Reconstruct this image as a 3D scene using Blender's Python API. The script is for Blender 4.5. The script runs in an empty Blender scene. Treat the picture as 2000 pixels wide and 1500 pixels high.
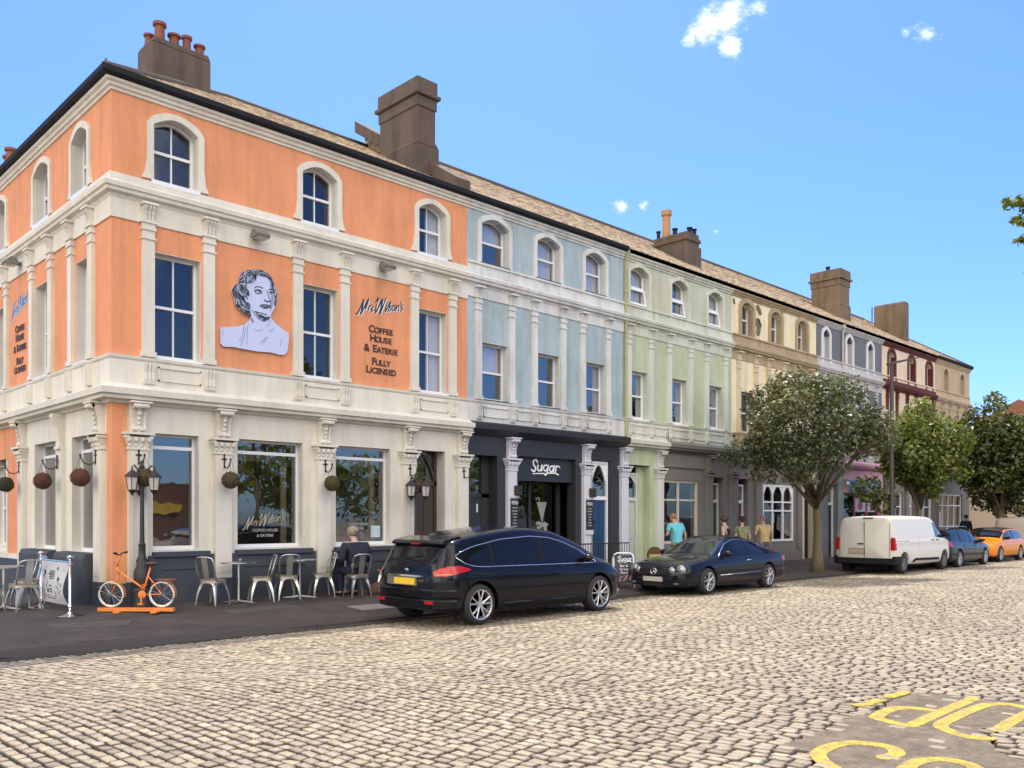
import bpy, bmesh, math, random
import numpy as np
from mathutils import Vector, Matrix
R=math.radians
random.seed(7); np.random.seed(7)
sc=bpy.context.scene
COL=sc.collection
# ---------------------------------------------------------------- camera
TH=math.atan2(1740,1710)
cam=bpy.data.objects.new('camera',bpy.data.cameras.new('camera')); COL.objects.link(cam)
cam.location=(-5.534,-15.27,1.62)
cam.rotation_euler=(R(90),0,-(math.pi/2-math.atan2(math.sin(TH),math.cos(TH))))
cd=cam.data; cd.sensor_width=36; cd.lens=36*1710/2000; cd.shift_x=0; cd.shift_y=(1011-750)/2000
cd.clip_end=2000; cd.clip_start=.1
sc.camera=cam
# ---------------------------------------------------------------- sun and sky
SUNV=Vector((.33,.41,1)).normalized()      # towards the sun
EL=math.asin(SUNV.z); AZ=math.atan2(SUNV.x,SUNV.y)
world=bpy.data.worlds.new('World'); sc.world=world; world.use_nodes=True
wn=world.node_tree.nodes; wl=world.node_tree.links; wn.clear()
wo=wn.new('ShaderNodeOutputWorld'); bg=wn.new('ShaderNodeBackground'); sky=wn.new('ShaderNodeTexSky')
sky.sky_type='NISHITA'; sky.sun_disc=False; sky.sun_elevation=EL; sky.sun_rotation=AZ
sky.air_density=1.0; sky.dust_density=.7; sky.ozone_density=2.2; sky.altitude=0
bg.inputs[1].default_value=.14
# small fair-weather clouds, fixed in the sky by direction
tc=wn.new('ShaderNodeTexCoord')
def sdir(px,py):
    a=(px-1000)/1710; b=(1011-py)/1710
    return Vector((a*math.sin(TH)+math.cos(TH), -a*math.cos(TH)+math.sin(TH), b)).normalized()
nz=wn.new('ShaderNodeTexNoise'); nz.inputs['Scale'].default_value=34; nz.inputs['Detail'].default_value=12; nz.inputs['Roughness'].default_value=.72
mpw=wn.new('ShaderNodeMapping'); mpw.inputs['Scale'].default_value=(1,1,1.9)
wl.new(tc.outputs['Generated'],mpw.inputs[0]); wl.new(mpw.outputs[0],nz.inputs['Vector'])
acc=None
for (px,py,r,k) in [(1378,55,.020,.80),(1428,28,.026,.78),(1425,90,.016,.74),(1478,12,.015,.66),(1350,78,.012,.66),(1812,64,.016,.64),(1768,62,.009,.5),(1215,402,.015,.60),(1258,398,.012,.58),(1330,420,.014,.5),(1280,430,.012,.5),(1398,452,.008,.5),(1300,8,.02,.25)]:
    d=sdir(px,py)
    vm=wn.new('ShaderNodeVectorMath'); vm.operation='DISTANCE'; wl.new(tc.outputs['Generated'],vm.inputs[0]); vm.inputs[1].default_value=d
    mr=wn.new('ShaderNodeMapRange'); mr.inputs[1].default_value=r*1.9; mr.inputs[2].default_value=0; mr.inputs[3].default_value=0; mr.inputs[4].default_value=k; wl.new(vm.outputs['Value'],mr.inputs[0])
    if acc is None: acc=mr.outputs[0]
    else:
        mx=wn.new('ShaderNodeMath'); mx.operation='MAXIMUM'; wl.new(acc,mx.inputs[0]); wl.new(mr.outputs[0],mx.inputs[1]); acc=mx.outputs[0]
ad=wn.new('ShaderNodeMath'); ad.operation='ADD'; wl.new(acc,ad.inputs[0]); wl.new(nz.outputs['Fac'],ad.inputs[1])
# added bright cloud mass behind the camera, unseen, as neutral fill for shaded facades
nb_=wn.new('ShaderNodeTexNoise'); nb_.inputs['Scale'].default_value=2.6; nb_.inputs['Detail'].default_value=7; wl.new(tc.outputs['Generated'],nb_.inputs['Vector'])
dt=wn.new('ShaderNodeVectorMath'); dt.operation='DOT_PRODUCT'; wl.new(tc.outputs['Generated'],dt.inputs[0]); dt.inputs[1].default_value=Vector((-.78,-.52,.55)).normalized()
dm=wn.new('ShaderNodeMapRange'); dm.inputs[1].default_value=.28; dm.inputs[2].default_value=.55; wl.new(dt.outputs['Value'],dm.inputs[0])
ns=wn.new('ShaderNodeMapRange'); ns.inputs[1].default_value=.38; ns.inputs[2].default_value=.56; wl.new(nb_.outputs['Fac'],ns.inputs[0])
bc=wn.new('ShaderNodeMath'); bc.operation='MULTIPLY'; wl.new(dm.outputs[0],bc.inputs[0]); wl.new(ns.outputs[0],bc.inputs[1])
mixb=wn.new('ShaderNodeMixRGB'); wl.new(bc.outputs[0],mixb.inputs[0]); mixb.inputs[2].default_value=(16.0,14.6,12.4,1)
cr=wn.new('ShaderNodeMapRange'); cr.interpolation_type='SMOOTHSTEP'; cr.inputs[1].default_value=.90; cr.inputs[2].default_value=1.30; wl.new(ad.outputs[0],cr.inputs[0])
mix=wn.new('ShaderNodeMixRGB'); wl.new(cr.outputs[0],mix.inputs[0]); mix.inputs[2].default_value=(6.6,6.8,7.2,1)
SKYT=wn.new('ShaderNodeMixRGB'); SKYT.blend_type='MULTIPLY'; SKYT.inputs[0].default_value=1; SKYT.inputs[2].default_value=(.45,.65,1.03,1)
wl.new(sky.outputs[0],SKYT.inputs[1]); wl.new(SKYT.outputs[0],mix.inputs[1])
wl.new(mix.outputs[0],mixb.inputs[1]); wl.new(mixb.outputs[0],bg.inputs[0]); wl.new(bg.outputs[0],wo.inputs[0])
sun=bpy.data.objects.new('sun',bpy.data.lights.new('sun','SUN')); COL.objects.link(sun)
sun.data.energy=3.0; sun.data.angle=R(.5); sun.data.color=(1,.88,.72)
sun.rotation_euler=SUNV.to_track_quat('Z','Y').to_euler(); sun.location=(20,30,60)
vs=sc.view_settings; vs.view_transform='Standard'; vs.look='None'; vs.gamma=1; vs.exposure=.78; vs.use_curve_mapping=False
sc.render.film_transparent=False
sc.cycles.max_bounces=6; sc.cycles.transparent_max_bounces=12; sc.cycles.caustics_reflective=False; sc.cycles.caustics_refractive=False
sc.cycles.sample_clamp_indirect=8
# ---------------------------------------------------------------- materials
MATS={}
def mat(name,col,rough=.6,metal=0,bump=0,bscale=40,var=0,vscale=3,col2=None,coat=0,spec=None,island=0,streak=False,emit=None,fine=0):
    if name in MATS: return MATS[name]
    m=bpy.data.materials.new(name); m.use_nodes=True; n=m.node_tree.nodes; l=m.node_tree.links
    b=n['Principled BSDF']; b.inputs['Roughness'].default_value=rough; b.inputs['Metallic'].default_value=metal
    b.inputs['Base Color'].default_value=(*col,1)
    if spec is not None: b.inputs['Specular IOR Level'].default_value=spec
    if coat: b.inputs['Coat Weight'].default_value=coat; b.inputs['Coat Roughness'].default_value=.03
    if emit: b.inputs['Emission Color'].default_value=(*emit[:3],1); b.inputs['Emission Strength'].default_value=emit[3]
    g=None
    if var or bump or fine:
        t=n.new('ShaderNodeNewGeometry')
        mp=n.new('ShaderNodeMapping'); l.new(t.outputs['Position'],mp.inputs[0])
    if var:
        if streak: mp.inputs['Scale'].default_value=(1,1,.22)
        g=n.new('ShaderNodeTexNoise'); g.inputs['Scale'].default_value=vscale; g.inputs['Detail'].default_value=8; g.inputs['Roughness'].default_value=.68
        l.new(mp.outputs[0],g.inputs['Vector'])
        r=n.new('ShaderNodeValToRGB'); e=r.color_ramp.elements; e[0].position=.36; e[1].position=.66
        c2=col2 or tuple(c*(1-var) for c in col)
        e[0].color=(*[c*(1-var)+d*var for c,d in zip(col,c2)],1); e[1].color=(*col,1)
        l.new(g.outputs['Fac'],r.inputs[0]); last=r.outputs[0]
        if fine:
            g2=n.new('ShaderNodeTexNoise'); g2.inputs['Scale'].default_value=55; g2.inputs['Detail'].default_value=4; l.new(t.outputs['Position'],g2.inputs['Vector'])
            mr=n.new('ShaderNodeMapRange'); mr.inputs[1].default_value=.3; mr.inputs[2].default_value=.7; mr.inputs[3].default_value=1-fine; mr.inputs[4].default_value=1+fine; l.new(g2.outputs['Fac'],mr.inputs[0])
            mm=n.new('ShaderNodeVectorMath'); mm.operation='SCALE'; l.new(last,mm.inputs[0]); l.new(mr.outputs[0],mm.inputs['Scale']); last=mm.outputs[0]
        l.new(last,b.inputs['Base Color'])
    if bump:
        g3=n.new('ShaderNodeTexNoise'); g3.inputs['Scale'].default_value=bscale; g3.inputs['Detail'].default_value=5
        l.new(t.outputs['Position'],g3.inputs['Vector'])
        bm=n.new('ShaderNodeBump'); bm.inputs['Strength'].default_value=bump; bm.inputs['Distance'].default_value=.02
        l.new(g3.outputs['Fac'],bm.inputs['Height']); l.new(bm.outputs[0],b.inputs['Normal'])
    MATS[name]=m; return m
def stucco(name,col,dirt=(.16,.13,.09),amt=.25,patch=.55):
    """weathered painted render: streaks, stain patches and a fine rough surface"""
    if name in MATS: return MATS[name]
    m=mat(name,col,.82); n=m.node_tree.nodes; l=m.node_tree.links; b=n['Principled BSDF']
    t=n.new('ShaderNodeNewGeometry')
    def noise(scale,sx,det=8,rg=.65):
        mp=n.new('ShaderNodeMapping'); mp.inputs['Scale'].default_value=sx; l.new(t.outputs['Position'],mp.inputs[0])
        g=n.new('ShaderNodeTexNoise'); g.inputs['Scale'].default_value=scale; g.inputs['Detail'].default_value=det; g.inputs['Roughness'].default_value=rg
        l.new(mp.outputs[0],g.inputs['Vector']); return g.outputs['Fac']
    def rng(s,a,b2,c,d):
        r=n.new('ShaderNodeMapRange'); r.inputs[1].default_value=a; r.inputs[2].default_value=b2; r.inputs[3].default_value=c; r.inputs[4].default_value=d; l.new(s,r.inputs[0]); return r.outputs[0]
    st=rng(noise(2.2,(1.6,1.6,.16)),patch-.09,patch+.12,0,amt*1.25)
    bl=rng(noise(1.3,(1,1,.7),10,.75),.46,.66,0,amt*.9)
    sp=rng(noise(11,(1,1,.35),12,.85),.56,.70,0,amt*1.5)
    a1=n.new('ShaderNodeMath'); a1.operation='ADD'; l.new(st,a1.inputs[0]); l.new(bl,a1.inputs[1])
    a2=n.new('ShaderNodeMath'); a2.operation='ADD'; a2.use_clamp=True; l.new(a1.outputs[0],a2.inputs[0]); l.new(sp,a2.inputs[1])
    mx=n.new('ShaderNodeMixRGB'); l.new(a2.outputs[0],mx.inputs[0]); mx.inputs[1].default_value=(*col,1); mx.inputs[2].default_value=(*dirt,1)
    sh=rng(noise(.9,(1,1,1),4),.3,.7,.93,1.06)
    vm=n.new('ShaderNodeVectorMath'); vm.operation='SCALE'; l.new(mx.outputs[0],vm.inputs[0]); l.new(sh,vm.inputs['Scale'])
    l.new(vm.outputs[0],b.inputs['Base Color'])
    bm=n.new('ShaderNodeBump'); bm.inputs['Strength'].default_value=.28; bm.inputs['Distance'].default_value=.012
    l.new(noise(38,(1,1,1),6,.7),bm.inputs['Height']); l.new(bm.outputs[0],b.inputs['Normal'])
    return m
def glass(name='window_glass',tint=(.02,.025,.03),amt=.55,rough=.01,ior=1.5,k1=1.5,k0=.03):
    if name in MATS: return MATS[name]
    m=bpy.data.materials.new(name); m.use_nodes=True; n=m.node_tree.nodes; l=m.node_tree.links; n.clear()
    o=n.new('ShaderNodeOutputMaterial'); tr=n.new('ShaderNodeBsdfTransparent'); gl=n.new('ShaderNodeBsdfGlossy'); fr=n.new('ShaderNodeFresnel'); mx=n.new('ShaderNodeMixShader')
    fr.inputs[0].default_value=ior; gl.inputs['Roughness'].default_value=rough; tr.inputs[0].default_value=(amt,amt,amt*1.02,1)
    g=n.new('ShaderNodeNewGeometry'); bk=n.new('ShaderNodeMath'); bk.operation='MULTIPLY_ADD'; bk.inputs[1].default_value=-(ior-1/ior); bk.inputs[2].default_value=ior; l.new(g.outputs['Backfacing'],bk.inputs[0]); l.new(bk.outputs[0],fr.inputs[0])
    nz=n.new('ShaderNodeTexNoise'); nz.inputs['Scale'].default_value=1.6; l.new(g.outputs['Position'],nz.inputs['Vector'])
    bp=n.new('ShaderNodeBump'); bp.inputs['Strength'].default_value=.12; bp.inputs['Distance'].default_value=.03; l.new(nz.outputs['Fac'],bp.inputs['Height']); l.new(bp.outputs[0],gl.inputs['Normal'])
    mu=n.new('ShaderNodeMath'); mu.operation='MULTIPLY_ADD'; mu.inputs[1].default_value=k1; mu.inputs[2].default_value=k0; mu.use_clamp=True; l.new(fr.outputs[0],mu.inputs[0])
    l.new(mu.outputs[0],mx.inputs[0]); l.new(tr.outputs[0],mx.inputs[1]); l.new(gl.outputs[0],mx.inputs[2]); l.new(mx.outputs[0],o.inputs[0])
    MATS[name]=m; return m
# ---------------------------------------------------------------- mesh helper
class MB:
    def __init__(s): s.v=[]; s.f=[]
    def add(s,vs,fs,M=None):
        b=len(s.v)
        s.v+= [tuple(M@Vector(p)) for p in vs] if M else [tuple(p) for p in vs]
        s.f+= [tuple(i+b for i in f) for f in fs]; return s
    def box(s,x0,x1,y0,y1,z0,z1,M=None):
        return s.add([(x0,y0,z0),(x1,y0,z0),(x1,y1,z0),(x0,y1,z0),(x0,y0,z1),(x1,y0,z1),(x1,y1,z1),(x0,y1,z1)],
            [(0,3,2,1),(4,5,6,7),(0,1,5,4),(1,2,6,5),(2,3,7,6),(3,0,4,7)],M)
    def fb(s,u0,u1,o0,o1,z0,z1): return s.box(u0,u1,-o1,-o0,z0,z1)   # facade box: o is outward
    def prism(s,pts,a,b,axis='y',M=None):
        """polygon pts in the plane across `axis`, extruded from a to b"""
        n=len(pts)
        def P(p,t): return {'y':(p[0],t,p[1]),'x':(t,p[0],p[1]),'z':(p[0],p[1],t)}[axis]
        return s.add([P(p,a) for p in pts]+[P(p,b) for p in pts],[tuple(range(n))[::-1],tuple(range(n,2*n))]+[(i,(i+1)%n,(i+1)%n+n,i+n) for i in range(n)],M)
    def strip(s,inner,outer,a,b,axis='y'):
        """band between two open or equal-length polylines, with thickness a..b"""
        n=len(inner)
        def P(p,t): return {'y':(p[0],t,p[1]),'z':(p[0],p[1],t)}[axis]
        for i in range(n-1):
            q=[inner[i],inner[i+1],outer[i+1],outer[i]]
            s.add([P(p,a) for p in q]+[P(p,b) for p in q],[(3,2,1,0),(4,5,6,7),(0,1,5,4),(2,3,7,6)]+([(3,0,4,7)] if i==0 else [])+([(1,2,6,5)] if i==n-2 else []))
        return s
    def tube(s,pts,r,n=8,M=None,cap=True,closed=False):
        pts=[Vector(p) for p in pts]; m=len(pts); vs=[]; fs=[]
        for i,p in enumerate(pts):
            if closed: d=pts[(i+1)%m]-pts[i-1]
            else: d=pts[min(i+1,m-1)]-pts[max(i-1,0)]
            d=d.normalized() if d.length>1e-9 else Vector((0,0,1))
            a=Vector((0,0,1)) if abs(d.z)<.9 else Vector((1,0,0))
            x=d.cross(a).normalized(); y=d.cross(x)
            rr=r[i] if isinstance(r,(list,tuple)) else r
            for k in range(n):
                t=2*math.pi*k/n; vs.append(p+x*rr*math.cos(t)+y*rr*math.sin(t))
        for i in range(m if closed else m-1):
            j=(i+1)%m
            for k in range(n): fs.append((i*n+k,i*n+(k+1)%n,j*n+(k+1)%n,j*n+k))
        if cap and not closed: fs+= [tuple(range(n))[::-1],tuple(range((m-1)*n,m*n))]
        return s.add(vs,fs,M)
    def lathe(s,prof,n=20,c=(0,0,0),M=None,axis='z',caps=True):
        vs=[];fs=[];m=len(prof)
        for r,z in prof:
            for k in range(n):
                t=2*math.pi*k/n
                p=(r*math.cos(t),r*math.sin(t),z) if axis=='z' else (r*math.cos(t),z,r*math.sin(t))
                vs.append((p[0]+c[0],p[1]+c[1],p[2]+c[2]))
        for i in range(m-1):
            for k in range(n): fs.append((i*n+k,i*n+(k+1)%n,(i+1)*n+(k+1)%n,(i+1)*n+k))
        if caps and prof[0][0]>1e-5: fs.append(tuple(range(n))[::-1])
        if caps and prof[-1][0]>1e-5: fs.append(tuple(range((m-1)*n,m*n)))
        return s.add(vs,fs,M)
    def sphere(s,c,r,n=12,sc_=(1,1,1),M=None):
        pr=[(max(1e-4,math.sin(math.pi*i/(n//2+2)))*1.0,-math.cos(math.pi*i/(n//2+2))) for i in range(n//2+3)]
        vs=[];fs=[];m=len(pr)
        for a,z in pr:
            for k in range(n):
                t=2*math.pi*k/n; vs.append((c[0]+r*sc_[0]*a*math.cos(t),c[1]+r*sc_[1]*a*math.sin(t),c[2]+r*sc_[2]*z))
        for i in range(m-1):
            for k in range(n): fs.append((i*n+k,i*n+(k+1)%n,(i+1)*n+(k+1)%n,(i+1)*n+k))
        return s.add(vs,fs,M)
    def sweep(s,path,prof):
        """facade moulding: path of (x,y) plan points, prof of (out,z); outward is to the right of travel; mitred"""
        n=len(prof); m=len(path); vs=[]
        P=[Vector(p) for p in path]
        for i in range(m):
            d0=(P[i]-P[i-1]).normalized() if i>0 else (P[1]-P[0]).normalized()
            d1=(P[i+1]-P[i]).normalized() if i<m-1 else d0
            n0=Vector((d0.y,-d0.x)); n1=Vector((d1.y,-d1.x)); b=(n0+n1).normalized(); k=1/max(.3,b.dot(n1))
            for o,z in prof: q=P[i]+b*o*k; vs.append((q.x,q.y,z))
        fs=[(i*n+j,i*n+(j+1)%n,(i+1)*n+(j+1)%n,(i+1)*n+j) for i in range(m-1) for j in range(n)]
        fs+=[tuple(range(n))[::-1],tuple(range((m-1)*n,m*n))]
        return s.add(vs,fs)
    def stroke(s,pts,w,a,b,axis='y'):
        """flat brush stroke with rounded ends, w wide, thickness a..b"""
        P=[Vector(p) for p in pts]
        if len(P)>2:
            Q=[]
            for i in range(len(P)-1):
                p0=P[max(i-1,0)];p1=P[i];p2=P[i+1];p3=P[min(i+2,len(P)-1)]
                for t in (0,.25,.5,.75): Q.append(.5*((2*p1)+(p2-p0)*t+(2*p0-5*p1+4*p2-p3)*t*t+(3*p1-p0-3*p2+p3)*t**3))
            Q.append(P[-1]); P=Q
        L=[];Rr=[]; h=w/2; m=len(P)
        for i,p in enumerate(P):
            d=(P[min(i+1,m-1)]-P[max(i-1,0)])
            d=d.normalized() if d.length>1e-9 else Vector((1,0)); q=Vector((-d.y,d.x))
            if i==0: L.append(p-d*h*.8+q*h*.4);Rr.append(p-d*h*.8-q*h*.4)
            L.append(p+q*h);Rr.append(p-q*h)
            if i==m-1: L.append(p+d*h*.8+q*h*.4);Rr.append(p+d*h*.8-q*h*.4)
        return s.strip(L,Rr,a,b,axis)
    def build(s,name,m,parent=None,smooth=False,loc=None,rot=None,bevel=0,norm=True):
        me=bpy.data.meshes.new(name); me.from_pydata([tuple(v) for v in s.v],[],s.f)
        if norm:
            b=bmesh.new(); b.from_mesh(me); bmesh.ops.recalc_face_normals(b,faces=b.faces); b.to_mesh(me); b.free()
        return link(name,me,m,parent,smooth,loc,rot,bevel)
def link(name,me,m,parent=None,smooth=False,loc=None,rot=None,bevel=0):
    o=bpy.data.objects.new(name,me); COL.objects.link(o)
    if m and not me.materials: me.materials.append(m)
    if smooth:
        me.polygons.foreach_set('use_smooth',[True]*len(me.polygons))
        if smooth!='all':
            try: me.set_sharp_from_angle(angle=R(smooth if smooth>1 else 38))
            except Exception: pass
    if parent: o.parent=parent
    if loc: o.location=loc
    if rot is not None: o.rotation_euler=(0,0,rot) if not hasattr(rot,'__len__') else rot
    if bevel:
        bv=o.modifiers.new('b','BEVEL'); bv.width=bevel; bv.segments=2; bv.limit_method='ANGLE'
    return o
def tag(o,label,cat,group=None,kind=None):
    if label: o['label']=label
    if cat: o['category']=cat
    if group: o['group']=group
    if kind: o['kind']=kind
    return o
def structure(o): o['kind']='structure'; return o
def empty(name,loc,rz=0,label=None,cat=None,group=None):
    o=bpy.data.objects.new(name,None); COL.objects.link(o); o.location=loc; o.rotation_euler=(0,0,rz) if not hasattr(rz,'__len__') else rz
    o.empty_display_size=.2
    return tag(o,label,cat,group)
def dup(o,parent=None,loc=None,rz=None,label=None):
    c=o.copy(); COL.objects.link(c)
    c.parent=parent if parent else o.parent if (o.parent and parent is None) else None
    if loc is not None: c.location=loc
    if rz is not None: c.rotation_euler=(0,0,rz) if not hasattr(rz,'__len__') else rz
    if label: c['label']=label
    for ch in [k for k in bpy.data.objects if k.parent==o]: dup(ch,c)
    return c
def text_mesh(name,body,size,m,parent,loc,rot=(R(90),0,0),ext=.004,align='CENTER',sx=1,offset=0):
    cu=bpy.data.curves.new(name,'FONT'); cu.body=body; cu.size=size; cu.extrude=ext; cu.align_x=align; cu.offset=offset
    t=bpy.data.objects.new('tmp',cu); COL.objects.link(t)
    me=bpy.data.meshes.new_from_object(t.evaluated_get(bpy.context.evaluated_depsgraph_get()))
    bpy.data.objects.remove(t); bpy.data.curves.remove(cu)
    o=link(name,me,None,parent,loc=loc,rot=rot); me.materials.clear(); me.materials.append(m); o.scale=(sx,1,1)
    return o
KX=-3.2
def gz(x,y):
    if y>=KX: return .12+.0594*min(y,0)+.05*min(max(x,-3),0)*(1 if y>-.5 else max(0,1+(y+.5)/1.5))
    return -.13+(KX-y)*.031 if y>-7.4 else 0.0
# colours
M_cream=stucco('cream_masonry_paint',(.68,.65,.58),(.32,.27,.19),.17)
M_orange=stucco('orange_masonry_paint',(.72,.295,.148),(.38,.19,.08),.32)
M_navy=stucco('slate_blue_paint',(.045,.055,.075),(.10,.09,.08),.12)
M_white=mat('white_gloss_paint',(.72,.74,.78),.35,var=.12,vscale=9,fine=.04)
M_gutter=mat('black_gutter_paint',(.015,.016,.02),.7,spec=.2)
M_glass=glass(amt=.9,k1=2.2,k0=.06); M_glassA=glass('corner_glass',k1=1.1,k0=.03,amt=.9); M_plate=glass('plate_glass',amt=.85,k1=2.0,k0=.08); M_shopglass=glass('shop_glass',amt=.95,k1=1.0,k0=.02)
M_dark=mat('dark_room',(.030,.027,.024),.9)
M_net=mat('curtain_cloth',(.78,.80,.84),.9,var=.25,vscale=14)
M_iron=mat('black_iron',(.028,.022,.02),.5,bump=.2,bscale=60)
M_steel=mat('brushed_steel',(.62,.62,.60),.28,1,var=.3,vscale=18,fine=.1)
M_chrome=mat('chrome',(.8,.8,.8),.08,1)
# traced lettering, portrait and road markings in facade and ground metres
PORT=[[(1.92,5.08),(1.94,5.12),(2.24,5.18),(2.42,5.25),(2.5,5.34),(2.53,5.41),(2.44,5.42),(2.38,5.45),(2.28,5.52),(2.21,5.57),(2.19,5.69),(2.15,5.78),(2.14,5.85),(2.2,5.94),(2.28,6.01),(2.29,6.1),(2.33,6.2),(2.42,6.26),(2.57,6.31),(2.74,6.33),(2.88,6.29),(2.96,6.23),(3.0,6.1),(3.06,5.96),(3.06,5.84),(3.03,5.67),(2.98,5.59),(2.94,5.51),(2.94,5.44),(3.06,5.35),(3.2,5.27),(3.33,5.21),(3.32,5.03),(3.29,4.84),(3.23,4.78),(3.13,4.77),(2.94,4.79),(2.65,4.77),(2.38,4.78),(2.17,4.79),(1.98,4.77),(1.92,4.82)],[(2.53,5.41),(2.44,5.42),(2.38,5.45),(2.28,5.52),(2.21,5.57),(2.19,5.69),(2.15,5.78),(2.14,5.85),(2.2,5.94),(2.28,6.01),(2.29,6.1),(2.33,6.2),(2.42,6.26),(2.57,6.31),(2.74,6.33),(2.88,6.29),(2.96,6.23),(3.0,6.1),(3.06,5.96),(3.06,5.84),(3.03,5.67),(3.0,5.72),(3.02,5.83),(3.0,5.94),(2.96,6.04),(2.93,6.15),(2.85,6.21),(2.74,6.23),(2.65,6.22),(2.62,6.12),(2.51,6.05),(2.43,6.01),(2.43,5.93),(2.48,5.89),(2.49,5.79),(2.42,5.8),(2.38,5.74),(2.42,5.67),(2.49,5.66),(2.51,5.61),(2.49,5.56),(2.52,5.46)]]
PORT_DARK=[(0.0168,[(2.6,5.96),(2.65,6.0),(2.77,5.99)]),(0.0293,[(2.6,5.91),(2.68,5.94),(2.74,5.92)]),(0.0133,[(2.61,5.88),(2.68,5.87),(2.75,5.9)]),(0.0187,[(2.9,5.99),(2.98,6.01)]),(0.024,[(2.91,5.94),(2.98,5.95)]),(0.0213,[(2.8,5.77),(2.85,5.75),(2.93,5.77)]),(0.0107,[(2.85,5.96),(2.89,5.86),(2.93,5.77)]),(0.0192,[(2.71,5.65),(2.8,5.68),(2.93,5.68)]),(0.016,[(2.78,5.63),(2.93,5.65)]),(0.012,[(2.6,5.52),(2.71,5.51),(2.85,5.5)]),(0.048,[(2.71,5.46),(2.83,5.42)]),(0.036,[(2.78,5.38),(2.9,5.45)]),(0.0187,[(2.63,5.52),(2.71,5.41)]),(0.0192,[(2.53,5.38),(2.56,5.31)]),(0.0107,[(2.43,5.78),(2.45,5.72)])]
PORT_GREY=[(0.0133,[(2.47,5.26),(2.45,5.15),(2.44,4.88)]),(0.016,[(2.39,5.22),(2.35,5.03),(2.29,4.91)]),(0.0133,[(2.42,5.16),(2.38,5.0),(2.32,4.84)]),(0.0096,[(2.57,5.18),(2.68,5.17),(2.77,5.21)]),(0.0107,[(2.84,5.08),(2.71,4.93)]),(0.0133,[(2.87,5.07),(2.78,4.95)]),(0.0107,[(2.94,5.4),(2.85,5.28)]),(0.0107,[(3.17,5.09),(3.14,4.94)]),(0.0096,[(1.97,5.08),(1.96,4.96)]),(0.0107,[(3.01,5.26),(2.9,5.18)])]
PORT_LIGHT=[(0.024,[(2.49,6.23),(2.43,6.15),(2.46,6.11),(2.54,6.13)]),(0.0187,[(2.65,6.3),(2.6,6.24)]),(0.0213,[(2.35,6.16),(2.31,6.06),(2.38,6.05)]),(0.0213,[(2.24,5.94),(2.29,5.86),(2.28,5.78)]),(0.0144,[(2.33,6.0),(2.38,5.92),(2.43,5.89)]),(0.0187,[(2.21,5.83),(2.22,5.72),(2.29,5.66)]),(0.016,[(2.27,5.65),(2.33,5.61),(2.39,5.54)]),(0.016,[(2.32,5.76),(2.33,5.66),(2.42,5.6)]),(0.0133,[(2.8,6.3),(2.88,6.25)]),(0.0144,[(2.54,6.26),(2.51,6.17),(2.57,6.11)]),(0.0133,[(2.38,5.55),(2.44,5.47)]),(0.012,[(2.18,5.87),(2.22,5.92)])]
SCRIPT=[(0.0264,[(4.92,5.87),(4.96,5.88),(5.11,6.19)]),(0.0396,[(5.11,6.19),(5.04,5.88)]),(0.024,[(5.04,5.88),(5.23,6.23)]),(0.0343,[(5.23,6.21),(5.15,6.0)]),(0.0211,[(5.26,6.09),(5.22,5.98)]),(0.0158,[(5.24,6.05),(5.31,6.11)]),(0.0185,[(5.36,6.09),(5.3,6.03),(5.34,6.01),(5.29,5.96)]),(0.0216,[(5.41,6.18),(5.49,6.3),(5.42,6.08),(5.41,5.96)]),(0.0291,[(5.41,5.96),(5.59,6.28)]),(0.0396,[(5.59,6.27),(5.53,5.96)]),(0.0238,[(5.53,5.97),(5.69,6.33)]),(0.0198,[(5.7,6.18),(5.66,6.03)]),(0.0211,[(5.72,6.23),(5.72,6.22)]),(0.0198,[(5.67,6.03),(5.81,6.28),(5.73,6.05)]),(0.0185,[(5.83,6.18),(5.77,6.14),(5.81,6.1),(5.75,6.05)]),(0.0172,[(5.89,6.21),(5.84,6.14),(5.85,6.08),(5.9,6.1),(5.92,6.17),(5.89,6.21)]),(0.0185,[(5.96,6.22),(5.93,6.08)]),(0.0172,[(5.94,6.12),(6.02,6.23),(6.01,6.1)]),(0.0172,[(6.09,6.32),(6.08,6.25)]),(0.0185,[(6.14,6.26),(6.08,6.2),(6.12,6.16),(6.07,6.1)])]
SUGAR=[(0.04,[(10.49,3.02),(10.45,3.08),(10.39,3.08),(10.33,3.02),(10.36,2.94),(10.42,2.88),(10.4,2.81),(10.34,2.79),(10.27,2.83)]),(0.0364,[(10.51,2.95),(10.49,2.85),(10.55,2.81),(10.61,2.84),(10.65,2.95)]),(0.0364,[(10.66,2.96),(10.64,2.81)]),(0.0328,[(10.87,2.95),(10.76,2.96),(10.71,2.88),(10.75,2.82),(10.83,2.84),(10.88,2.94)]),(0.0364,[(10.89,2.96),(10.84,2.76),(10.77,2.71),(10.75,2.74)]),(0.0328,[(11.09,2.95),(10.99,2.94),(10.94,2.87),(10.97,2.81),(11.04,2.82),(11.1,2.93)]),(0.0364,[(11.11,2.96),(11.09,2.8)]),(0.0364,[(11.18,2.96),(11.16,2.8)]),(0.0291,[(11.17,2.9),(11.25,2.96),(11.33,2.92)]),(0.0255,[(10.32,2.73),(10.75,2.75)]),(0.0328,[(10.84,2.76),(11.11,2.77),(11.27,2.73)])]
PATCH=[[(0.24,-12.15),(0.61,-12.15),(0.91,-12.17),(1.39,-12.09),(1.93,-12.15),(2.37,-12.06),(2.8,-12.05),(2.98,-12.26),(2.99,-12.6),(3.11,-13.02),(2.2,-13.26),(1.78,-12.97),(1.36,-13.2),(1.08,-13.36),(1.1,-13.55),(0.55,-13.69),(-0.32,-12.84),(-0.03,-12.61),(0.16,-12.41)]]
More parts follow.
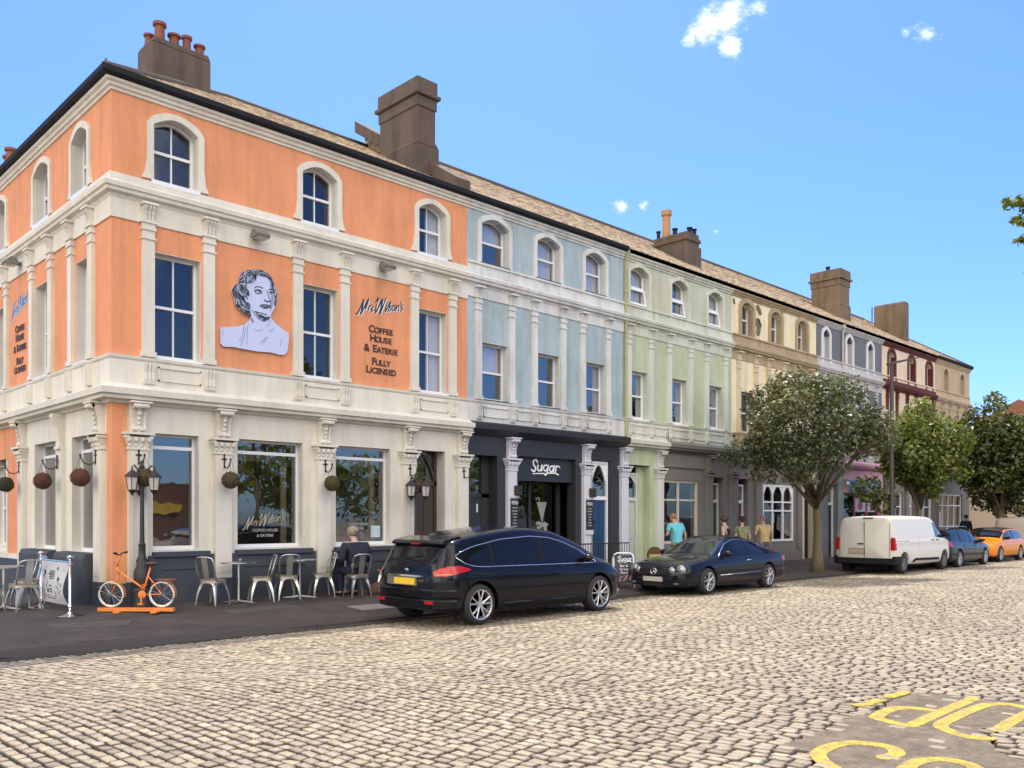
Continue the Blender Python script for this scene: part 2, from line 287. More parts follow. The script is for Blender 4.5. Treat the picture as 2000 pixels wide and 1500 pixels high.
MARKS=[[(2.96,-12.56),(2.21,-12.56),(1.49,-12.57)],[(1.49,-12.57),(1.5,-12.42),(1.57,-12.26)],[(1.57,-12.26),(1.86,-12.22),(2.07,-12.24)],[(2.07,-12.24),(2.15,-12.33),(2.18,-12.5)],[(1.5,-13.14),(1.43,-13.01),(1.52,-12.85),(1.67,-12.73),(2.02,-12.71),(2.43,-12.71),(2.76,-12.74),(2.89,-12.84),(2.87,-12.97),(2.77,-13.08),(2.2,-13.08),(1.8,-13.1)],[(-0.11,-12.74),(0.02,-12.58),(0.19,-12.45),(0.42,-12.42),(0.64,-12.47),(0.73,-12.63),(0.69,-12.76),(0.57,-12.83),(0.42,-12.8)],[(0.15,-13.03),(0.45,-13.0),(0.65,-13.09),(0.66,-13.25),(0.54,-13.38)],[(2.75,-12.04),(2.41,-12.02)],[(2.23,-12.02),(2.07,-12.0)],[(2.0,-12.02),(1.88,-11.97)]]
# ================================================================ terrace of houses
def solid_wall(mb,u0,u1,z0,z1,ops,o0=-.3,o1=0.0,arch=True):
    """wall slab with openings: ops = (ua,ub,za,zb,rise)"""
    zs=sorted({z0,z1}|{z for op in ops for z in op[2:4] if z0<z<z1})
    for a,b in zip(zs,zs[1:]):
        cuts=sorted([(op[0],op[1]) for op in ops if op[2]<b-1e-6 and op[3]>a+1e-6]); x=u0
        for c,d in cuts:
            if c>x: mb.fb(x,c,o0,o1,a,b)
            x=max(x,d)
        if x<u1: mb.fb(x,u1,o0,o1,a,b)
    for op in ops:
        if len(op)>4 and op[4]>0:
            ua,ub,za,zb,rise=op[:5]; n=12
            arc=arc_pts(ua,ub,zb-rise,rise,n)
            for i in range(n):
                (xa,ya),(xb,yb)=arc[i],arc[i+1]
                mb.prism([(xa,ya),(xb,yb),(xb,zb+.001),(xa,zb+.001)],-o1,-o0)
def arc_pts(ua,ub,zs,rise,n=12):
    return [(ua+(ub-ua)*i/n, zs+rise*math.sin(math.pi*i/n)**.95) for i in range(n+1)]
WCACHE={}
def window(parent,u0,u1,z0,z1,rise=0,depth=.17,bars=1,mframe=None,curtain='none',gl=None,rot=None,label=None,openb=0,fw=.055,meet=.5,tilt=0,sill=True,topbar=0,rail=True,reveal=None):
    reveal=reveal if reveal is not None else M_cream
    """sash window set back in its reveal: frame > pane, curtain, sill"""
    mf=mframe or M_white; w=u1-u0; f=MB(); y=-depth
    zt=z1
    def hb(a,b,z,h,o): f.fb(a,b,o-.045,o,z-h/2,z+h/2)
    f.fb(u0,u0+fw,y-.06,y,z0,z1-rise); f.fb(u1-fw,u1,y-.06,y,z0,z1-rise)
    f.fb(u0+fw,u1-fw,y-.055,y-.002,z0,z0+fw*1.3)
    if rise:
        inn=arc_pts(u0+fw,u1-fw,z1-rise-.0,rise-fw*.75); out=arc_pts(u0,u1,z1-rise,rise)
        f.strip(inn,out,-y,-y+.06)
    else: f.fb(u0+fw,u1-fw,y-.055,y-.002,z1-fw,z1)
    zm=z0+(z1-z0)*meet
    if tilt==0 and rail: hb(u0+fw,u1-fw,zm,.05,y+.012)
    if topbar: hb(u0+fw,u1-fw,z1-topbar,.06,y+.004)
    for k in range(bars):
        uc=u0+w*(k+1)/(bars+1)
        f.fb(uc-.013,uc+.013,y-.045,y-.012,z0+.05,z1-fw if not rise else z1-fw*.9)
    if tilt:                       # top-hung lower light pushed open
        hb(u0+fw,u1-fw,zm,.07,y+.006)
        a=tilt; zz=zm-.04; h=zm-z0-.06; M=Matrix.Translation((0,-y-.02,zz))@Matrix.Rotation(-a,4,'X')
        for q in ((u0+.03,u0+.085,-h,0),(u1-.085,u1-.03,-h,0),(u0+.085,u1-.085,-.055,0),(u0+.085,u1-.085,-h,-h+.055)):
            f.box(q[0],q[1],-.04,0,q[2],q[3],M)
    fo=f.build('window',mf,parent,rot=rot)
    if label: fo['label']=label
    if reveal:
        r_=MB(); r_.fb(u0-.002,u0+.006,-depth,.003,z0,z1-rise); r_.fb(u1-.006,u1+.002,-depth,.003,z0,z1-rise)
        if rise:
            a_=arc_pts(u0-.002,u1+.002,z1-rise,rise); r_.strip([(p[0],p[1]-.007) for p in a_],a_,-.003,depth)
        else: r_.fb(u0,u1,-depth,.003,z1-.006,z1+.002)
        r_.build('window_reveal',reveal,fo)
    p=MB(); yp=depth+.03
    if rise:
        ap=arc_pts(u0+.01,u1-.01,z1-rise,rise-.02); p.prism([(u0+.01,z0+.02)]+ap+[(u1-.01,z0+.02)],yp,yp+.004)
    else: p.box(u0+.01,u1-.01,yp,yp+.004,z0+.02,z1-.01)
    p.build('pane',gl or M_glass,fo)
    if curtain!='none':
        c=MB(); n=22
        spans={'sides':[(0.04,.26),(.76,.96)],'left':[(.04,.45)],'right':[(.5,.96)],'full':[(.04,.96)],'half':[(.04,.96)]}[curtain]
        zb=z0+.03 if curtain!='half' else zm
        for a,b in spans:
            L=[(u0+w*(a+(b-a)*i/n), depth+.10+.022*math.sin(i*2.1+a*9)) for i in range(n+1)]
            for (xa,ya),(xb,yb) in zip(L,L[1:]):
                c.add([(xa,ya,zb),(xb,yb,zb),(xb,yb,z1-.04),(xa,ya,z1-.04)],[(0,1,2,3)])
        c.build('curtain',M_net,fo,norm=False)
    if sill:
        s=MB(); s.fb(u0-.04,u1+.04,-depth-.02,.05,z0-.07,z0+.005); s.build('sill',sill if not isinstance(sill,bool) else mf,fo)
    return fo
def surround(parent,u0,u1,z0,z1,rise,m,rot=None,w=.115,flare=.09,zf=7.5,o=.045):
    """flat moulded architrave with an arched head and a flared foot"""
    mb=MB(); n=12
    arcI=arc_pts(u0,u1,z1-rise,rise,n)
    arcO=[(u0-w+(u1-u0+2*w)*i/n, z1-rise+.02+(rise+w*.95-.02)*math.sin(math.pi*min(max(i/n,.0),1))**.62) for i in range(n+1)]
    inn=[(u0,zf),(u0,zf+.12),(u0,zf+.35)]+arcI+[(u1,zf+.35),(u1,zf+.12),(u1,zf)]
    out=[(u0-w-flare,zf),(u0-w-flare*.35,zf+.12),(u0-w,zf+.35)]+arcO+[(u1+w,zf+.35),(u1+w+flare*.35,zf+.12),(u1+w+flare,zf)]
    mb.strip(inn,out,-o,.02)
    return mb.build('window_surround',m,parent,rot=rot)
def shaft_mesh(w,zb,zt,zc,o=.07,flute=True):
    """upper-floor pilaster with banded capital, fluted bracket above and one below"""
    mb=MB(); h=w/2
    mb.fb(-h,h,0,o,zb,zt); mb.fb(-h-.025,h+.025,0,o+.02,zb,zb+.09)
    mb.fb(-h-.02,h+.02,0,o+.02,zt-.30,zt-.27); mb.fb(-h-.02,h+.02,0,o+.02,zt-.14,zt-.10); mb.fb(-h-.01,h+.01,0,o+.012,zt-.10,zt-.02)
    mb.fb(-h-.035,h+.035,0,o+.035,zt-.02,zt+.02)
    # curved bracket
    pr=[(0,zt+.02),(.075,zt+.02),(.085,zt+.10),(.11,zt+.18),(.15,zt+.24),(.155,zc),(0,zc)]
    for k in range(3):
        c=(-1+k)*w*.3; mb.prism([(-p[0],p[1]) for p in pr],c-w*.12,c+w*.12,'x')
    mb.prism([(-max(0,p[0]-.02),p[1]) for p in pr],-h*.95,h*.95,'x')
    mb.fb(-h-.03,h+.03,0,.175,zc-.04,zc)
    return mb
def shopcol_mesh(w=.30,zb=.5,zcap=2.80,ztop=3.60,plinth=None):
    """shopfront pilaster: shaft, leafy capital and scrolled console"""
    mb=MB(); h=w/2
    mb.fb(-h,h,0,.10,zb,zcap); mb.fb(-h+.05,h-.05,.098,.108,zb+.12,zcap-.06)
    mb.fb(-h-.02,h+.02,0,.12,zcap-.02,zcap+.02)
    mb.prism([(0,zcap),(-.11,zcap),(-.115,zcap+.1),(-.15,zcap+.2),(0,zcap+.2)],-h,h,'x')
    mb.add([(-h,-.11,zcap+.05),(h,-.11,zcap+.05),(h+.06,-.16,zcap+.2),(-h-.06,-.16,zcap+.2),(-h,0,zcap+.05),(h,0,zcap+.05),(h+.06,0,zcap+.2),(-h-.06,0,zcap+.2)],[(0,1,2,3),(4,5,1,0),(5,6,2,1),(7,4,0,3),(7,6,5,4),(3,2,6,7)])
    for k in range(4):
        u=-h-.01+(w+.02)*k/3; mb.sphere((u,-.15,zcap+.15),.035,8,(1,.7,1.25)); mb.sphere((u*.9,-.12,zcap+.06),.024,8,(1,.7,1.3))
    for s in (-1,1): mb.tube([(s*(h+.04),-.17,zcap+.20),(s*(h+.04),0,zcap+.20)],.035,8)
    mb.fb(-h-.09,h+.09,0,.20,zcap+.235,zcap+.275)
    z0=zcap+.275; H=ztop-z0
    pr=[(.0,z0),(.10,z0),(.115,z0+H*.12),(.10,z0+H*.28),(.11,z0+H*.48),(.15,z0+H*.7),(.21,z0+H*.84),(.22,ztop-.03),(0,ztop-.03)]
    for a,b,d in ((-h*.82,-h*.5,0),(-h*.5,-h*.2,-.025),(-h*.2,h*.2,.01),(h*.2,h*.5,-.025),(h*.5,h*.82,0)):
        mb.prism([(-max(0,p[0]+(d if p[0]>0 else 0)),p[1]) for p in pr],a,b,'x')
    for i in range(5): mb.sphere((0,-.115-.012*i,z0+H*(.15+.15*i)),.028,8,(1.2,.8,1))
    mb.tube([(-h*.82,-.21,ztop-.075),(h*.82,-.21,ztop-.075)],.045,10); mb.tube([(-h*.7,-.11,z0+.06),(h*.7,-.11,z0+.06)],.035,10)
    mb.fb(-h-.02,h+.02,0,.26,ztop-.03,ztop)
    return mb
def moulding(path,prof,name,m,parent): 
    return MB().sweep(path,prof).build(name,m,parent,smooth=30)
GFC=[(0,3.56),(.05,3.57),(.07,3.61),(.20,3.63),(.21,3.68),(.26,3.70),(.27,3.80),(.22,3.82),(.06,3.90),(0,3.90)]
MIDC=[(0,7.04),(.03,7.05),(.05,7.10),(.12,7.13),(.13,7.18),(.16,7.20),(.17,7.27),(.14,7.29),(.05,7.34),(.045,7.46),(0,7.46)]
TOPC=[(0,8.84),(.03,8.85),(.035,8.89),(.07,8.91),(.08,8.95),(.12,8.98),(.13,9.02),(0,9.03)]
SILLC=[(0,4.30),(.04,4.31),(.07,4.34),(.08,4.385),(0,4.40)]
ROOFY=4.0
M_slate=None
def make_slate():
    m=mat('lichened_slate',(.3,.27,.2),.75); n=m.node_tree.nodes; l=m.node_tree.links; b=n['Principled BSDF']
    t=n.new('ShaderNodeNewGeometry'); mp=n.new('ShaderNodeMapping'); mp.vector_type='POINT'; l.new(t.outputs['Position'],mp.inputs[0]); mp.inputs['Scale'].default_value=(1,1.15,0)
    br=n.new('ShaderNodeTexBrick'); l.new(mp.outputs[0],br.inputs['Vector']); br.inputs['Scale'].default_value=1
    br.inputs['Brick Width'].default_value=.28; br.inputs['Row Height'].default_value=.2; br.inputs['Mortar Size'].default_value=.012; br.inputs['Color1'].default_value=(.30,.22,.15,1); br.inputs['Color2'].default_value=(.60,.49,.36,1); br.inputs['Mortar'].default_value=(.04,.035,.03,1)
    nz=n.new('ShaderNodeTexNoise'); nz.inputs['Scale'].default_value=4.5; nz.inputs['Detail'].default_value=10; nz.inputs['Roughness'].default_value=.75; l.new(t.outputs['Position'],nz.inputs['Vector'])
    r=n.new('ShaderNodeValToRGB'); e=r.color_ramp.elements; e[0].position=.43; e[0].color=(.12,.065,.045,1); e[1].position=.55; e[1].color=(.66,.54,.36,1); l.new(nz.outputs['Fac'],r.inputs[0])
    mx=n.new('ShaderNodeMixRGB'); mx.inputs[0].default_value=.6; l.new(br.outputs['Color'],mx.inputs[1]); l.new(r.outputs[0],mx.inputs[2]); l.new(mx.outputs[0],b.inputs['Base Color'])
    bm=n.new('ShaderNodeBump'); bm.inputs['Strength'].default_value=.9; bm.inputs['Distance'].default_value=.02; l.new(nz.outputs['Fac'],bm.inputs['Height']); l.new(bm.outputs[0],b.inputs['Normal'])
    return m
M_slate=make_slate()
M_ridge=mat('ridge_tile',(.10,.08,.07),.8,var=.4,vscale=6)
M_chim=stucco('brown_chimney_render',(.105,.076,.058),(.05,.04,.033),.55)
M_chimW=stucco('buff_chimney_render',(.17,.12,.075),(.08,.055,.04),.55)
M_pot=mat('terracotta_pot',(.22,.075,.045),.8,var=.4,vscale=12)
M_potbuff=mat('buff_clay_pot',(.42,.22,.10),.8,var=.3,vscale=8)
def front_roof(parent,W,zr=11.7,x0=0,y0=-.17,m=None,hipL=0,hipR=0,back=8.2,par=None):
    """slate pitched roof seen from the eaves; hip at either end by insetting the ridge"""
    mb=MB(); ze=9.12
    xs=[x0,W]; rl=x0+hipL; rr=W-hipR
    nrow=22; vs=[]
    # front slope as overlapping slate courses so the surface has real steps
    for i in range(nrow):
        t0=i/nrow;t1=(i+1)/nrow
        def P(t,d): return (x0+(rl-x0)*t,W+(rr-W)*t,y0+(ROOFY-y0)*t,ze+(zr-ze)*t+d)
        a=P(t0,.018);b=P(t1,.002)
        mb.add([(a[0],a[2]-.004,a[3]),(a[1],a[2]-.004,a[3]),(b[1],b[2],b[3]),(b[0],b[2],b[3]),(a[0],a[2]-.004,a[3]-.02),(a[1],a[2]-.004,a[3]-.02)],[(0,1,2,3),(4,5,1,0)])
    mb.add([(x0,back,ze),(W,back,ze),(rr,ROOFY,zr),(rl,ROOFY,zr)],[(0,1,2,3)])
    for s,xe,xr in ((0,x0,rl),(1,W,rr)):
        mb.add([(xe,y0,ze),(xe,back,ze),(xr,ROOFY,zr)],[(0,1,2)])
    ro=mb.build('roof',M_slate if m is None else m,parent,norm=False)
    rd=MB(); rd.tube([(rl,ROOFY,zr),(rr,ROOFY,zr)],.09,8)
    if hipL: rd.tube([(rl,ROOFY,zr),(x0,y0,ze)],.07,8)
    if hipR: rd.tube([(rr,ROOFY,zr),(W,y0,ze)],.07,8)
    rd.build('ridge_tiles',M_ridge,ro,smooth='all')
    return ro
def gutter(parent,path,name='gutter'):
    return MB().sweep(path,[(.10,9.03),(.17,9.03),(.21,9.07),(.21,9.16),(.16,9.165),(.10,9.11)]).build(name,M_gutter,parent)
def chimney(parent,x0,x1,y0,y1,zb,zt,m,pots,style=0):
    mb=MB(); 
    if style==0:
        mb.box(x0,x1,y0,y1,zb,zt-.12); mb.prism([(x0,zt-.12),(x1,zt-.12),(x1-.05,zt),(x0+.05,zt)],y0,y1)
    elif style==1:   # tall stack with shoulders and corbelled cap
        mb.box(x0-.03,x1+.09,y0-.03,y1+.05,zb,zb+(zt-zb)*.42)
        mb.prism([(x0-.03,zb+(zt-zb)*.42),(x1+.09,zb+(zt-zb)*.42),(x1,zb+(zt-zb)*.46),(x0,zb+(zt-zb)*.46)],y0-.03,y1+.05)
        mb.box(x0,x1,y0,y1,zb+.5,zt); mb.box(x0-.03,x1+.03,y0-.03,y1+.03,zt-.68,zt-.42); mb.box(x0-.10,x1+.10,y0-.10,y1+.10,zt-.42,zt-.33); mb.box(x0-.04,x1+.04,y0-.04,y1+.04,zt-.33,zt+.001)
    elif style==2:
        mb.box(x0,x1,y0,y1,zb,zt-.42); mb.box(x0+.05,x1-.06,y0+.05,y1-.05,zt-.42,zt); mb.box(x0+.0,x1-.02,y0,y1,zt-.28,zt-.16)
    o=mb.build('chimney',m,parent,bevel=.02)
    for (x,y,h,r,mm) in pots:
        p=MB(); p.lathe([(r*.95,zt-.05),(r,zt),(r*.86,zt+h*.25),(r*.8,zt+h*.8),(r*1.12,zt+h*.84),(r*1.12,zt+h),(r*.7,zt+h),(r*.6,zt+h*.6)],14,(x,y,0)); p.build('chimney_pot',mm,o,smooth=50)
    return o
def downpipe(parent,u,z0,z1,m,bend=True):
    mb=MB(); mb.tube([(u,-.16,z1),(u,-.08,z1-.25),(u,-.08,z0)],.035,8)
    z=z0+.4
    while z<z1-.4: mb.tube([(u,-.08,z),(u,-.08,z+.07)],.048,8); z+=1.8
    mb.box(u-.06,u+.06,-.17,-.04,z1-.05,z1+.08)
    return mb.build('downpipe',m,parent,smooth=40)
def band_panels(parent,spans,m,m2=None,z0=4.0,z1=4.25):
    """framed sunk panels between the brackets of the parapet band"""
    for a,b in spans:
        mb=MB()
        for q in ((a,b,z1-.025,z1),(a,b,z0,z0+.025),(a,a+.03,z0,z1),(b-.03,b,z0,z1)): mb.fb(q[0],q[1],.055,.075,q[2],q[3])
        mb.build('parapet_panel',m,parent)
def parapet_brackets(parent,us,m,w=.2,rot=None,mesh=None,z0=3.93,z1=4.30):
    mb=MB()
    for k in range(3): 
        c=(-1+k)*w*.32; mb.prism([(0,z0),(-.08,z0),(-.11,z0+.08),(-.10,z0+.2),(-.12,z1-.06),(-.12,z1),(0,z1)],c-w*.13,c+w*.13,'x')
    mb.fb(-w*.5,w*.5,.04,.09,z0+.02,z1)
    first=None
    for u in us:
        if first is None: first=mb.build('parapet_bracket',m,parent,loc=(u,0,0) if rot is None else (0,-u,0),rot=rot)
        else:
            c=first.copy(); COL.objects.link(c); c.parent=parent; c.location=(u,0,0) if rot is None else (0,-u,0)
def put_copies(mb,name,m,parent,us,rot=None,smooth=None):
    first=None; out=[]
    for u in us:
        loc=(u,0,0) if rot is None else (0,-u,0)
        if first is None: first=mb.build(name,m,parent,loc=loc,rot=rot,smooth=smooth or False); out.append(first)
        else:
            c=first.copy(); COL.objects.link(c); c.parent=parent; c.location=loc; out.append(c)
    return out
def body_box(parent,x0,x1,m=None,y0=.85,y1=8):
    """dark room linings behind the windows and the rear part of the house"""
    mb=MB()
    for z in (3.75,6.85): mb.box(x0+.02,x1-.02,.32,y1,z,z+.2)
    mb.box(x0+.02,x1-.02,y0+1.6,y0+1.7,.05,3.75); mb.box(x0+.02,x1-.02,y0+.2,y0+.3,3.95,6.85); mb.box(x0+.02,x1-.02,y0+.2,y0+.3,7.05,9.1)
    mb.box(x0+.02,x0+.12,.32,y1,.05,9.1); mb.box(x1-.12,x1-.02,.32,y1,.05,9.1); mb.box(x0+.02,x1-.02,y1-.1,y1,.05,9.1); mb.box(x0+.02,x1-.02,.32,y1,9.1,9.12)
    mb.box(x0+.02,x1-.02,.32,y1,.0,.05)
    return mb.build('interior',M_dark,parent)
def script_stroke(parent,name,strokes,m,o0,o1,dx=0,dz=0,rot=None,kw=1,flipx=None,loc=None,thin=1):
    if len(strokes)==len(SCRIPT):   # two painted words
        script_stroke(parent,name,strokes[:7],m,o0,o1,dx,dz,rot,kw,flipx,loc); return script_stroke(parent,name,strokes[7:],m,o0+.0002,o1+.0002,dx,dz,rot,kw,flipx,loc)
    mb=MB()
    for i_,(w,pts) in enumerate(strokes):
        q=[(p[0]+dx,p[1]+dz) for p in pts]
        mb.stroke(q,w*kw,-o0,-o1-.0004*i_)
    return mb.build(name,m,parent,rot=rot,loc=loc)

# ---------------------------------------------------------------- orange corner cafe
A=empty('corner_cafe',(0,0,0),0,'orange and cream corner building with painted portrait board and coffee house lettering','building')
SR=-math.pi/2
tw=[(.70,1.50),(3.64,4.44),(6.56,7.34)]       # top-floor windows, front
mw=[(.71,1.56),(3.64,4.47),(6.55,7.38)]
gw=[(.69,1.53),(2.27,3.66),(4.42,5.80)]
tz=(7.50,8.64); mz=(4.42,6.26); gzr=(1.05,3.10)
W=8.0
w=MB(); solid_wall(w,0,W,3.75,8.95,[(a,b,tz[0],tz[1],.17) for a,b in tw]+[(a,b,mz[0],mz[1],0) for a,b in mw]); w.build('wall',M_orange,A)
w=MB(); solid_wall(w,0,W,0,3.75,[(a,b,gzr[0],gzr[1],0) for a,b in gw]+[(6.53,7.34,0,3.12,0)]); w.build('ground_floor_wall',M_cream,A)
# side wall; u runs back along the side street as negative values
tws=[(-1.87,-1.07),(-4.12,-3.2),(-6.95,-6.1),(-9.4,-8.6)]; mws=[(-1.72,-.97),(-4.08,-3.2),(-7.0,-6.17),(-9.5,-8.7)]; gws=[(-1.95,-.70),(-4.15,-2.86),(-7.1,-6.15)]
w=MB(); solid_wall(w,-11,-.3,3.75,8.95,[(a,b,tz[0],tz[1],.17) for a,b in tws]+[(a,b,mz[0],mz[1],0) for a,b in mws]); w.build('wall',M_orange,A,rot=SR)
w=MB(); solid_wall(w,-11,-.3,0,3.75,[(a,b,1.0,3.10,0) for a,b in gws]); w.build('ground_floor_wall',M_cream,A,rot=SR)
for a,b in tw: window(A,a,b,*tz,rise=.17,curtain='right' if a>6 else 'none',gl=M_glassA); surround(A,a,b,*tz,.17,M_cream)
for a,b in mw: window(A,a,b,*mz,gl=M_glassA,curtain='right' if a>6 else 'none')
for i,(a,b) in enumerate(gw): window(A,a,b,*gzr,bars=0,meet=.5,topbar=.24,fw=.05,sill=False,rail=False,gl=M_plate)
for a,b in tws[:3]: window(A,a,b,*tz,rise=.17,rot=SR,gl=M_glassA); surround(A,a,b,*tz,.17,M_cream,rot=SR)
for a,b in mws[:3]: window(A,a,b,*mz,rot=SR,curtain='sides',gl=M_glassA)
for a,b in gws[:2]: window(A,a,b,1.0,3.10,bars=0,topbar=.26,fw=.05,rot=SR,sill=False,rail=False,gl=M_plate)
window(A,-7.1,-6.15,.9,2.75,bars=0,fw=.12,rot=SR,curtain='full')
# remove the middle rail of the plate glass windows: handled by topbar only
for mbx,nm,path,prof in ((0,'lower_cornice',[(0,11),(0,0),(8.03,0)],GFC),(0,'mid_cornice',[(0,11),(0,0),(8.0,0)],MIDC),(0,'eaves_cornice',[(0,11),(0,0),(8.0,0)],TOPC),(0,'sill_course',[(0,11),(0,0),(8.0,0)],SILLC)):
    moulding(path,prof,nm,M_cream,A)
gutter(A,[(0,11),(0,0),(8.06,0)])
f=MB(); f.sweep([(0,11),(0,0),(8.0,0)],[(-.02,6.71),(.025,6.71),(.025,7.05),(-.02,7.05)]); f.build('frieze',M_cream,A)
f=MB(); f.sweep([(0,11),(0,0),(8.0,0)],[(-.02,3.88),(.05,3.88),(.05,4.31),(-.02,4.31)]); f.build('parapet_band',M_cream,A)
f=MB(); f.fb(.004,.25,0,.014,.5,3.56); f.build('corner_strip',M_orange,A)
MB().fb(-.19,-.0,0,.014,.5,3.56).build('corner_strip',M_orange,A,rot=SR)
MB().prism([(-6.0,.85),(-5.08,.85),(-5.08,3.56),(-11,3.56),(-11,2.9),(-6.0,2.9)],-.016,0).build('orange_wall_panel',M_orange,A,rot=SR)
PU=[.60,1.70,3.53,4.62,6.43,7.53]; PS=[-.86,-1.90,-3.04,-4.22,-6.0,-7.12]
sm=shaft_mesh(.21,4.40,6.73,7.05)
put_copies(sm,'pilaster',M_cream,A,PU); put_copies(sm,'pilaster',M_cream,A,[-u for u in []])
def side_copies(mb,name,m,us):
    first=None
    for u in us:
        if first is None: first=mb.build(name,m,A,loc=(0,-u,0),rot=SR)
        else: c=first.copy(); COL.objects.link(c); c.parent=A; c.location=(0,-u,0)
side_copies(sm,'pilaster',M_cream,PS)
parapet_brackets(A,PU,M_cream); 
mbp=MB()
side_copies(MB().fb(-.1,.1,.04,.11,3.93,4.30).fb(-.07,-.03,.1,.13,3.95,4.28).fb(.03,.07,.1,.13,3.95,4.28),'parapet_bracket',M_cream,PS)
band_panels(A,[(.76,1.54),(3.69,4.46),(6.58,7.38)],M_cream)
GU=[.41,1.96,4.11,6.25,7.81]; GS=[-.42,-4.80]
gm=shopcol_mesh(.32,.5,2.80,3.60); put_copies(gm,'shop_pilaster',M_cream,A,GU); side_copies(gm,'shop_pilaster',M_cream,GS)
mb=MB(); mb.fb(-.14,.14,0,.08,.5,2.95); mb.prism([(0,2.95),(-.10,2.95),(-.11,3.1),(-.14,3.3),(-.22,3.5),(-.22,3.56),(0,3.56)],-.09,.09,'x'); mb.fb(-.12,.12,0,.13,2.9,2.96); side_copies(mb,'shop_pilaster',M_cream,[-2.42])
# slate-blue stallrisers, plinths
f=MB()
for a,b in ((.60,1.78),(2.14,3.92),(4.30,6.06)):
    f.fb(a,b,0,.07,.0,.96); f.fb(a+.08,b-.08,.0,.12,.93,1.02); f.fb(a+.25,b-.25,.07,.085,.70,.74)
f.fb(0,W,-.01,.05,.0,.30)
for u in GU: f.fb(u-.17,u+.17,0,.125,.0,.52)
f.fb(.0,.3,0,.06,0,.5)
f.build('stallriser',M_navy,A,bevel=.006)
f=MB()
for a,b in ((-2.26,-.68),(-4.35,-2.66)):
    f.fb(a,b,0,.24,-.1,.90); f.prism([(0,.90),(-.24,.90),(-.2,.99),(0,1.0)],a,b,'x')
f.fb(-11,-4.5,0,.06,-.1,.75)
for u in GS: f.fb(u-.17,u+.17,0,.125,-.1,.52)
f.fb(-.3,-.0,0,.06,0,.5)
f.build('stallriser',M_navy,A,rot=SR,bevel=.006)
f=MB(); f.fb(-11,-5.05,0,.05,.75,.85); f.build('plinth_course',M_cream,A,rot=SR)
# timber door with fanlight
M_door=mat('dark_brown_door',(.055,.04,.035),.45,var=.3,vscale=9)
f=MB(); f.box(6.55,7.32,.34,.39,.12,2.35)
for a,b in ((6.63,6.9),(6.98,7.25)):
    for c,d in ((.3,.9),(1.05,2.2)): f.box(a,b,.325,.345,c,d)
f.box(6.53,7.34,.30,.38,2.35,2.45); f.box(6.53,6.6,.3,.38,.1,3.12); f.box(7.27,7.34,.3,.38,.1,3.12); f.strip(arc_pts(6.62,7.25,2.5,.5),arc_pts(6.56,7.31,2.5,.58),.31,.36)
d=f.build('door',M_door,A); MB().box(6.6,7.27,.35,.355,2.45,3.1).build('fanlight',M_glass,d)
MB().sphere((7.2,.31,1.15),.03,10).build('handle',M_chrome,d,smooth='all')
mb=MB()
for z in (3.75,6.85,9.0): mb.box(.32,7.98,.32,2.2,z,z+.1); mb.box(.32,2.2,2.2,11,z,z+.1)
mb.box(2.1,7.9,2.1,2.2,.05,9.1); mb.box(2.1,2.2,2.2,11,.05,9.1); mb.box(7.88,7.98,.32,8,.05,9.1); mb.box(.32,8,.32,8,.0,.05)
mb.build('interior',mat('cafe_interior',(.10,.088,.07),.9,var=.4,vscale=1.5),A)

# hip roof over both wings
mb=MB(); ze=9.12; zr=11.45
n=22
for i in range(n):
    t0,t1=i/n,(i+1)/n
    def Q(t,d): o=-.17+(ROOFY+.17)*t; return o,ze+(zr-ze)*t+d
    o0,h0=Q(t0,.018);o1,h1=Q(t1,.002)
    mb.add([(o0,o0,h0),(8.0,o0,h0),(8.0,o1,h1),(o1,o1,h1),(o0,o0,h0-.02),(8.0,o0,h0-.02)],[(0,1,2,3),(4,5,1,0)])
    mb.add([(o0,o0,h0),(o0,11,h0),(o1,11,h1),(o1,o1,h1)],[(0,1,2,3)])
mb.add([(8,8.2,ze),(4,8.2,ze),(4,4,zr),(8,4,zr)],[(0,1,2,3)]); mb.add([(4,11,zr),(4,4,zr),(8,8.2,ze),(8,11,ze)],[(0,1,2,3)])
ro=mb.build('roof',M_slate,A,norm=False)
rd=MB(); rd.tube([(8,4,zr),(4,4,zr),(-.15,-.15,ze+.02)],.08,8); rd.tube([(4,4,zr),(4,11,zr)],.08,8); rd.tube([(-.14,-.14,9.14),(-.14,-.14,9.27)],.02,6); rd.build('ridge_tiles',M_ridge,ro,smooth='all')
chimney(A,1.70,2.95,2.5,3.25,10.0,11.42,M_chim,[(1.85,3.02,.24,.10,M_pot),(1.93,2.68,.38,.12,M_pot),(2.25,2.72,.27,.12,M_pot),(2.52,2.72,.34,.10,M_pot),(2.80,2.72,.25,.11,M_pot)],0)
chimney(A,.70,1.5,8.9,9.8,9.3,10.45,M_chim,[(.88,9.15,.40,.13,M_pot),(.95,9.6,.36,.13,M_pot)],0)
f=MB()   # party wall coping and stack flashing at the right end of the roof
f.add([(7.62,-.1,9.12),(8.02,-.1,9.12),(8.02,4.0,11.72),(7.62,4.0,11.72),(7.62,-.1,9.42),(8.02,-.1,9.42),(8.02,4.0,12.02),(7.62,4.0,12.02)],[(0,3,2,1),(4,5,6,7),(0,1,5,4),(1,2,6,5),(2,3,7,6),(3,0,4,7)])
f.build('party_wall_coping',M_chim,A)
chimney(A,7.30,7.84,.95,2.45,9.3,12.0,M_chim,[],1)
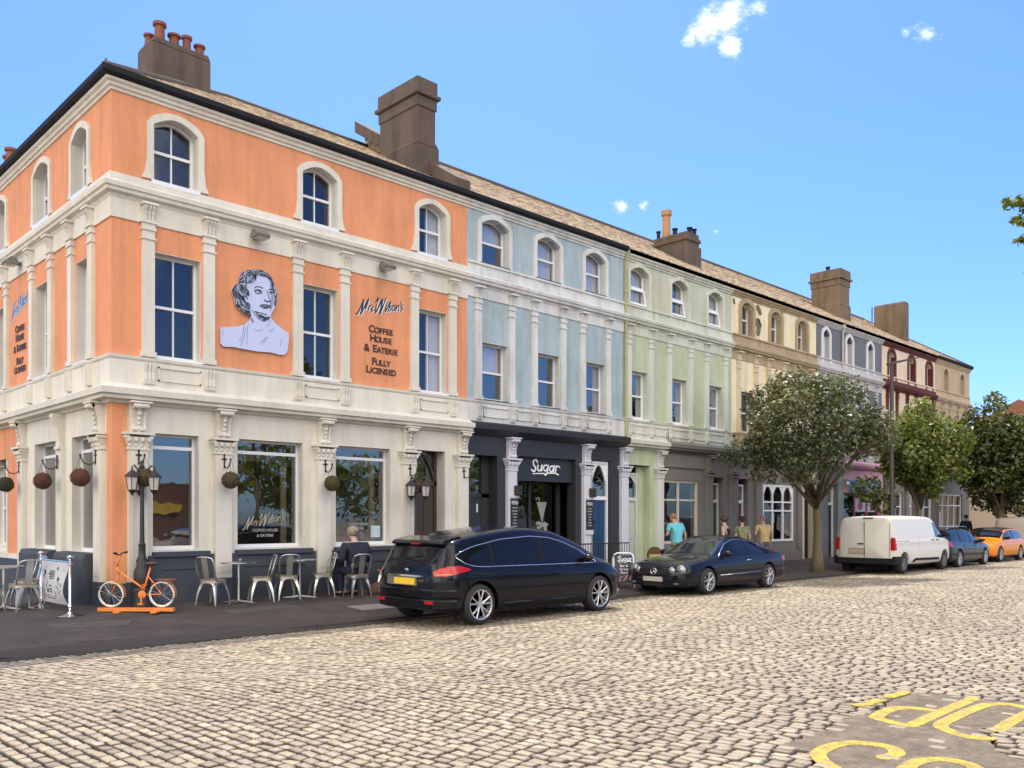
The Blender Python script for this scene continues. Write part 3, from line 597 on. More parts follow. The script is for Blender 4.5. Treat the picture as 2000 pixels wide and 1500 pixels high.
# wall floodlights
def flood(u,z,rot=None,loc=None):
    f=MB(); f.box(-.05,.05,-.13,0,-.03,.03); f.prism([(-.34,-.05),(-.12,-.05),(-.10,.0),(-.14,.09),(-.24,.10),(-.36,.0)],-.14,.14,'x')
    o=f.build('floodlight',mat('grey_cast_metal',(.16,.15,.14),.5),A,loc=(u,0,z) if rot is None else (0,-u,z),rot=rot); MB().box(-.11,.11,-.33,-.14,-.062,-.05).build('lens',mat('lens_glass',(.5,.5,.48),.2),o)
flood(2.62,6.92); flood(5.56,6.92); flood(-5.0,6.92,SR)
# brackets for the hanging balls
def hookmesh():
    f=MB(); f.box(-.012,.012,-.125,-.10,-.13,.13); f.box(-.05,.05,-.125,-.108,.02,.045)
    f.tube([(0,-.11,-.06),(0,-.16,-.12),(0,-.24,-.135),(0,-.31,-.10),(0,-.345,-.03),(0,-.36,.01)],.011,7); f.sphere((0,-.36,.02),.022,8); return f
for u in GU: hookmesh().build('hanging_bracket',M_iron,A,loc=(u,0,2.66))
for u in (-.42,-2.42,-4.8): hookmesh().build('hanging_bracket',M_iron,A,loc=(0,-u,2.66),rot=SR)
# painted lettering
M_ink=mat('dark_brown_sign_paint',(.05,.022,.018),.6); M_inkblue=mat('dark_blue_sign_paint',(.02,.025,.06),.6); M_inkwhite=mat('white_sign_paint',(.75,.76,.8),.6); M_blue2=mat('mid_blue_sign_paint',(.10,.19,.42),.6)
script_stroke(A,'script_lettering',SCRIPT,M_inkwhite,.003,.007,dx=.018,dz=-.022,kw=1.05)
script_stroke(A,'script_lettering',SCRIPT,M_inkblue,.008,.012,kw=1.0)
def smallcaps(lines,parent,x,m,rot=None,s=1.0,sx=1.0,o=.012):
    for txt,z,big in lines:
        # caps with a taller first letter, set letter by letter in one part
        cu=[]; wid=0; sizes=[]
        words=txt.split(' ')
        chars=[]
        for wd in words:
            for i,ch in enumerate(wd): chars.append((ch,big if i==0 else big*.80))
            chars.append((' ',big))
        chars=chars[:-1]
        adv={'I':.38,' ':.42,'F':.62,'E':.64,'L':.60,'T':.66,'S':.68,'U':.76,'Y':.68,'&':.80,'O':.86,'C':.78,'H':.78,'N':.80,'D':.78,'R':.72,'A':.76}
        adv={k_:v_*1.10 for k_,v_ in adv.items()}; tot=sum(adv.get(c,.7)*h*sx for c,h in chars); xx=-tot/2; me_all=bmesh.new()
        for c,h in chars:
            a=adv.get(c,.7)*h*sx
            if c!=' ':
                cuv=bpy.data.curves.new('t','FONT'); cuv.body=c; cuv.size=h*1.36; cuv.extrude=.003; cuv.align_x='CENTER'; cuv.offset=h*.03
                t=bpy.data.objects.new('t',cuv); COL.objects.link(t); me=bpy.data.meshes.new_from_object(t.evaluated_get(bpy.context.evaluated_depsgraph_get()))
                me.transform(Matrix.Translation((xx+a/2,0,0))@Matrix.Diagonal((sx,1,1,1))); me_all.from_mesh(me); bpy.data.objects.remove(t); bpy.data.curves.remove(cuv); bpy.data.meshes.remove(me)
            xx+=a
        M=bpy.data.meshes.new('lettering'); me_all.to_mesh(M); me_all.free()
        ob=link('lettering',M,m,parent)
        if rot is None: ob.location=(x,-o,z); ob.rotation_euler=(R(90),0,0)
        else: ob.matrix_local=Matrix.Rotation(SR,4,'Z')@Matrix.Translation((x,-o,z))@Matrix.Rotation(R(90),4,'X')
LN=[('COFFEE',5.54,.155),('HOUSE',5.35,.155),('& EATERIE',5.13,.155),('FULLY',4.86,.155),('LICENSED',4.68,.155)]
smallcaps(LN,A,5.55,M_ink,sx=1.05)
smallcaps(LN,A,-5.12,M_ink,rot=1,sx=1.05)
sc2=[(w_,[((p[0]-5.55)*1.0-5.10,p[1]-.02) for p in pts]) for w_,pts in SCRIPT]
script_stroke(A,'script_lettering',sc2,M_inkwhite,.003,.007,dx=.018,dz=-.022,rot=SR)
script_stroke(A,'script_lettering',sc2,M_blue2,.008,.012,rot=SR)
# white lettering on the plate glass
M_wglass=mat('white_window_vinyl',(.42,.44,.45),.5)
g3=[(w_*.6,[((p[0]-5.55)*.72+2.93,(p[1]-6.1)*.72+1.56) for p in pts]) for w_,pts in SCRIPT]
script_stroke(A,'window_lettering',g3,mat('cream_window_vinyl',(.42,.38,.30),.5),-.187,-.182)
text_mesh('window_lettering','COFFEE HOUSE',.078,M_wglass,A,(2.95,.186,1.35),ext=.002,sx=1.0); text_mesh('window_lettering','& EATERIE',.078,M_wglass,A,(2.95,.186,1.25),ext=.002,sx=1.0)
text_mesh('window_lettering','COFFEE HOUSE',.07,M_wglass,A,(5.1,.186,1.46),ext=.002,sx=1.0); text_mesh('window_lettering','& EATERIE',.07,M_wglass,A,(5.1,.186,1.37),ext=.002,sx=1.0)
MB().box(5.42,5.66,.178,.182,1.2,1.45).build('window_notice',mat('pale_poster',(.55,.66,.72),.6,var=.5,vscale=25,col2=(.1,.2,.35)),A)
# gilt picture frames and cream drapes inside the ground-floor windows
M_gilt=mat('dull_gilt_frame',(.34,.31,.17),.5,var=.4,vscale=20)
for a,b in gw[1:]:
    f=MB(); y=.42
    f.box(a+.10,a+.22,y,y+.04,1.1,2.95); f.box(b-.24,b-.12,y,y+.04,1.1,2.95); f.box(a+.22,b-.24,y,y+.04,2.72,2.88); f.build('gilt_frame',M_gilt,A)
# ---------------------------------------------------------------- portrait board
Pb=MB(); Pb.prism(PORT[0],-.05,-.025); pb=Pb.build('portrait_board',mat('lavender_white_board',(.50,.56,.80),.55,var=.08,vscale=6),None)
tag(pb,'cut-out painted portrait of a woman in black and white on the orange wall','sign')
MB().prism(PORT[1],-.053,-.050).build('hair',mat('portrait_dark_blue',(.035,.045,.075),.6),pb)
rgp_=random.Random(21); HP=PORT[1]; hx0,hz0=2.66,5.92
def in_poly(x,y,P):
    c=False
    for i in range(len(P)):
        (x0,y0),(x1,y1)=P[i],P[i-1]
        if (y0>y)!=(y1>y) and x<(x1-x0)*(y-y0)/(y1-y0)+x0: c=not c
    return c
M_pl=mat('portrait_light',(.36,.43,.56),.6); M_pm=mat('portrait_mid_grey',(.14,.17,.25),.6); M_pd=mat('portrait_ink',(.022,.026,.05),.6); M_pg=mat('portrait_grey',(.24,.28,.42),.6)
for nm,mm,nn,off in (('hair_shade',M_pm,90,.0535),('hair_lowlights',M_pd,60,.0575),('hair_highlights',M_pl,75,.0620)):
    S_=[]
    while len(S_)<nn:
        x_=rgp_.uniform(2.14,3.06); z_=rgp_.uniform(5.42,6.33)
        a_=math.atan2(z_-hz0,x_-hx0)+math.pi/2+rgp_.uniform(-.5,.5)+.8*math.sin(x_*14+z_*11); L_=rgp_.uniform(.05,.13); b_=rgp_.choice((-1,1))*rgp_.uniform(.2,.7)
        P_=[(x_,z_),(x_+L_*.5*math.cos(a_),z_+L_*.5*math.sin(a_)),(x_+L_*.5*math.cos(a_)+L_*.5*math.cos(a_+b_),z_+L_*.5*math.sin(a_)+L_*.5*math.sin(a_+b_))]
        if all(in_poly(p[0],p[1],HP) for p in P_): S_.append((rgp_.uniform(.008,.018),P_))
    script_stroke(pb,nm,S_,mm,off-.001,off)
def zz_(P): return [tuple(p) for p in P]
def tp(pts): # crop pixels of the face to board metres
    return [(2.60+(x-560)*.001355*(1+(x-560)*.00006), 5.905-(y-440)*.001335+(x-560)*.00022) for x,y in pts]
f=MB(); f.prism(tp([(500,690),(560,740),(640,790),(740,800),(790,790),(780,850),(700,880),(620,850),(570,790)]),-.0535,-.0505)
f.build('neck_shadow',M_pg,pb)
f=MB(); f.prism(tp([(790,300),(830,400),(850,520),(835,640),(800,730),(790,640),(812,540),(800,430)]),-.0535,-.0505); f.build('cheek_shadow',M_pg,pb)
MB().prism(tp([(630,655),(680,640),(715,652),(750,642),(795,662),(750,690),(700,692)]),-.0545,-.0505).build('lips',M_pm,pb)
for c_ in ((628,448),(800,462)): MB().prism([(tp([c_])[0][0]+.015*math.cos(t*.5236),tp([c_])[0][1]+.013*math.sin(t*.5236)) for t in range(12)],-.0585,-.0505).build('iris',M_pd,pb)
script_stroke(pb,'features',PORT_DARK,M_pd,.054,.057,kw=.9)
script_stroke(pb,'drapery_lines',PORT_GREY,M_pg,.0505,.053,kw=.9)

# ================================================================ the six terraced houses
def terrace(name,label,x0,W,mwall,mtrim,mtop=None,mtrimlow=None,top=None,mid=None,pils=None,tw_rise=.2,curt='none',tilt=0,roofkw={},mgut=True,tzz=(7.66,8.74),blocking=True,mframe=None,framew=.05,bars=0,mband=None,msur=None,mpil=None,sillm=None,frz=True,topcurt='none',sur=.12,rev=None):
    rev=rev or mtrim
    H=empty(name,(x0,0,0),0,label,'house','terraced houses along the street')
    mtop=mtop or mwall; mband=mband or mtrim; msur=msur or mtrim; mpil=mpil or mtrim
    w=MB(); solid_wall(w,.002,W-.002,3.75,6.86,[(a,b,4.42,5.78,0) for a,b in mid]); w.build('wall',mwall,H)
    w=MB(); solid_wall(w,.002,W-.002,6.86,8.95,[(a,b,*tzz,tw_rise) for a,b in top]); w.build('upper_wall',mtop,H)
    tw_rise=tw_rise*.8
    for i,(a,b) in enumerate(top):
        window(H,a,b,tzz[0],tzz[1]-.0,rise=tw_rise,fw=framew,bars=bars,curtain=topcurt if isinstance(topcurt,str) else topcurt[i%3],tilt=tilt,mframe=mframe,sill=sillm or False,reveal=rev); surround(H,a,b,*tzz,tw_rise,msur,zf=7.46,w=sur,flare=.05)
    for i,(a,b) in enumerate(mid): window(H,a,b,4.42,5.78,fw=framew,bars=bars,curtain=curt if isinstance(curt,str) else curt[i%3],mframe=mframe,sill=sillm or True,reveal=rev)
    for nm,pr,mm in (('mid_cornice',MIDC,mtrim),('eaves_cornice',TOPC,mtrim),('sill_course',SILLC,mband)): moulding([(.0,0),(W,0)],pr,nm,mm,H)
    f=MB(); f.fb(.003,W-.003,0,.022,6.80,7.05)
    if frz: f.build('frieze',mtrim,H)
    f=MB(); f.fb(.003,W-.003,-.01,.05,3.86,4.31); f.build('parapet_band',mband,H)
    if blocking: f=MB(); f.fb(.003,W-.003,0,.035,7.45,7.60); f.fb(.0,W,0,.07,7.58,7.63); f.build('attic_course',mband,H)
    put_copies(shaft_mesh(.2,4.40,6.80,7.05,.06),'pilaster',mpil,H,pils)
    parapet_brackets(H,pils,mpil,.17)
    band_panels(H,[(p+.14,q-.14) for p,q in zip(pils,pils[1:])],mpil)
    body_box(H,0,W); front_roof(H,W,**roofkw)
    if mgut: gutter(H,[(0,0),(W,0)])
    return H
def door_part(H,u0,u1,zt,ztr,m,mf,depth=.3,arch=True,panels=True,knocker=True,z0=.12):
    f=MB(); y=depth
    f.box(u0,u0+.06,y-.06,y+.02,z0,zt); f.box(u1-.06,u1,y-.06,y+.02,z0,zt); f.box(u0+.06,u1-.06,y-.06,y+.02,zt-.06,zt); f.box(u0+.06,u1-.06,y-.05,y+.02,ztr-.02,ztr+.08)
    if arch:
        a=arc_pts(u0+.06,u1-.06,ztr+.45,(zt-ztr)-.55); f.strip(a,[(p[0],zt-.05) for p in a],y-.03,y+.0)
    fr=f.build('door_frame',mf,H)
    MB().box(u0+.06,u1-.06,y+.0,y+.006,ztr+.08,zt-.06).build('fanlight',M_glass,fr)
    d=MB(); d.box(u0+.06,u1-.06,y+.0,y+.05,z0+.02,ztr-.02)
    if panels:
        w=(u1-u0-.12)
        for a,b in ((.1,.45),(.55,.9)):
            for c,e in ((.08,.38),(.45,.92)): d.box(u0+.06+w*a,u0+.06+w*b,y-.014,y+.01,z0+(ztr-z0)*c,z0+(ztr-z0)*e)
    do=d.build('door',m,H,bevel=.006)
    if knocker: MB().sphere((u0+.17,y-.03,1.15),.035,8).box(u0+.14,u0+.2,y-.03,y,1.45,1.55).build('handle',M_iron,do)
    return do
S_lb=stucco('pale_blue_masonry_paint',(.36,.45,.50),(.16,.20,.20),.30); S_wh=stucco('chalky_white_masonry',(.63,.64,.64),(.26,.25,.20),.30)
S_gr=stucco('pale_green_masonry_paint',(.46,.52,.36),(.28,.29,.18),.3); S_gt=stucco('green_white_masonry',(.58,.60,.52),(.28,.28,.18),.30)
S_yl=stucco('cream_yellow_masonry_paint',(.80,.70,.49),(.40,.30,.17),.26); S_yt=stucco('mustard_brown_stone',(.40,.31,.19),(.2,.15,.1),.3)
S_gy=stucco('mid_grey_masonry_paint',(.135,.145,.17),(.12,.12,.13),.2); S_gyt=stucco('grey_white_masonry',(.50,.49,.49),(.28,.27,.27),.2)
S_mr=mat('maroon_gloss_paint',(.10,.016,.012),.75,var=.2); S_ms=stucco('pinkish_cream_masonry',(.70,.58,.44),(.36,.28,.2),.2)
S_be=stucco('sandstone_masonry',(.47,.37,.25),(.27,.2,.13),.25); S_shop=stucco('stone_grey_shop_paint',(.185,.175,.165),(.11,.10,.09),.25)
S_char=mat('charcoal_shopfront_paint',(.028,.029,.036),.5,var=.2,vscale=4,fine=.05)
M_slatesill=mat('dark_slate_sill',(.07,.07,.075),.7)
M_upvc=mat('white_plastic_frame',(.78,.80,.84),.25)
# ---- pale blue house over the charcoal bar
B=terrace('terraced_house','pale blue house above the charcoal bar front',8.0,5.85,S_lb,S_wh,top=[(.44,1.33),(2.33,3.18),(4.19,5.02)],mid=[(.45,1.32),(2.34,3.19),(4.20,5.03)],pils=[.33,1.44,2.23,3.3,4.08,5.14],roofkw=dict(x0=0),sillm=M_slatesill,topcurt=('half','full','full'),curt=('half','none','sides'))
w=MB(); solid_wall(w,.003,5.85,0,3.75,[(.12,.98,0,3.10,0),(1.68,3.82,0,3.14,0),(4.50,5.25,0,3.17,0)],-.3,-.0); w.build('shopfront_wall',S_char,B)
moulding([(0,0),(5.85,0)],[(0,3.56),(.05,3.57),(.10,3.62),(.20,3.66),(.24,3.70),(.26,3.80),(.26,3.84),(0,3.90)],'lower_cornice',S_char,B)
colw=mat('white_column_paint',(.60,.60,.66),.55,var=.12,vscale=8,fine=.05)
put_copies(shopcol_mesh(.30,.3,2.78,3.56),'shop_pilaster',colw,B,[1.40,4.20,5.80])
f=MB(); f.box(.12,.98,.3,.36,2.1,2.2); f.box(.12,.2,.3,.36,.1,3.1); f.box(.74,.98,.3,.36,.1,3.1); f.box(.2,.74,.32,.36,.1,2.1); f.build('door',S_char,B)
MB().box(.2,.74,.34,.345,2.2,3.1).build('pane',M_glass,B)
MB().box(.58,.62,.305,.32,1.75,1.95).build('house_number',M_inkwhite,B)
sg=MB(); sg.box(1.70,3.80,.12,.18,2.58,3.14); sgo=sg.build('fascia_sign',mat('charcoal_sign_board',(.022,.028,.036),.5),B); sgo['label']='charcoal sign board reading Sugar in white script'
script_stroke(sgo,'lettering',[(w_,[(p[0]-8.0,p[1]) for p in pts]) for w_,pts in SUGAR],mat('bright_white_sign_paint',(.85,.85,.85),.5),-.118,-.108,kw=1.05)
f=MB(); f.box(1.70,3.80,.55,.60,.1,.25); f.box(2.60,2.68,.53,.60,.25,2.58); f.box(1.70,1.8,.53,.60,.25,2.58);f.box(3.66,3.80,.53,.60,.25,2.58); f.box(1.70,3.80,.12,.60,2.54,2.58); f.build('glazed_screen',S_char,B)
MB().box(1.8,3.66,.57,.575,.25,2.54).build('pane',glass('dark_shop_glass',amt=.25),B)
vin=mat('pale_grey_window_vinyl',(.30,.29,.28),.6)
f=MB(); y=.555
_s0=f.stroke
_c=[0]
def _st(P,w,a,b,ax='y'):
    _c[0]+=1; return _s0(P,w,a-.0006*_c[0],b,ax)
f.stroke=_st
f.prism([(2.92,2.03),(3.30,2.03),(3.12,1.48)],y,y+.01); f.prism([(3.10,1.5),(3.14,1.5),(3.14,1.38),(3.10,1.38)],y,y+.01)
f.stroke([(2.9,2.10),(3.0,2.14),(3.02,2.05)],.03,y,y+.01); f.stroke([(2.92,1.46),(3.0,1.48),(3.12,1.42),(3.22,1.47),(3.32,1.43)],.08,y,y+.01); f.stroke([(2.95,1.36),(3.08,1.37)],.07,y,y+.01); f.stroke([(3.22,1.42),(3.26,1.25),(3.22,1.15)],.12,y,y+.01); f.stroke([(3.02,1.10),(3.28,1.10)],.05,y,y+.01)
f.stroke([(3.02,1.0),(3.25,.95),(3.2,.8)],.07,y,y+.01); f.build('window_decal',vin,B)
door_part(B,4.52,5.23,3.15,2.12,mat('royal_blue_door',(.012,.055,.14),.35,var=.2,vscale=6),M_upvc,.12)
downpipe(B,5.86,3.9,9.05,mat('yellow_green_pipe',(.36,.36,.16),.5))
M_slateboard=mat('black_menu_panel',(.02,.02,.022),.6)
for i,(u,lab) in enumerate(((1.44,'tall black menu board on the white column left of the bar entrance'),(4.24,'tall black menu board on the white column beside the blue door'))):
    mo=empty('menu_board',(8+u,-.112,1.3),0,lab,'sign','menu boards on the white columns')
    MB().box(-.13,.13,-.02,0,0,.78).build('board',M_slateboard,mo)
    MB().box(-.14,.14,-.03,0,.80,.86).box(-.14,.14,-.03,0,-.13,-.01).build('board_trim',colw,mo)
    text_mesh('lettering','MENU',.13,M_inkwhite,mo,(0,-.022,.64),ext=.002,sx=.62)
    for k,t in enumerate((.17,.19,.15,.12,.10,.14,.16)): MB().box(-t/2,t/2,-.023,-.019,.545-.075*k,.572-.075*k).build('printed_line',vin,mo)
for u,lab in ((1.56,'black box wall lamp above the left menu board'),(4.36,'black box wall lamp above the right menu board')):
    lo=empty('wall_lamp',(8+u,-.10,2.28),0,lab,'lamp','black box lamps on the bar front'); MB().box(-.12,.06,-.12,0,-.12,.12).build('housing',M_iron,lo,bevel=.01); MB().box(-.10,.04,-.13,-.12,.03,.1).build('lens',M_dark,lo)
# ---- pale green house
Gn=terrace('terraced_house','pale green house with tilted-open white upper windows',13.85,5.6,S_gr,S_gt,mtop=stucco('grey_green_masonry_paint',(.50,.52,.42),(.30,.28,.19),.28),top=[(.27,1.14),(2.26,3.1),(4.22,5.05)],mid=[(.30,1.10),(2.30,3.08),(4.27,5.05)],pils=[.20,1.24,2.14,3.24,4.12,5.2],curt='sides',topcurt=('full','sides','full'),tilt=.16,framew=.07,mframe=M_upvc,sillm=None,mpil=stucco('pale_mint_white',(.60,.63,.57),(.3,.3,.22),.2),mgut=False)
mb=MB(); solid_wall(mb,.003,1.62,0,3.75,[(.22,1.22,0,3.12,0)]); mb.build('shopfront_wall',S_gr,Gn)
mb=MB(); solid_wall(mb,1.63,5.6,0,3.75,[(1.85,3.72,.85,2.74,0),(4.55,5.15,0,2.9,0)]); mb.fb(1.63,3.95,0,.05,3.12,3.5); mb.build('shopfront_wall',S_shop,Gn)
moulding([(0,0),(1.9,0)],GFC,'lower_cornice',S_gt,Gn); moulding([(1.9,0),(5.6,0)],GFC,'lower_cornice',S_shop,Gn)
gcol=mat('pale_column_paint',(.58,.60,.58),.6,var=.1); shopc=shopcol_mesh(.30,.55,2.78,3.56)
put_copies(shopc,'shop_pilaster',gcol,Gn,[1.62]); put_copies(shopc,'shop_pilaster',S_shop,Gn,[4.22,5.60])
door_part(Gn,.24,.9,2.9,2.12,mat('off_white_door',(.52,.54,.50),.5,var=.1),gcol,.28)
f=MB(); f.box(.9,1.22,.24,.3,.1,3.1); f.build('door_side_panel',S_gr,Gn)
def shopwin(H,u0,u1,z0,z1,vb,hb,m,depth=.12,gl=None,arch=None,fw=.07):
    f=MB(); y=depth
    f.box(u0,u0+fw,y-.05,y+.03,z0,z1); f.box(u1-fw,u1,y-.05,y+.03,z0,z1); f.box(u0+fw,u1-fw,y-.05,y+.03,z1-fw,z1); f.box(u0+fw,u1-fw,y-.08,y+.03,z0,z0+fw)
    for v in vb: f.box(v-.035,v+.035,y-.04,y+.02,z0+fw,z1-fw)
    for h in hb: f.box(u0+fw,u1-fw,y-.035,y+.015,h-.025,h+.025)
    if arch:
        xs=[u0+fw]+[v for v in vb]+[u1-fw]
        for a,b in zip(xs,xs[1:]):
            p=[(a+(b-a)*i/14, arch+(z1-fw-arch)*(1-abs(2*i/14-1)**2.2)) for i in range(15)]; f.strip(p,[(q[0],z1-.01) for q in p],y-.03,y)
    fo=f.build('shop_window',m,H); MB().box(u0+fw,u1-fw,y+.0,y+.006,z0+fw,z1-fw).build('pane',gl or M_shopglass,fo); return fo
shopwin(Gn,1.85,3.72,.85,2.74,[2.72],[2.15],mat('aged_white_frame',(.60,.56,.48),.5),.1)
door_part(Gn,4.6,5.1,2.72,2.12,mat('bottle_green_door',(.01,.035,.03),.4),gcol,.22,arch=False,knocker=False)
# shelves and a strip light inside the shop window
f=MB(); f.box(2.85,3.6,.5,.9,1.42,1.47); f.box(1.95,2.3,.5,.9,1.72,1.78); f.box(1.95,2.55,.6,.9,1.28,1.33); f.build('shop_shelf',mat('pale_shelf',(.6,.56,.42),.6),Gn)
MB().box(1.95,2.6,.7,.78,2.03,2.07).build('strip_light',mat('strip_light_tube',(.9,.8,.5),.5,emit=(1,.8,.45,2.2)),Gn)
f=MB(); f.box(3.0,3.55,.6,.95,.9,1.25); f.build('shop_counter',mat('teal_counter',(.03,.10,.14),.6),Gn)
MB().box(1.9,3.68,1.1,1.15,.3,2.7).build('shop_back_wall',mat('brown_shop_interior',(.14,.09,.07),.8,var=.5,vscale=2.5),Gn)
mb=MB(); mb.box(2.0,2.4,.055,.058,4.02,4.22)
patch=MB(); patch.stroke([(2.02,4.0),(2.05,4.12),(2.1,4.2)],.16,-.062,-.04); patch.build('bare_render_patch',mat('bare_brown_render',(.2,.16,.11),.9,var=.3),Gn)
# ---- yellow house
Yl=terrace('terraced_house','cream yellow house with mustard brown mouldings and flaking plaster',19.45,5.85,S_yl,S_yt,top=[(.60,1.30),(2.50,3.20),(4.40,5.10)],mid=[(.55,1.35),(2.5,3.28),(4.4,5.15)],pils=[.40,1.5,2.32,3.4,4.2,5.3],mpil=stucco('cream_bracket_paint',(.62,.52,.36),(.3,.22,.13),.2),mframe=M_white,framew=.06,sur=.16,frz=True,mgut=False,sillm=S_yt)
mb=MB(); solid_wall(mb,.003,4.7,0,3.75,[(.45,1.05,0,2.9,0),(2.0,4.12,.8,2.76,0)]); mb.fb(.0,4.7,0,.05,.0,.55); mb.build('shopfront_wall',S_shop,Yl)
mb=MB(); solid_wall(mb,4.7,5.85,0,3.75,[(4.95,5.8,0,2.95,.35)]); mb.build('shopfront_wall',stucco('cream_entrance_wall',(.55,.5,.38),(.3,.25,.17),.2),Yl)
moulding([(0,0),(5.85,0)],GFC,'lower_cornice',S_shop,Yl)
put_copies(shopc,'shop_pilaster',S_shop,Yl,[1.55,4.45])
door_part(Yl,.5,1.0,2.72,2.12,mat('dark_plum_door',(.035,.015,.02),.4),M_white,.22,arch=False,knocker=False)
shopwin(Yl,2.0,4.12,.8,2.76,[2.7,3.42],[1.86,2.16],M_upvc,.06,arch=2.3)
MB().box(5.0,5.8,.9,.95,.1,2.95).build('recessed_door',mat('brown_panel_door',(.20,.13,.09),.6),Yl)
MB().box(2.05,4.05,1.1,1.15,.3,2.7).box(2.3,2.45,.4,.45,1.4,1.8).build('shop_back_wall',mat('brown_shop_interior',(.14,.09,.07),.8),Yl)
f=MB(); f.box(2.2,2.8,.5,.8,1.5,1.56); f.box(3.35,3.5,.4,.45,1.45,1.78); f.build('shop_display',mat('white_display_card',(.75,.72,.68),.6),Yl)
pl=mat('exposed_grey_plaster',(.16,.13,.10),.9,var=.3)
for P_,w_ in [([(1.62,8.72),(1.75,8.6),(1.8,8.55)],.17),([(1.6,8.25),(1.7,8.05),(1.66,7.85)],.22),([(1.72,7.58),(1.8,7.53)],.12),([(.12,8.72),(.15,8.6)],.08),([(2.95,8.78),(3.3,8.76)],.1),([(1.68,8.3),(1.82,8.12)],.12)]: MB().stroke(P_,w_,-.03,-.004).build('flaked_plaster',pl,Yl)
# ---- grey house with pink shop
Gy=terrace('terraced_house','mid grey house with white window surrounds above the pink shop',25.3,5.85,S_gy,S_gyt,top=[(.52,1.05),(2.50,3.02),(4.42,4.95)],mid=[(.5,1.2),(2.5,3.2),(4.4,5.1)],pils=[.35,1.4,2.3,3.35,4.2,5.25],tw_rise=.24,tzz=(7.62,8.72),mframe=M_upvc,framew=.06,mband=S_gyt,mgut=False,msur=mat('white_surround_paint',(.66,.66,.70),.6))
mb=MB(); solid_wall(mb,.003,5.85,0,3.75,[(1.0,1.75,0,2.9,0),(2.15,5.5,.5,2.62,0)]); mb.build('shopfront_wall',S_gy,Gy)
S_pk=mat('candy_pink_paint',(.62,.34,.42),.5,var=.15,vscale=6); S_rose=mat('deep_rose_paint',(.30,.06,.12),.5,var=.2)
moulding([(1.75,0),(5.85,0)],[(p[0],p[1]-.05) for p in GFC],'lower_cornice',S_pk,Gy); moulding([(0,0),(1.75,0)],GFC,'lower_cornice',S_gyt,Gy)
f=MB(); f.fb(2.05,5.8,.0,.06,3.10,3.50); f.fb(5.5,5.8,0,.08,.1,3.1); f.build('fascia',S_pk,Gy)
put_copies(shopcol_mesh(.28,.3,2.78,3.46),'shop_pilaster',mat('blue_grey_column',(.30,.34,.38),.6),Gy,[1.95])
M_bl=mat('blue_sign_board',(.06,.24,.52),.45,var=.3,vscale=3,col2=(.4,.55,.75))
f=MB(); f.fb(2.55,5.3,.06,.10,2.60,3.10); so=f.build('shop_sign',M_bl,Gy)
text_mesh('lettering','LANSDOWNE',.30,mat('pale_lavender_letter',(.62,.62,.82),.5),so,(3.9,-.105,2.76),ext=.003,sx=1.15); MB().box(3.3,5.1,-.106,-.102,2.66,2.70).build('printed_line',M_blue2,so)
f=MB(); f.fb(2.15,2.5,.06,.10,2.60,3.06); f.build('side_sign',S_pk,Gy); c=MB(); c.lathe([(.0,2.66),(.08,2.88),(.1,2.9)],10,(2.32,-.12,0)); c.build('ice_cream_cone',mat('wafer_orange',(.55,.25,.1),.6),Gy); MB().sphere((2.32,-.12,2.95),.09,10).build('ice_cream_scoop',mat('vanilla',(.8,.75,.66),.6),Gy,smooth='all')
so=shopwin(Gy,2.15,5.5,.5,2.60,[3.3,4.4],[1.6],S_rose,.05)
for a,b in ((2.75+.6,4.3),(4.5,5.4)):
    f=MB(); f.box(a,b,.02,.05,1.85,2.45); p=f.build('window_poster',mat('grey_white_poster',(.42,.44,.46),.6,var=.3,vscale=18),Gy)
    q=MB()
    for k in range(7): q.box(a+.02+(b-a-.04)*k/7,a+.02+(b-a-.04)*(k+.5)/7,.01,.02,2.40,2.58)
    q.prism([((a+b)/2+.22*math.cos(t*math.pi/8),2.1+.18*math.sin(t*math.pi/8)) for t in range(16)],.012,.02); q.build('poster_print',S_rose,p)
door_part(Gy,1.05,1.7,2.8,2.12,mat('black_door',(.012,.012,.014),.4),M_upvc,.2,arch=False,knocker=False)
downpipe(Gy,2.05,3.9,9.0,S_gyt)
# ---- maroon and cream house
Mr=terrace('terraced_house','cream house picked out with dark maroon mouldings',31.15,5.93,S_ms,S_mr,top=[(.66,1.30),(2.80,3.45),(4.86,5.50)],mid=[(.6,1.3),(2.75,3.45),(4.8,5.5)],pils=[.5,1.5,2.6,3.6,4.7,5.65],tw_rise=.26,tzz=(7.62,8.74),mframe=M_upvc,framew=.07,mgut=False,mband=S_ms,frz=False)
mb=MB(); solid_wall(mb,.003,5.93,0,3.75,[(.5,2.2,.6,2.7,0),(2.8,3.5,0,2.8,0),(3.8,5.6,.6,2.7,0)]); mb.build('shopfront_wall',S_shop,Mr); moulding([(0,0),(5.93,0)],GFC,'lower_cornice',S_shop,Mr)
shopwin(Mr,.5,2.2,.6,2.7,[1.3],[2.1],M_white); shopwin(Mr,3.8,5.6,.6,2.7,[4.7],[2.1],M_white); door_part(Mr,2.8,3.5,2.8,2.1,S_mr,M_white,.2)
put_copies(shopc,'shop_pilaster',S_shop,Mr,[.2,2.5,3.65,5.8])
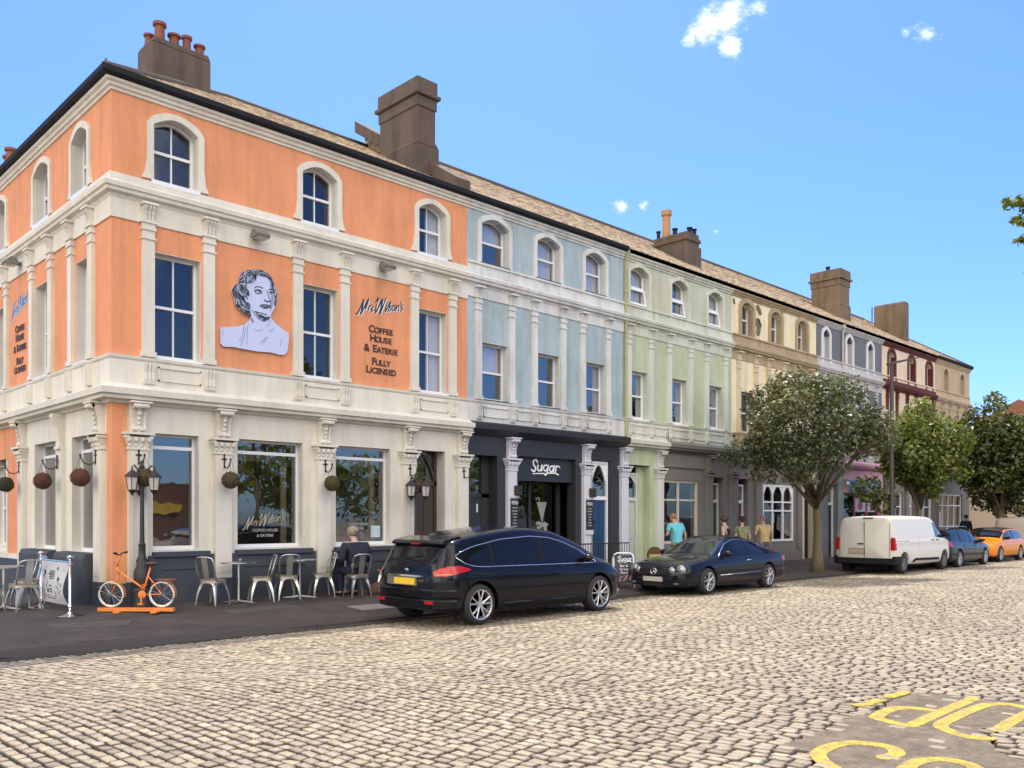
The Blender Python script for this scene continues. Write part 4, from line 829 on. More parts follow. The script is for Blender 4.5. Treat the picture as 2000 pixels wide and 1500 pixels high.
# ---- sandstone coloured end house
Be=terrace('terraced_house','sandstone beige house at the far end of the terrace',37.08,4.6,S_be,S_be,top=[(1.05,1.62),(3.22,3.8)],mid=[(1.0,1.65),(3.15,3.8)],pils=[.85,1.85,2.95,3.95],tw_rise=.24,tzz=(7.62,8.70),mframe=M_white,framew=.06,mgut=True,roofkw=dict(hipR=3.2))
mb=MB(); solid_wall(mb,.003,4.6,0,3.75,[(.5,3.6,.6,2.75,0)]); mb.build('shopfront_wall',S_shop,Be); moulding([(0,0),(4.6,0)],GFC,'lower_cornice',S_be,Be)
shopwin(Be,.5,3.6,.6,2.75,[1.2,1.9,2.7],[2.2,1.2],M_upvc)
MB().box(.6,2.4,.5,.55,.9,1.9).build('window_display',mat('white_display_card',(.75,.72,.68),.6),Be)
mb=MB(); mb.box(4.6,4.62,0,8.2,0,9.1); mb.build('end_wall',S_be,Be)
# stacks on the party walls
chimney(Gn,4.55,5.40,1.0,2.4,9.3,10.95,M_chim,[(4.9,2.05,.95,.16,M_potbuff),(4.75,1.6,.22,.09,M_gutter),(5.0,1.2,.22,.09,M_gutter),(5.2,1.15,.2,.08,M_gutter),(4.8,2.3,.3,.07,M_gutter)],2)
chimney(Gy,4.1,5.0,1.0,2.25,9.3,11.92,M_chimW,[(4.5,1.7,.25,.09,M_gutter)],1)
chimney(Mr,4.85,5.45,1.0,2.4,9.3,11.71,M_chimW,[],0)
mb=MB(); mb.tube([(6.2-4.2,3.8,11.6),(6.2-4.2,3.8,12.4)],.03,6); mb.build('aerial',M_iron,Be)
# ================================================================ ground, road of setts, pavement
def grid_mesh(name,xs,ys,zf,m,kind='structure',skirt=0):
    vs=[];fs=[]
    for y in ys:
        for x in xs: vs.append((x,y,zf(x,y)))
    n=len(xs)
    for j in range(len(ys)-1):
        for i in range(n-1): fs.append((j*n+i,j*n+i+1,(j+1)*n+i+1,(j+1)*n+i))
    me=bpy.data.meshes.new(name); me.from_pydata(vs,[],fs); o=link(name,me,m,smooth='all'); o['kind']=kind; return o
def kerb_y(x):   # the kerb swings back slightly towards the corner
    if x>=2: return KX
    return KX+ .30*min(1,(2-x)/5.0)
M_bed=mat('sett_bed_joint',(.025,.02,.015),.95,var=.4,vscale=8,col2=(.05,.045,.02),bump=.5,bscale=60)
M_far=None
def sett_material():
    m=mat('granite_setts',(.3,.27,.22),.62); n=m.node_tree.nodes; l=m.node_tree.links; b=n['Principled BSDF']
    at=n.new('ShaderNodeAttribute'); at.attribute_name='tone'; at.attribute_type='GEOMETRY'
    r=n.new('ShaderNodeValToRGB'); r.color_ramp.interpolation='LINEAR'; e=r.color_ramp.elements
    e[0].position=0; e[0].color=(.185,.15,.11,1); e[1].position=1; e[1].color=(.41,.36,.265,1)
    for p,c in ((.22,(.235,.195,.14)),(.45,(.32,.275,.20)),(.62,(.285,.235,.18)),(.8,(.36,.305,.21))):
        q=e.new(p); q.color=(*c,1)
    l.new(at.outputs['Fac'],r.inputs[0])
    t=n.new('ShaderNodeNewGeometry'); nz=n.new('ShaderNodeTexNoise'); nz.inputs['Scale'].default_value=48; nz.inputs['Detail'].default_value=8; nz.inputs['Roughness'].default_value=.75; l.new(t.outputs['Position'],nz.inputs['Vector'])
    mr=n.new('ShaderNodeMapRange'); mr.inputs[1].default_value=.32; mr.inputs[2].default_value=.68; mr.inputs[3].default_value=.68; mr.inputs[4].default_value=1.25; l.new(nz.outputs['Fac'],mr.inputs[0])
    n2=n.new('ShaderNodeTexNoise'); n2.inputs['Scale'].default_value=.55; n2.inputs['Detail'].default_value=5; l.new(t.outputs['Position'],n2.inputs['Vector'])
    m2=n.new('ShaderNodeMapRange'); m2.inputs[1].default_value=.3; m2.inputs[2].default_value=.7; m2.inputs[3].default_value=.86; m2.inputs[4].default_value=1.12; l.new(n2.outputs['Fac'],m2.inputs[0])
    mu0=n.new('ShaderNodeMath'); mu0.operation='MULTIPLY'; l.new(mr.outputs[0],mu0.inputs[0]); l.new(m2.outputs[0],mu0.inputs[1])
    at2=n.new('ShaderNodeAttribute'); at2.attribute_name='edge_shade'; at2.attribute_type='GEOMETRY'; mu=n.new('ShaderNodeMath'); mu.operation='MULTIPLY'; l.new(mu0.outputs[0],mu.inputs[0]); l.new(at2.outputs['Fac'],mu.inputs[1])  # multiplies in the painted edge shading of each stone
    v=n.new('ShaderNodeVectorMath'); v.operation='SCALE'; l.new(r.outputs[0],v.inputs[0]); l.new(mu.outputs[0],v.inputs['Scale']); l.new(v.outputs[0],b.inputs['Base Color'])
    bm=n.new('ShaderNodeBump'); bm.inputs['Strength'].default_value=.55; bm.inputs['Distance'].default_value=.008; l.new(nz.outputs['Fac'],bm.inputs['Height']); l.new(bm.outputs[0],b.inputs['Normal'])
    return m
M_sett=sett_material()
def road_tex():
    m=mat('distant_setts',(.3,.27,.22),.7); n=m.node_tree.nodes; l=m.node_tree.links; b=n['Principled BSDF']
    t=n.new('ShaderNodeNewGeometry'); mp=n.new('ShaderNodeMapping'); mp.inputs['Rotation'].default_value=(0,0,R(90)); l.new(t.outputs['Position'],mp.inputs[0])
    br=n.new('ShaderNodeTexBrick'); l.new(mp.outputs[0],br.inputs['Vector']); br.inputs['Scale'].default_value=1; br.inputs['Brick Width'].default_value=.17; br.inputs['Row Height'].default_value=.11; br.inputs['Mortar Size'].default_value=.010
    br.inputs['Color1'].default_value=(.27,.22,.17,1); br.inputs['Color2'].default_value=(.44,.39,.32,1); br.inputs['Mortar'].default_value=(.05,.045,.035,1); l.new(br.outputs['Color'],b.inputs['Base Color'])
    return m
M_far=road_tex()
def roadz(x,y): return gz(x,min(y,kerb_y(x)-1e-4)) if y<kerb_y(x) else -.13
ground=grid_mesh('ground',[-400,-60,60,160,600],[-400,-60,60,160,600],lambda x,y:-.32,mat('rough_ground',(.16,.14,.11),.95,var=.3))
xs=[-60,-20,-8,-5,-3,-2,-1,0,1,2,6,12,20,30,45,60,120]; 
def bed(x,y): return roadz(x,y)-.042
road=grid_mesh('road',xs,[-60,-30,-16,-12,-9,-7.4,-6.4,-5.4,-4.6,-3.8,-3.2,-2.9],lambda x,y: bed(x,y) ,M_bed)
# the far part of the carriageway, beyond the modelled stones
mb=MB(); 
ysf=[-60,-30,-16,-12,-9,-7.4,-6.4,-5.4,-4.6,-3.8,-3.22]
xf=[44,60,80,120]
o=grid_mesh('road_surface',xf,ysf,lambda x,y:roadz(x,y)-.012,M_far)
o=grid_mesh('road_surface',[-60,-20,-9],ysf,lambda x,y:roadz(x,y)-.012,M_far)
o=grid_mesh('road_surface',[-9,10,30,44],[-60,-30,-19],lambda x,y:roadz(x,y)-.012,M_far)
# individual granite setts: courses run across the street, bond staggered, each stone domed and slightly tilted
PATCHP=[tuple(p) for p in PATCH[0]]
def inpoly(x,y,P):
    c=np.zeros(x.shape,bool); n=len(P)
    for i in range(n):
        x0,y0=P[i];x1,y1=P[i-1]
        k=((y0>y)!=(y1>y))&(x<(x1-x0)*(y-y0)/((y1-y0) if y1!=y0 else 1e-9)+x0); c^=k
    return c
rng=np.random.default_rng(3)
rows=[];pitch=.097
xr=np.arange(-8,44,pitch)
CX=[];CY=[];LX=[];LY=[]
for i,x in enumerate(xr):
    L=rng.uniform(.125,.165,130); ys=-3.3-np.cumsum(L)-rng.uniform(0,.15)
    keep=(ys>-17.2); L=L[keep]; ys=ys[keep]+L/2
    CX.append(np.full(len(ys),x)); CY.append(ys); LX.append(np.full(len(ys),pitch*rng.uniform(.95,1.0))); LY.append(L)
CX=np.concatenate(CX);CY=np.concatenate(CY);LX=np.concatenate(LX);LY=np.concatenate(LY)
# slow wander of the courses
def wander(x,y): return x+.10*np.sin(y*.55+x*.21)+.05*np.sin(y*1.3+x*.5)-.12*(y+10)
# cull to what the lens (with a margin) could see
cx,cy,_=cam.location; S_,C_=math.sin(TH),math.cos(TH)
WX=wander(CX,CY); dx=WX-cx;dy=CY-cy; Xc=dx*S_-dy*C_; D=dx*C_+dy*S_
vis=(D>4.2)&(D<50)&(np.abs(Xc)<.585*D+1.6)&(WX<44)
keep=(D<34)|(rng.random(len(D))<2)
vis&=keep
inp=inpoly(WX,CY,PATCHP)
peek=rng.random(len(CX))<.10
vis&=(~inp)|peek
CX,CY,LX,LY,WX,inp=CX[vis],CY[vis],LX[vis],LY[vis],WX[vis],inp[vis]
N=len(CX)
g=np.array([-.5,-.46,-.37,.37,.46,.5])
U,V=np.meshgrid(g,g); U=U.ravel();V=V.ravel()
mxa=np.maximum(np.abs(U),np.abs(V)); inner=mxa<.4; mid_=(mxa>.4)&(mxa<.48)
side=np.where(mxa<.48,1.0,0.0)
zoff=np.where(inner,0,np.where(mid_,-.011,-.055)); rim_shade=np.where(inner,1.0,np.where(mid_,.34,.08))  # stone rims darkened: shading of the domed edges painted into the colour
gap=.010
jx=rng.normal(0,.0022,(N,36));jy=rng.normal(0,.003,(N,36))
PX=CX[:,None]+U[None]*(LX[:,None]-.015)+jx; PY=CY[:,None]+V[None]*(LY[:,None]-gap)+jy
WXv=wander(PX,PY)
hz=np.where(PY<-7.4,0.0,-.13+(KX-PY)*.031)
tilt=rng.normal(0,.024,(N,2)); hh=rng.normal(0,.0026,N)
Z=hz-.004+zoff[None]+hh[:,None]+U[None]*LX[:,None]*tilt[:,:1]+V[None]*LY[:,None]*tilt[:,1:]+np.where(side[None]>0,rng.normal(0,.0022,(N,36)),0)-np.where(inp,.002,0)[:,None]
verts=np.stack([WXv,PY,Z],-1).reshape(-1,3)
quads=[]
for j in range(5):
    for i in range(5): quads.append([j*6+i,j*6+i+1,(j+1)*6+i+1,(j+1)*6+i])
F=(np.array(quads)[None]+(np.arange(N)*36)[:,None,None]).reshape(-1,4)
def np_mesh(name,verts,F,m,smooth=False,attr=None):
    me=bpy.data.meshes.new(name); k=F.shape[1]
    me.vertices.add(len(verts)); me.vertices.foreach_set('co',verts.astype(np.float32).ravel())
    me.loops.add(F.size); me.loops.foreach_set('vertex_index',F.astype(np.int32).ravel())
    me.polygons.add(len(F)); me.polygons.foreach_set('loop_start',(np.arange(len(F))*k).astype(np.int32)); me.polygons.foreach_set('loop_total',np.full(len(F),k,np.int32))
    if smooth: me.polygons.foreach_set('use_smooth',np.ones(len(F),bool))
    me.update(calc_edges=True)
    if attr is not None:
        a=me.attributes.new(attr[0],'FLOAT','POINT'); a.data.foreach_set('value',attr[1].astype(np.float32))
    me.materials.append(m); return me
tone=np.repeat(np.clip(rng.beta(2.2,2.0,N),0,1),36)
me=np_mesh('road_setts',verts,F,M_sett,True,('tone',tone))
a_=me.attributes.new('edge_shade','FLOAT','POINT'); a_.data.foreach_set('value',np.tile(rim_shade,N).astype(np.float32))
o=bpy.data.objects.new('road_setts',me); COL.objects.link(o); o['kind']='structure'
# worn tarmac patch with yellow lettering
M_tar=mat('worn_brown_tarmac',(.21,.175,.13),.9,var=.9,vscale=5,col2=(.09,.07,.05),bump=.8,bscale=70,fine=.22)
rgq=random.Random(8); PR=[]
for i_ in range(len(PATCHP)):
    (xa,ya),(xb,yb)=PATCHP[i_],PATCHP[(i_+1)%len(PATCHP)]
    for k_ in range(9):
        t_=k_/9; PR.append((xa+(xb-xa)*t_+rgq.uniform(-.035,.035),ya+(yb-ya)*t_+rgq.uniform(-.03,.03)))
mb=MB(); mb.prism(PR,-.04,-.008,'z'); o=mb.build('tarmac_patch',M_tar); structure(o)
M_yel=mat('worn_yellow_road_paint',(.66,.47,.05),.85,var=.85,vscale=9,col2=(.22,.18,.10),bump=.9,bscale=80,fine=.25)
mb=MB()
for i_,pts in enumerate(MARKS): mb.stroke(pts,.110 if i_<len(MARKS)-3 else .10,*((-.0095,-.0062+.0005*i_) if i_<len(MARKS)-3 else (-.004,.002+.0005*i_)),'z')
o=mb.build('road_marking',M_yel); structure(o)
# pavement of dark slabs, kerb
def slab_mat():
    m=mat('dark_paving',(.10,.085,.075),.85); n=m.node_tree.nodes; l=m.node_tree.links; b=n['Principled BSDF']
    t=n.new('ShaderNodeNewGeometry')
    nz=n.new('ShaderNodeTexNoise'); nz.inputs['Scale'].default_value=1.1; nz.inputs['Detail'].default_value=9; nz.inputs['Roughness'].default_value=.7; l.new(t.outputs['Position'],nz.inputs['Vector'])
    r=n.new('ShaderNodeValToRGB'); e=r.color_ramp.elements; e[0].position=.33; e[0].color=(.036,.028,.025,1); e[1].position=.68; e[1].color=(.080,.066,.058,1); l.new(nz.outputs['Fac'],r.inputs[0])
    br=n.new('ShaderNodeTexBrick'); l.new(t.outputs['Position'],br.inputs['Vector']); br.inputs['Scale'].default_value=1; br.inputs['Brick Width'].default_value=1.9; br.inputs['Row Height'].default_value=1.15; br.inputs['Mortar Size'].default_value=.012; br.inputs['Color1'].default_value=(.82,.82,.82,1); br.inputs['Color2'].default_value=(1.2,1.15,1.1,1); br.inputs['Mortar'].default_value=(.55,.55,.5,1)
    mx=n.new('ShaderNodeMixRGB'); mx.blend_type='MULTIPLY'; mx.inputs[0].default_value=1; l.new(r.outputs[0],mx.inputs[1]); l.new(br.outputs['Color'],mx.inputs[2]); l.new(mx.outputs[0],b.inputs['Base Color'])
    n3=n.new('ShaderNodeTexNoise'); n3.inputs['Scale'].default_value=70; n3.inputs['Detail'].default_value=6; l.new(t.outputs['Position'],n3.inputs['Vector'])
    bm=n.new('ShaderNodeBump'); bm.inputs['Strength'].default_value=.5; bm.inputs['Distance'].default_value=.01; l.new(n3.outputs['Fac'],bm.inputs['Height']); l.new(bm.outputs[0],b.inputs['Normal'])
    return m
M_pave=slab_mat()
px_=[-3.6,-3,-2.2,-1.5,-.8,-.3,0,.6,1.2,2,4,8,14,22,32,42.5]
vs=[];fs=[]; rowsn=9
for x in px_:
    for j in range(rowsn):
        t=j/(rowsn-1); y=(kerb_y(x)+.14)*(1-t)+(.4)*t if x>=0 else (kerb_y(x)+.14)*(1-t)+.4*t
        vs.append((x,y,gz(x,y)))
for i in range(len(px_)-1):
    for j in range(rowsn-1): a=i*rowsn+j; fs.append((a,a+rowsn,a+rowsn+1,a+1))
me=bpy.data.meshes.new('pavement'); me.from_pydata(vs,[],fs); o=link('pavement',me,M_pave,smooth='all'); structure(o)
grid_mesh('side_pavement',[-3.6,-3,-2,-1,-.3,.02],[.4,3,8,16,40],lambda x,y:gz(x,.4),M_pave)
mb=MB(); xk=[-3.6,-3,-2.2,-1.5,-.8,0,1,2]+[2+1.05*i for i in range(1,39)]
for a,b in zip(xk,xk[1:]):
    g_=.006; ya,yb=kerb_y(a),kerb_y(b); za=gz(a,ya+.01)+random.uniform(-.003,.003)
    mb.add([(a+g_,ya,-.3),(b-g_,yb,-.3),(b-g_,yb+.135,-.3),(a+g_,ya+.135,-.3),(a+g_,ya+.012,za-.0),(b-g_,yb+.012,za),(b-g_,yb+.135,za+.006),(a+g_,ya+.135,za+.006),(a+g_,ya,za-.02),(b-g_,yb,za-.02)],[(0,1,9,8),(8,9,5,4),(4,5,6,7),(0,8,4,7,3),(1,2,6,5,9),(2,3,7,6)])
o=mb.build('kerb',mat('worn_kerbstone',(.062,.052,.045),.85,var=.35,vscale=3,bump=.4,bscale=50)); structure(o)
# smooth gutter strip beside the kerb
vs=[];fs=[]
for i,x in enumerate(xk): vs+=[(x,kerb_y(x)-.30,roadz(x,kerb_y(x)-.3)+.006),(x,kerb_y(x)+.01,roadz(x,kerb_y(x)-.01)+.006)]
for i in range(len(xk)-1): fs.append((2*i,2*i+2,2*i+3,2*i+1))
me=bpy.data.meshes.new('gutter_strip'); me.from_pydata(vs,[],fs); o=link('gutter_strip',me,mat('gutter_tarmac',(.045,.038,.033),.9,var=.3,vscale=4,bump=.5)); structure(o)
# two paler repair slabs and the grey flagstone
def flag(name,P,m):
    mb=MB(); vs=[(x,y,gz(x,y)+.006) for x,y in P]+[(x,y,gz(x,y)-.02) for x,y in P]; n=len(P)
    mb.add(vs,[tuple(range(n))]+[(i,(i+1)%n,(i+1)%n+n,i+n) for i in range(n)]); o=mb.build(name,m); structure(o); return o
flag('paving_repair',[(-1.3,-.98),(-.2,-1.46),(-.42,-1.85),(-1.35,-1.5)],mat('paler_paving',(.085,.075,.065),.85,var=.3,vscale=5))
flag('flagstone',[(3.45,-1.85),(4.15,-1.85),(4.15,-2.38),(3.45,-2.38)],mat('pale_grey_flagstone',(.24,.215,.19),.85,var=.2,vscale=5))
flag('paving_repair',[(1.3,-1.3),(2.6,-1.15),(2.7,-1.5),(1.4,-1.65)],mat('paler_paving',(.085,.075,.065),.85))
# far side street: beige boundary wall and distant houses
fw=MB(); fw.box(48,48.4,-3.6,9,-.2,3.3); fw.box(47.9,48.5,-3.7,9,3.3,3.45); o=fw.build('boundary_wall',mat('pale_sandy_render',(.55,.45,.33),.85,var=.12,vscale=1)); tag(o,'low sandy beige wall beyond the last shop, behind the parked cars','wall')
Hh=empty('distant_house',(58,-1,0),0,'cream house with a red brown roof half hidden behind the farthest tree','house')
m_=MB(); m_.box(0,7,-1.5,8,-.2,6.6); m_.build('wall',mat('cream_far_wall',(.6,.5,.38),.85,var=.1),Hh)
m_=MB(); m_.add([(-.3,-1.9,6.6),(7.3,-1.9,6.6),(7.3,8.4,6.6),(-.3,8.4,6.6),(-.3,3.2,9.3),(7.3,3.2,9.3)],[(0,1,5,4),(3,4,5,2),(0,4,3),(1,2,5),(0,3,2,1)]); ro=m_.build('roof',mat('red_brown_far_roof',(.25,.10,.06),.85,var=.2),Hh)
m_=MB(); m_.box(3,3.8,2.8,3.6,8.6,10.2); m_.build('chimney',M_chim,ro)
for y in (0,3,6):
    m_=MB(); m_.box(-.05,0,y-.45,y+.45,3.8,5.2); w_=m_.build('window',M_dark,Hh)
# ================================================================ cafe furniture and street furniture
M_tolix=mat('worn_galvanised_steel',(.50,.50,.48),.34,.85,var=.45,vscale=22,col2=(.75,.75,.72),fine=.1)
M_seatw=mat('worn_wooden_seat',(.28,.20,.13),.6,var=.4,vscale=15)
def make_chair():
    r=empty('cafe_chair',(0,0,0))
    s=MB(); h=.18; pts=[]
    for k in range(24):
        t=2*math.pi*k/24; c,q=math.cos(t),math.sin(t); pts.append((h*abs(c)**.45*(1 if c>0 else -1),h*abs(q)**.45*(1 if q>0 else -1)))
    s.prism(pts,.435,.455,'z'); s.build('seat',M_seatw,r,bevel=.004)
    a=MB(); a.prism([(p[0]*1.02,p[1]*1.02) for p in pts],.395,.435,'z'); a.build('seat_apron',M_tolix,r)
    for sx in (-1,1):
        for sy in (-1,1):
            l=MB(); n=7
            prev=None
            for i in range(n+1):
                t=i/n; z=.42*(1-t); x=sx*(.135+.075*t+.02*math.sin(t*3.14)); y=sy*(.135+.075*t+.02*math.sin(t*3.14)); w=.036*(1-t)+.014
                ring=[(x+sx*.0,y+sy*.0,z),(x-sx*w*1.2,y,z),(x-sx*w*1.2,y-sy*.006,z),(x-sx*.008,y-sy*.008,z),(x-sx*.006,y-sy*w*1.2,z),(x,y-sy*w*1.2,z)]
                b=len(l.v); l.v+=ring
                if prev is not None:
                    for k in range(6): l.f.append((prev+k,prev+(k+1)%6,b+(k+1)%6,b+k))
                prev=b
            l.f.append(tuple(range(6))); l.f.append(tuple(range(prev,prev+6)))
            l.build('leg',M_tolix,r)
    # arched skirts between the legs
    for i in range(4):
        M=Matrix.Rotation(i*math.pi/2,4,'Z'); k=MB(); P=[(-.14+.28*j/10,.40-.075*abs(2*j/10-1)**3) for j in range(11)]
        v=[(p[0],-.158,.435) for p in P]+[(p[0],-.165,p[1]-.005) for p in P]
        k.add(v,[(j,j+1,j+12,j+11) for j in range(10)],M); k.build('skirt',M_tolix,r,norm=False)
    b=MB(); hoop=[(-.17,-.14,.44),(-.185,-.19,.60),(-.185,-.235,.76),(-.16,-.255,.83),(-.09,-.265,.85),(0,-.268,.853),(.09,-.265,.85),(.16,-.255,.83),(.185,-.235,.76),(.185,-.19,.60),(.17,-.14,.44)]
    b.tube(hoop,.012,8); b.build('back_hoop',M_tolix,r,smooth='all')
    b=MB(); b.add([(-.05,-.165,.45),(.05,-.165,.45),(.06,-.215,.65),(-.06,-.215,.65),(-.05,-.17,.45),(.05,-.17,.45),(.06,-.22,.65),(-.06,-.22,.65)],[(0,1,2,3),(7,6,5,4)])
    b.add([(-.06,-.215,.65),(.06,-.215,.65),(.055,-.262,.845),(-.055,-.262,.845)],[(0,1,2,3)]); b.build('back_slat',M_tolix,r,norm=False)
    return r
chair0=make_chair()
def make_table():
    r=empty('cafe_table',(0,0,0))
    t=MB(); t.lathe([(.001,.735),(.30,.735),(.315,.728),(.315,.712),(.30,.708),(.001,.708)],36); t.build('table_top',M_steel,r,smooth=30)
    p=MB(); p.lathe([(.028,.03),(.025,.06),(.024,.69),(.07,.708)],16); p.build('post',M_steel,r,smooth=30)
    b=MB()
    for k in range(4):
        M=Matrix.Rotation(k*math.pi/2+.4,4,'Z'); b.add([(.0,-.028,.06),(.30,-.02,.018),(.33,-.02,.004),(.33,.02,.004),(.30,.02,.018),(.0,.028,.06),(.0,-.028,.02),(.3,-.02,.0),(.3,.02,.0),(0,.028,.02)],[(0,1,4,5),(1,2,3,4),(6,9,8,7),(0,6,7,1),(5,4,8,9),(1,7,2),(4,3,8),(2,7,8,3)],M)
    b.build('base_foot',M_steel,r); return r
table0=make_table()
used={'c':False,'t':False}
def place(src,key,x,y,rz,label,cat,grp):
    z=gz(x,y)
    if not used[key]: o=src; used[key]=True; o.location=(x,y,z); o.rotation_euler=(0,0,rz)
    else: o=dup(src,None,(x,y,z),rz)
    tag(o,label,cat,grp); return o
GC='metal cafe chairs on the pavement'; GT='round metal cafe tables on the pavement'
# chair faces its +y; a rotation of -90 deg makes it face +x
for x,y,rz,lab in [
 (1.50,-.62,R(-62),'metal chair nearest the lamp post at the corner, facing the first table'),
 (2.42,-.62,R(70),'metal chair to the right of the first table beside the corner lamp'),
 (2.96,-.60,R(-15),'metal chair turned to the wall, left of the middle table'),
 (3.72,-.60,R(72),'metal chair to the right of the middle table, left of the seated person'),
 (4.28,-.98,R(-10),'metal chair occupied by the seated person in a dark jacket'),
 (5.28,-.55,R(60),'empty metal chair to the right of the seated person, close to the car'),
 (-1.55,1.30,R(-75),'metal chair at the left edge table on the side street, nearest the frame edge'),
 (-.80,1.75,R(95),'white painted looking metal chair behind the left edge table by the banner'),
 (-1.10,.92,R(10),'metal chair in front of the left edge table, partly cut by the frame')]:
    place(chair0,'c',x,y,rz,lab,'chair',GC)
for x,y,rz,lab in [(2.02,-.55,.2,'round metal table between the corner lamp post and the second chair'),(3.30,-.50,.6,'round metal table left of the seated person'),
 (4.42,-.36,.1,'round metal table in front of the seated person against the wall'),(5.75,-.6,.5,'round metal table half hidden by the black people carrier'),(-1.25,1.45,.3,'round metal table at the far left edge on the side street')]:
    place(table0,'t',x,y,rz,lab,'table',GT)
def small(name,loc,label,cat): return empty(name,loc,0,label,cat)
o=small('cup',(2.05,-.55,gz(2,-.55)+.735),'small glass cup on the first round table','cup'); MB().lathe([(.02,0),(.032,.06),(.028,.06),(.02,.01)],12).build('glass',M_glass,o,smooth='all')
o=small('cup',(4.3,-.45,gz(4.3,-.45)+.735),'white cup on the table of the seated person','cup'); MB().lathe([(.02,0),(.035,.08),(.03,.08),(.02,.01)],12).build('cup_body',mat('white_china',(.8,.8,.78),.2),o,smooth='all')
# bundle under the chair
b=MB(); b.sphere((0,0,.13),.16,12,(1.3,.8,.8)); b.sphere((.16,-.03,.19),.09,10,(1,.9,.9)); b.sphere((-.1,.02,.1),.13,10)
o=b.build('bag',mat('reddish_brown_cloth',(.16,.07,.055),.9,var=.5,vscale=20),smooth='all',loc=(4.95,-.75,gz(5,-.7)-.02)); tag(o,'small reddish brown bundle on the pavement beside the seated person','bag')
# ---- hanging balls
def ball_mesh(col,name):
    mb=MB(); n=900; rr=.155
    rg=random.Random(5)
    for i in range(n):
        z=1-2*(i+.5)/n; a=i*2.39996; s=math.sqrt(1-z*z); d=Vector((s*math.cos(a),s*math.sin(a),z)); r=rr*rg.uniform(.9,1.04)
        c=d*r; u=d.orthogonal().normalized(); w=d.cross(u); an=rg.uniform(0,6.3); e=(u*math.cos(an)+w*math.sin(an)); f=(d*.5+w*math.cos(an)-u*math.sin(an)).normalized(); k=.016
        mb.add([c-e*k,c+f*k*.8,c+e*k,c-f*k*.5],[(0,1,2,3)])
    mb.sphere((0,0,0),rr*.93,14)
    return mb
M_ball=mat('dried_moss_ball',(.10,.075,.035),.9,var=.6,vscale=40,col2=(.03,.03,.012)); M_ballr=mat('russet_twig_ball',(.13,.05,.03),.9,var=.6,vscale=40,col2=(.05,.03,.02)); M_ballg=mat('dark_moss_ball',(.05,.05,.022),.9,var=.6,vscale=40)
bm0=None
def ball(x,y,m,lab,key,zc=2.30):
    global bm0
    r=empty('hanging_ball',(x,y,zc),0,lab,'hanging ball','moss balls hanging from the cafe wall')
    mb=ball_mesh(None,'b'); mb.build('moss_ball',m,r,norm=False)
    w=MB()
    for k in range(3): a=k*2.1; w.tube([(.10*math.cos(a),.10*math.sin(a),.12),(0,0,.38)],.003,4)
    w.build('hanging_wire',M_iron,r)
ball(.41,-.36,M_ball,'moss ball hanging directly behind the corner lamp lanterns','a')
ball(1.96,-.36,M_ball,'brown moss ball hanging between the first two big windows','b')
ball(4.11,-.36,M_ball,'brown moss ball hanging right of the window with the cafe lettering','c')
ball(6.25,-.36,M_ballr,'moss ball hanging behind the lamp beside the brown door','d')
ball(-.36,.42,M_ballr,'russet ball hanging on the side wall closest to the corner','e'); ball(-.36,2.42,M_ballr,'russet ball hanging on the side wall between the two windows','f'); ball(-.36,4.80,M_ballg,'dark green ball hanging farthest along the side wall, by the left frame edge','g')
# ---- lamp posts with three lanterns
M_lant=mat('frosted_lantern_glass',(.46,.44,.42),.35)
def lamp(x,y,lab):
    z0=gz(x,y); r=empty('lamp_post',(x,y,z0),0,lab,'lamp','black three-lantern lamp posts outside the cafe')
    p=MB(); p.lathe([(.17,0),(.17,.06),(.15,.09),(.15,.30),(.12,.34),(.135,.42),(.13,.62),(.085,.72),(.095,.80),(.06,.88),(.055,1.05),(.065,1.07),(.04,1.10),(.034,1.6),(.032,2.05),(.055,2.08),(.05,2.14),(.03,2.16),(.03,2.36),(.045,2.38),(.02,2.43),(.03,2.46),(.001,2.50)],16)
    p.build('post',M_iron,r,smooth=35)
    for k in range(3):
        a=R(200+120*k); dx,dy=math.cos(a)*.20,math.sin(a)*.20
        am=MB(); am.tube([(0,0,2.20),(dx*.4,dy*.4,2.32),(dx*.8,dy*.8,2.40),(dx*1.02,dy*1.02,2.37),(dx,dy,2.30)],.014,7); am.build('arm',M_iron,r,smooth='all')
        f=MB(); f.lathe([(.012,2.33),(.03,2.31),(.125,2.225),(.135,2.215),(.135,2.205),(.10,2.205)],6,(dx,dy,0)); f.lathe([(.078,1.985),(.06,1.96),(.03,1.93),(.02,1.905),(.001,1.885)],6,(dx,dy,0)); f.lathe([(.072,1.99),(.078,1.985),(.001,1.98)],6,(dx,dy,0))
        for q in range(6):
            t=q*math.pi/3; f.tube([(dx+.105*math.cos(t),dy+.105*math.sin(t),2.21),(dx+.072*math.cos(t),dy+.072*math.sin(t),1.985)],.006,5)
        lo=f.build('lantern',M_iron,r); g=MB(); g.lathe([(.07,1.99),(.10,2.20)],6,(dx,dy,0)); g.build('lantern_glass',M_lant,lo)
lamp(.36,-.38,'black lamp post with three lanterns at the orange corner behind the bicycle'); lamp(6.17,-.42,'black three-lantern lamp post in front of the brown door, above the car roof')
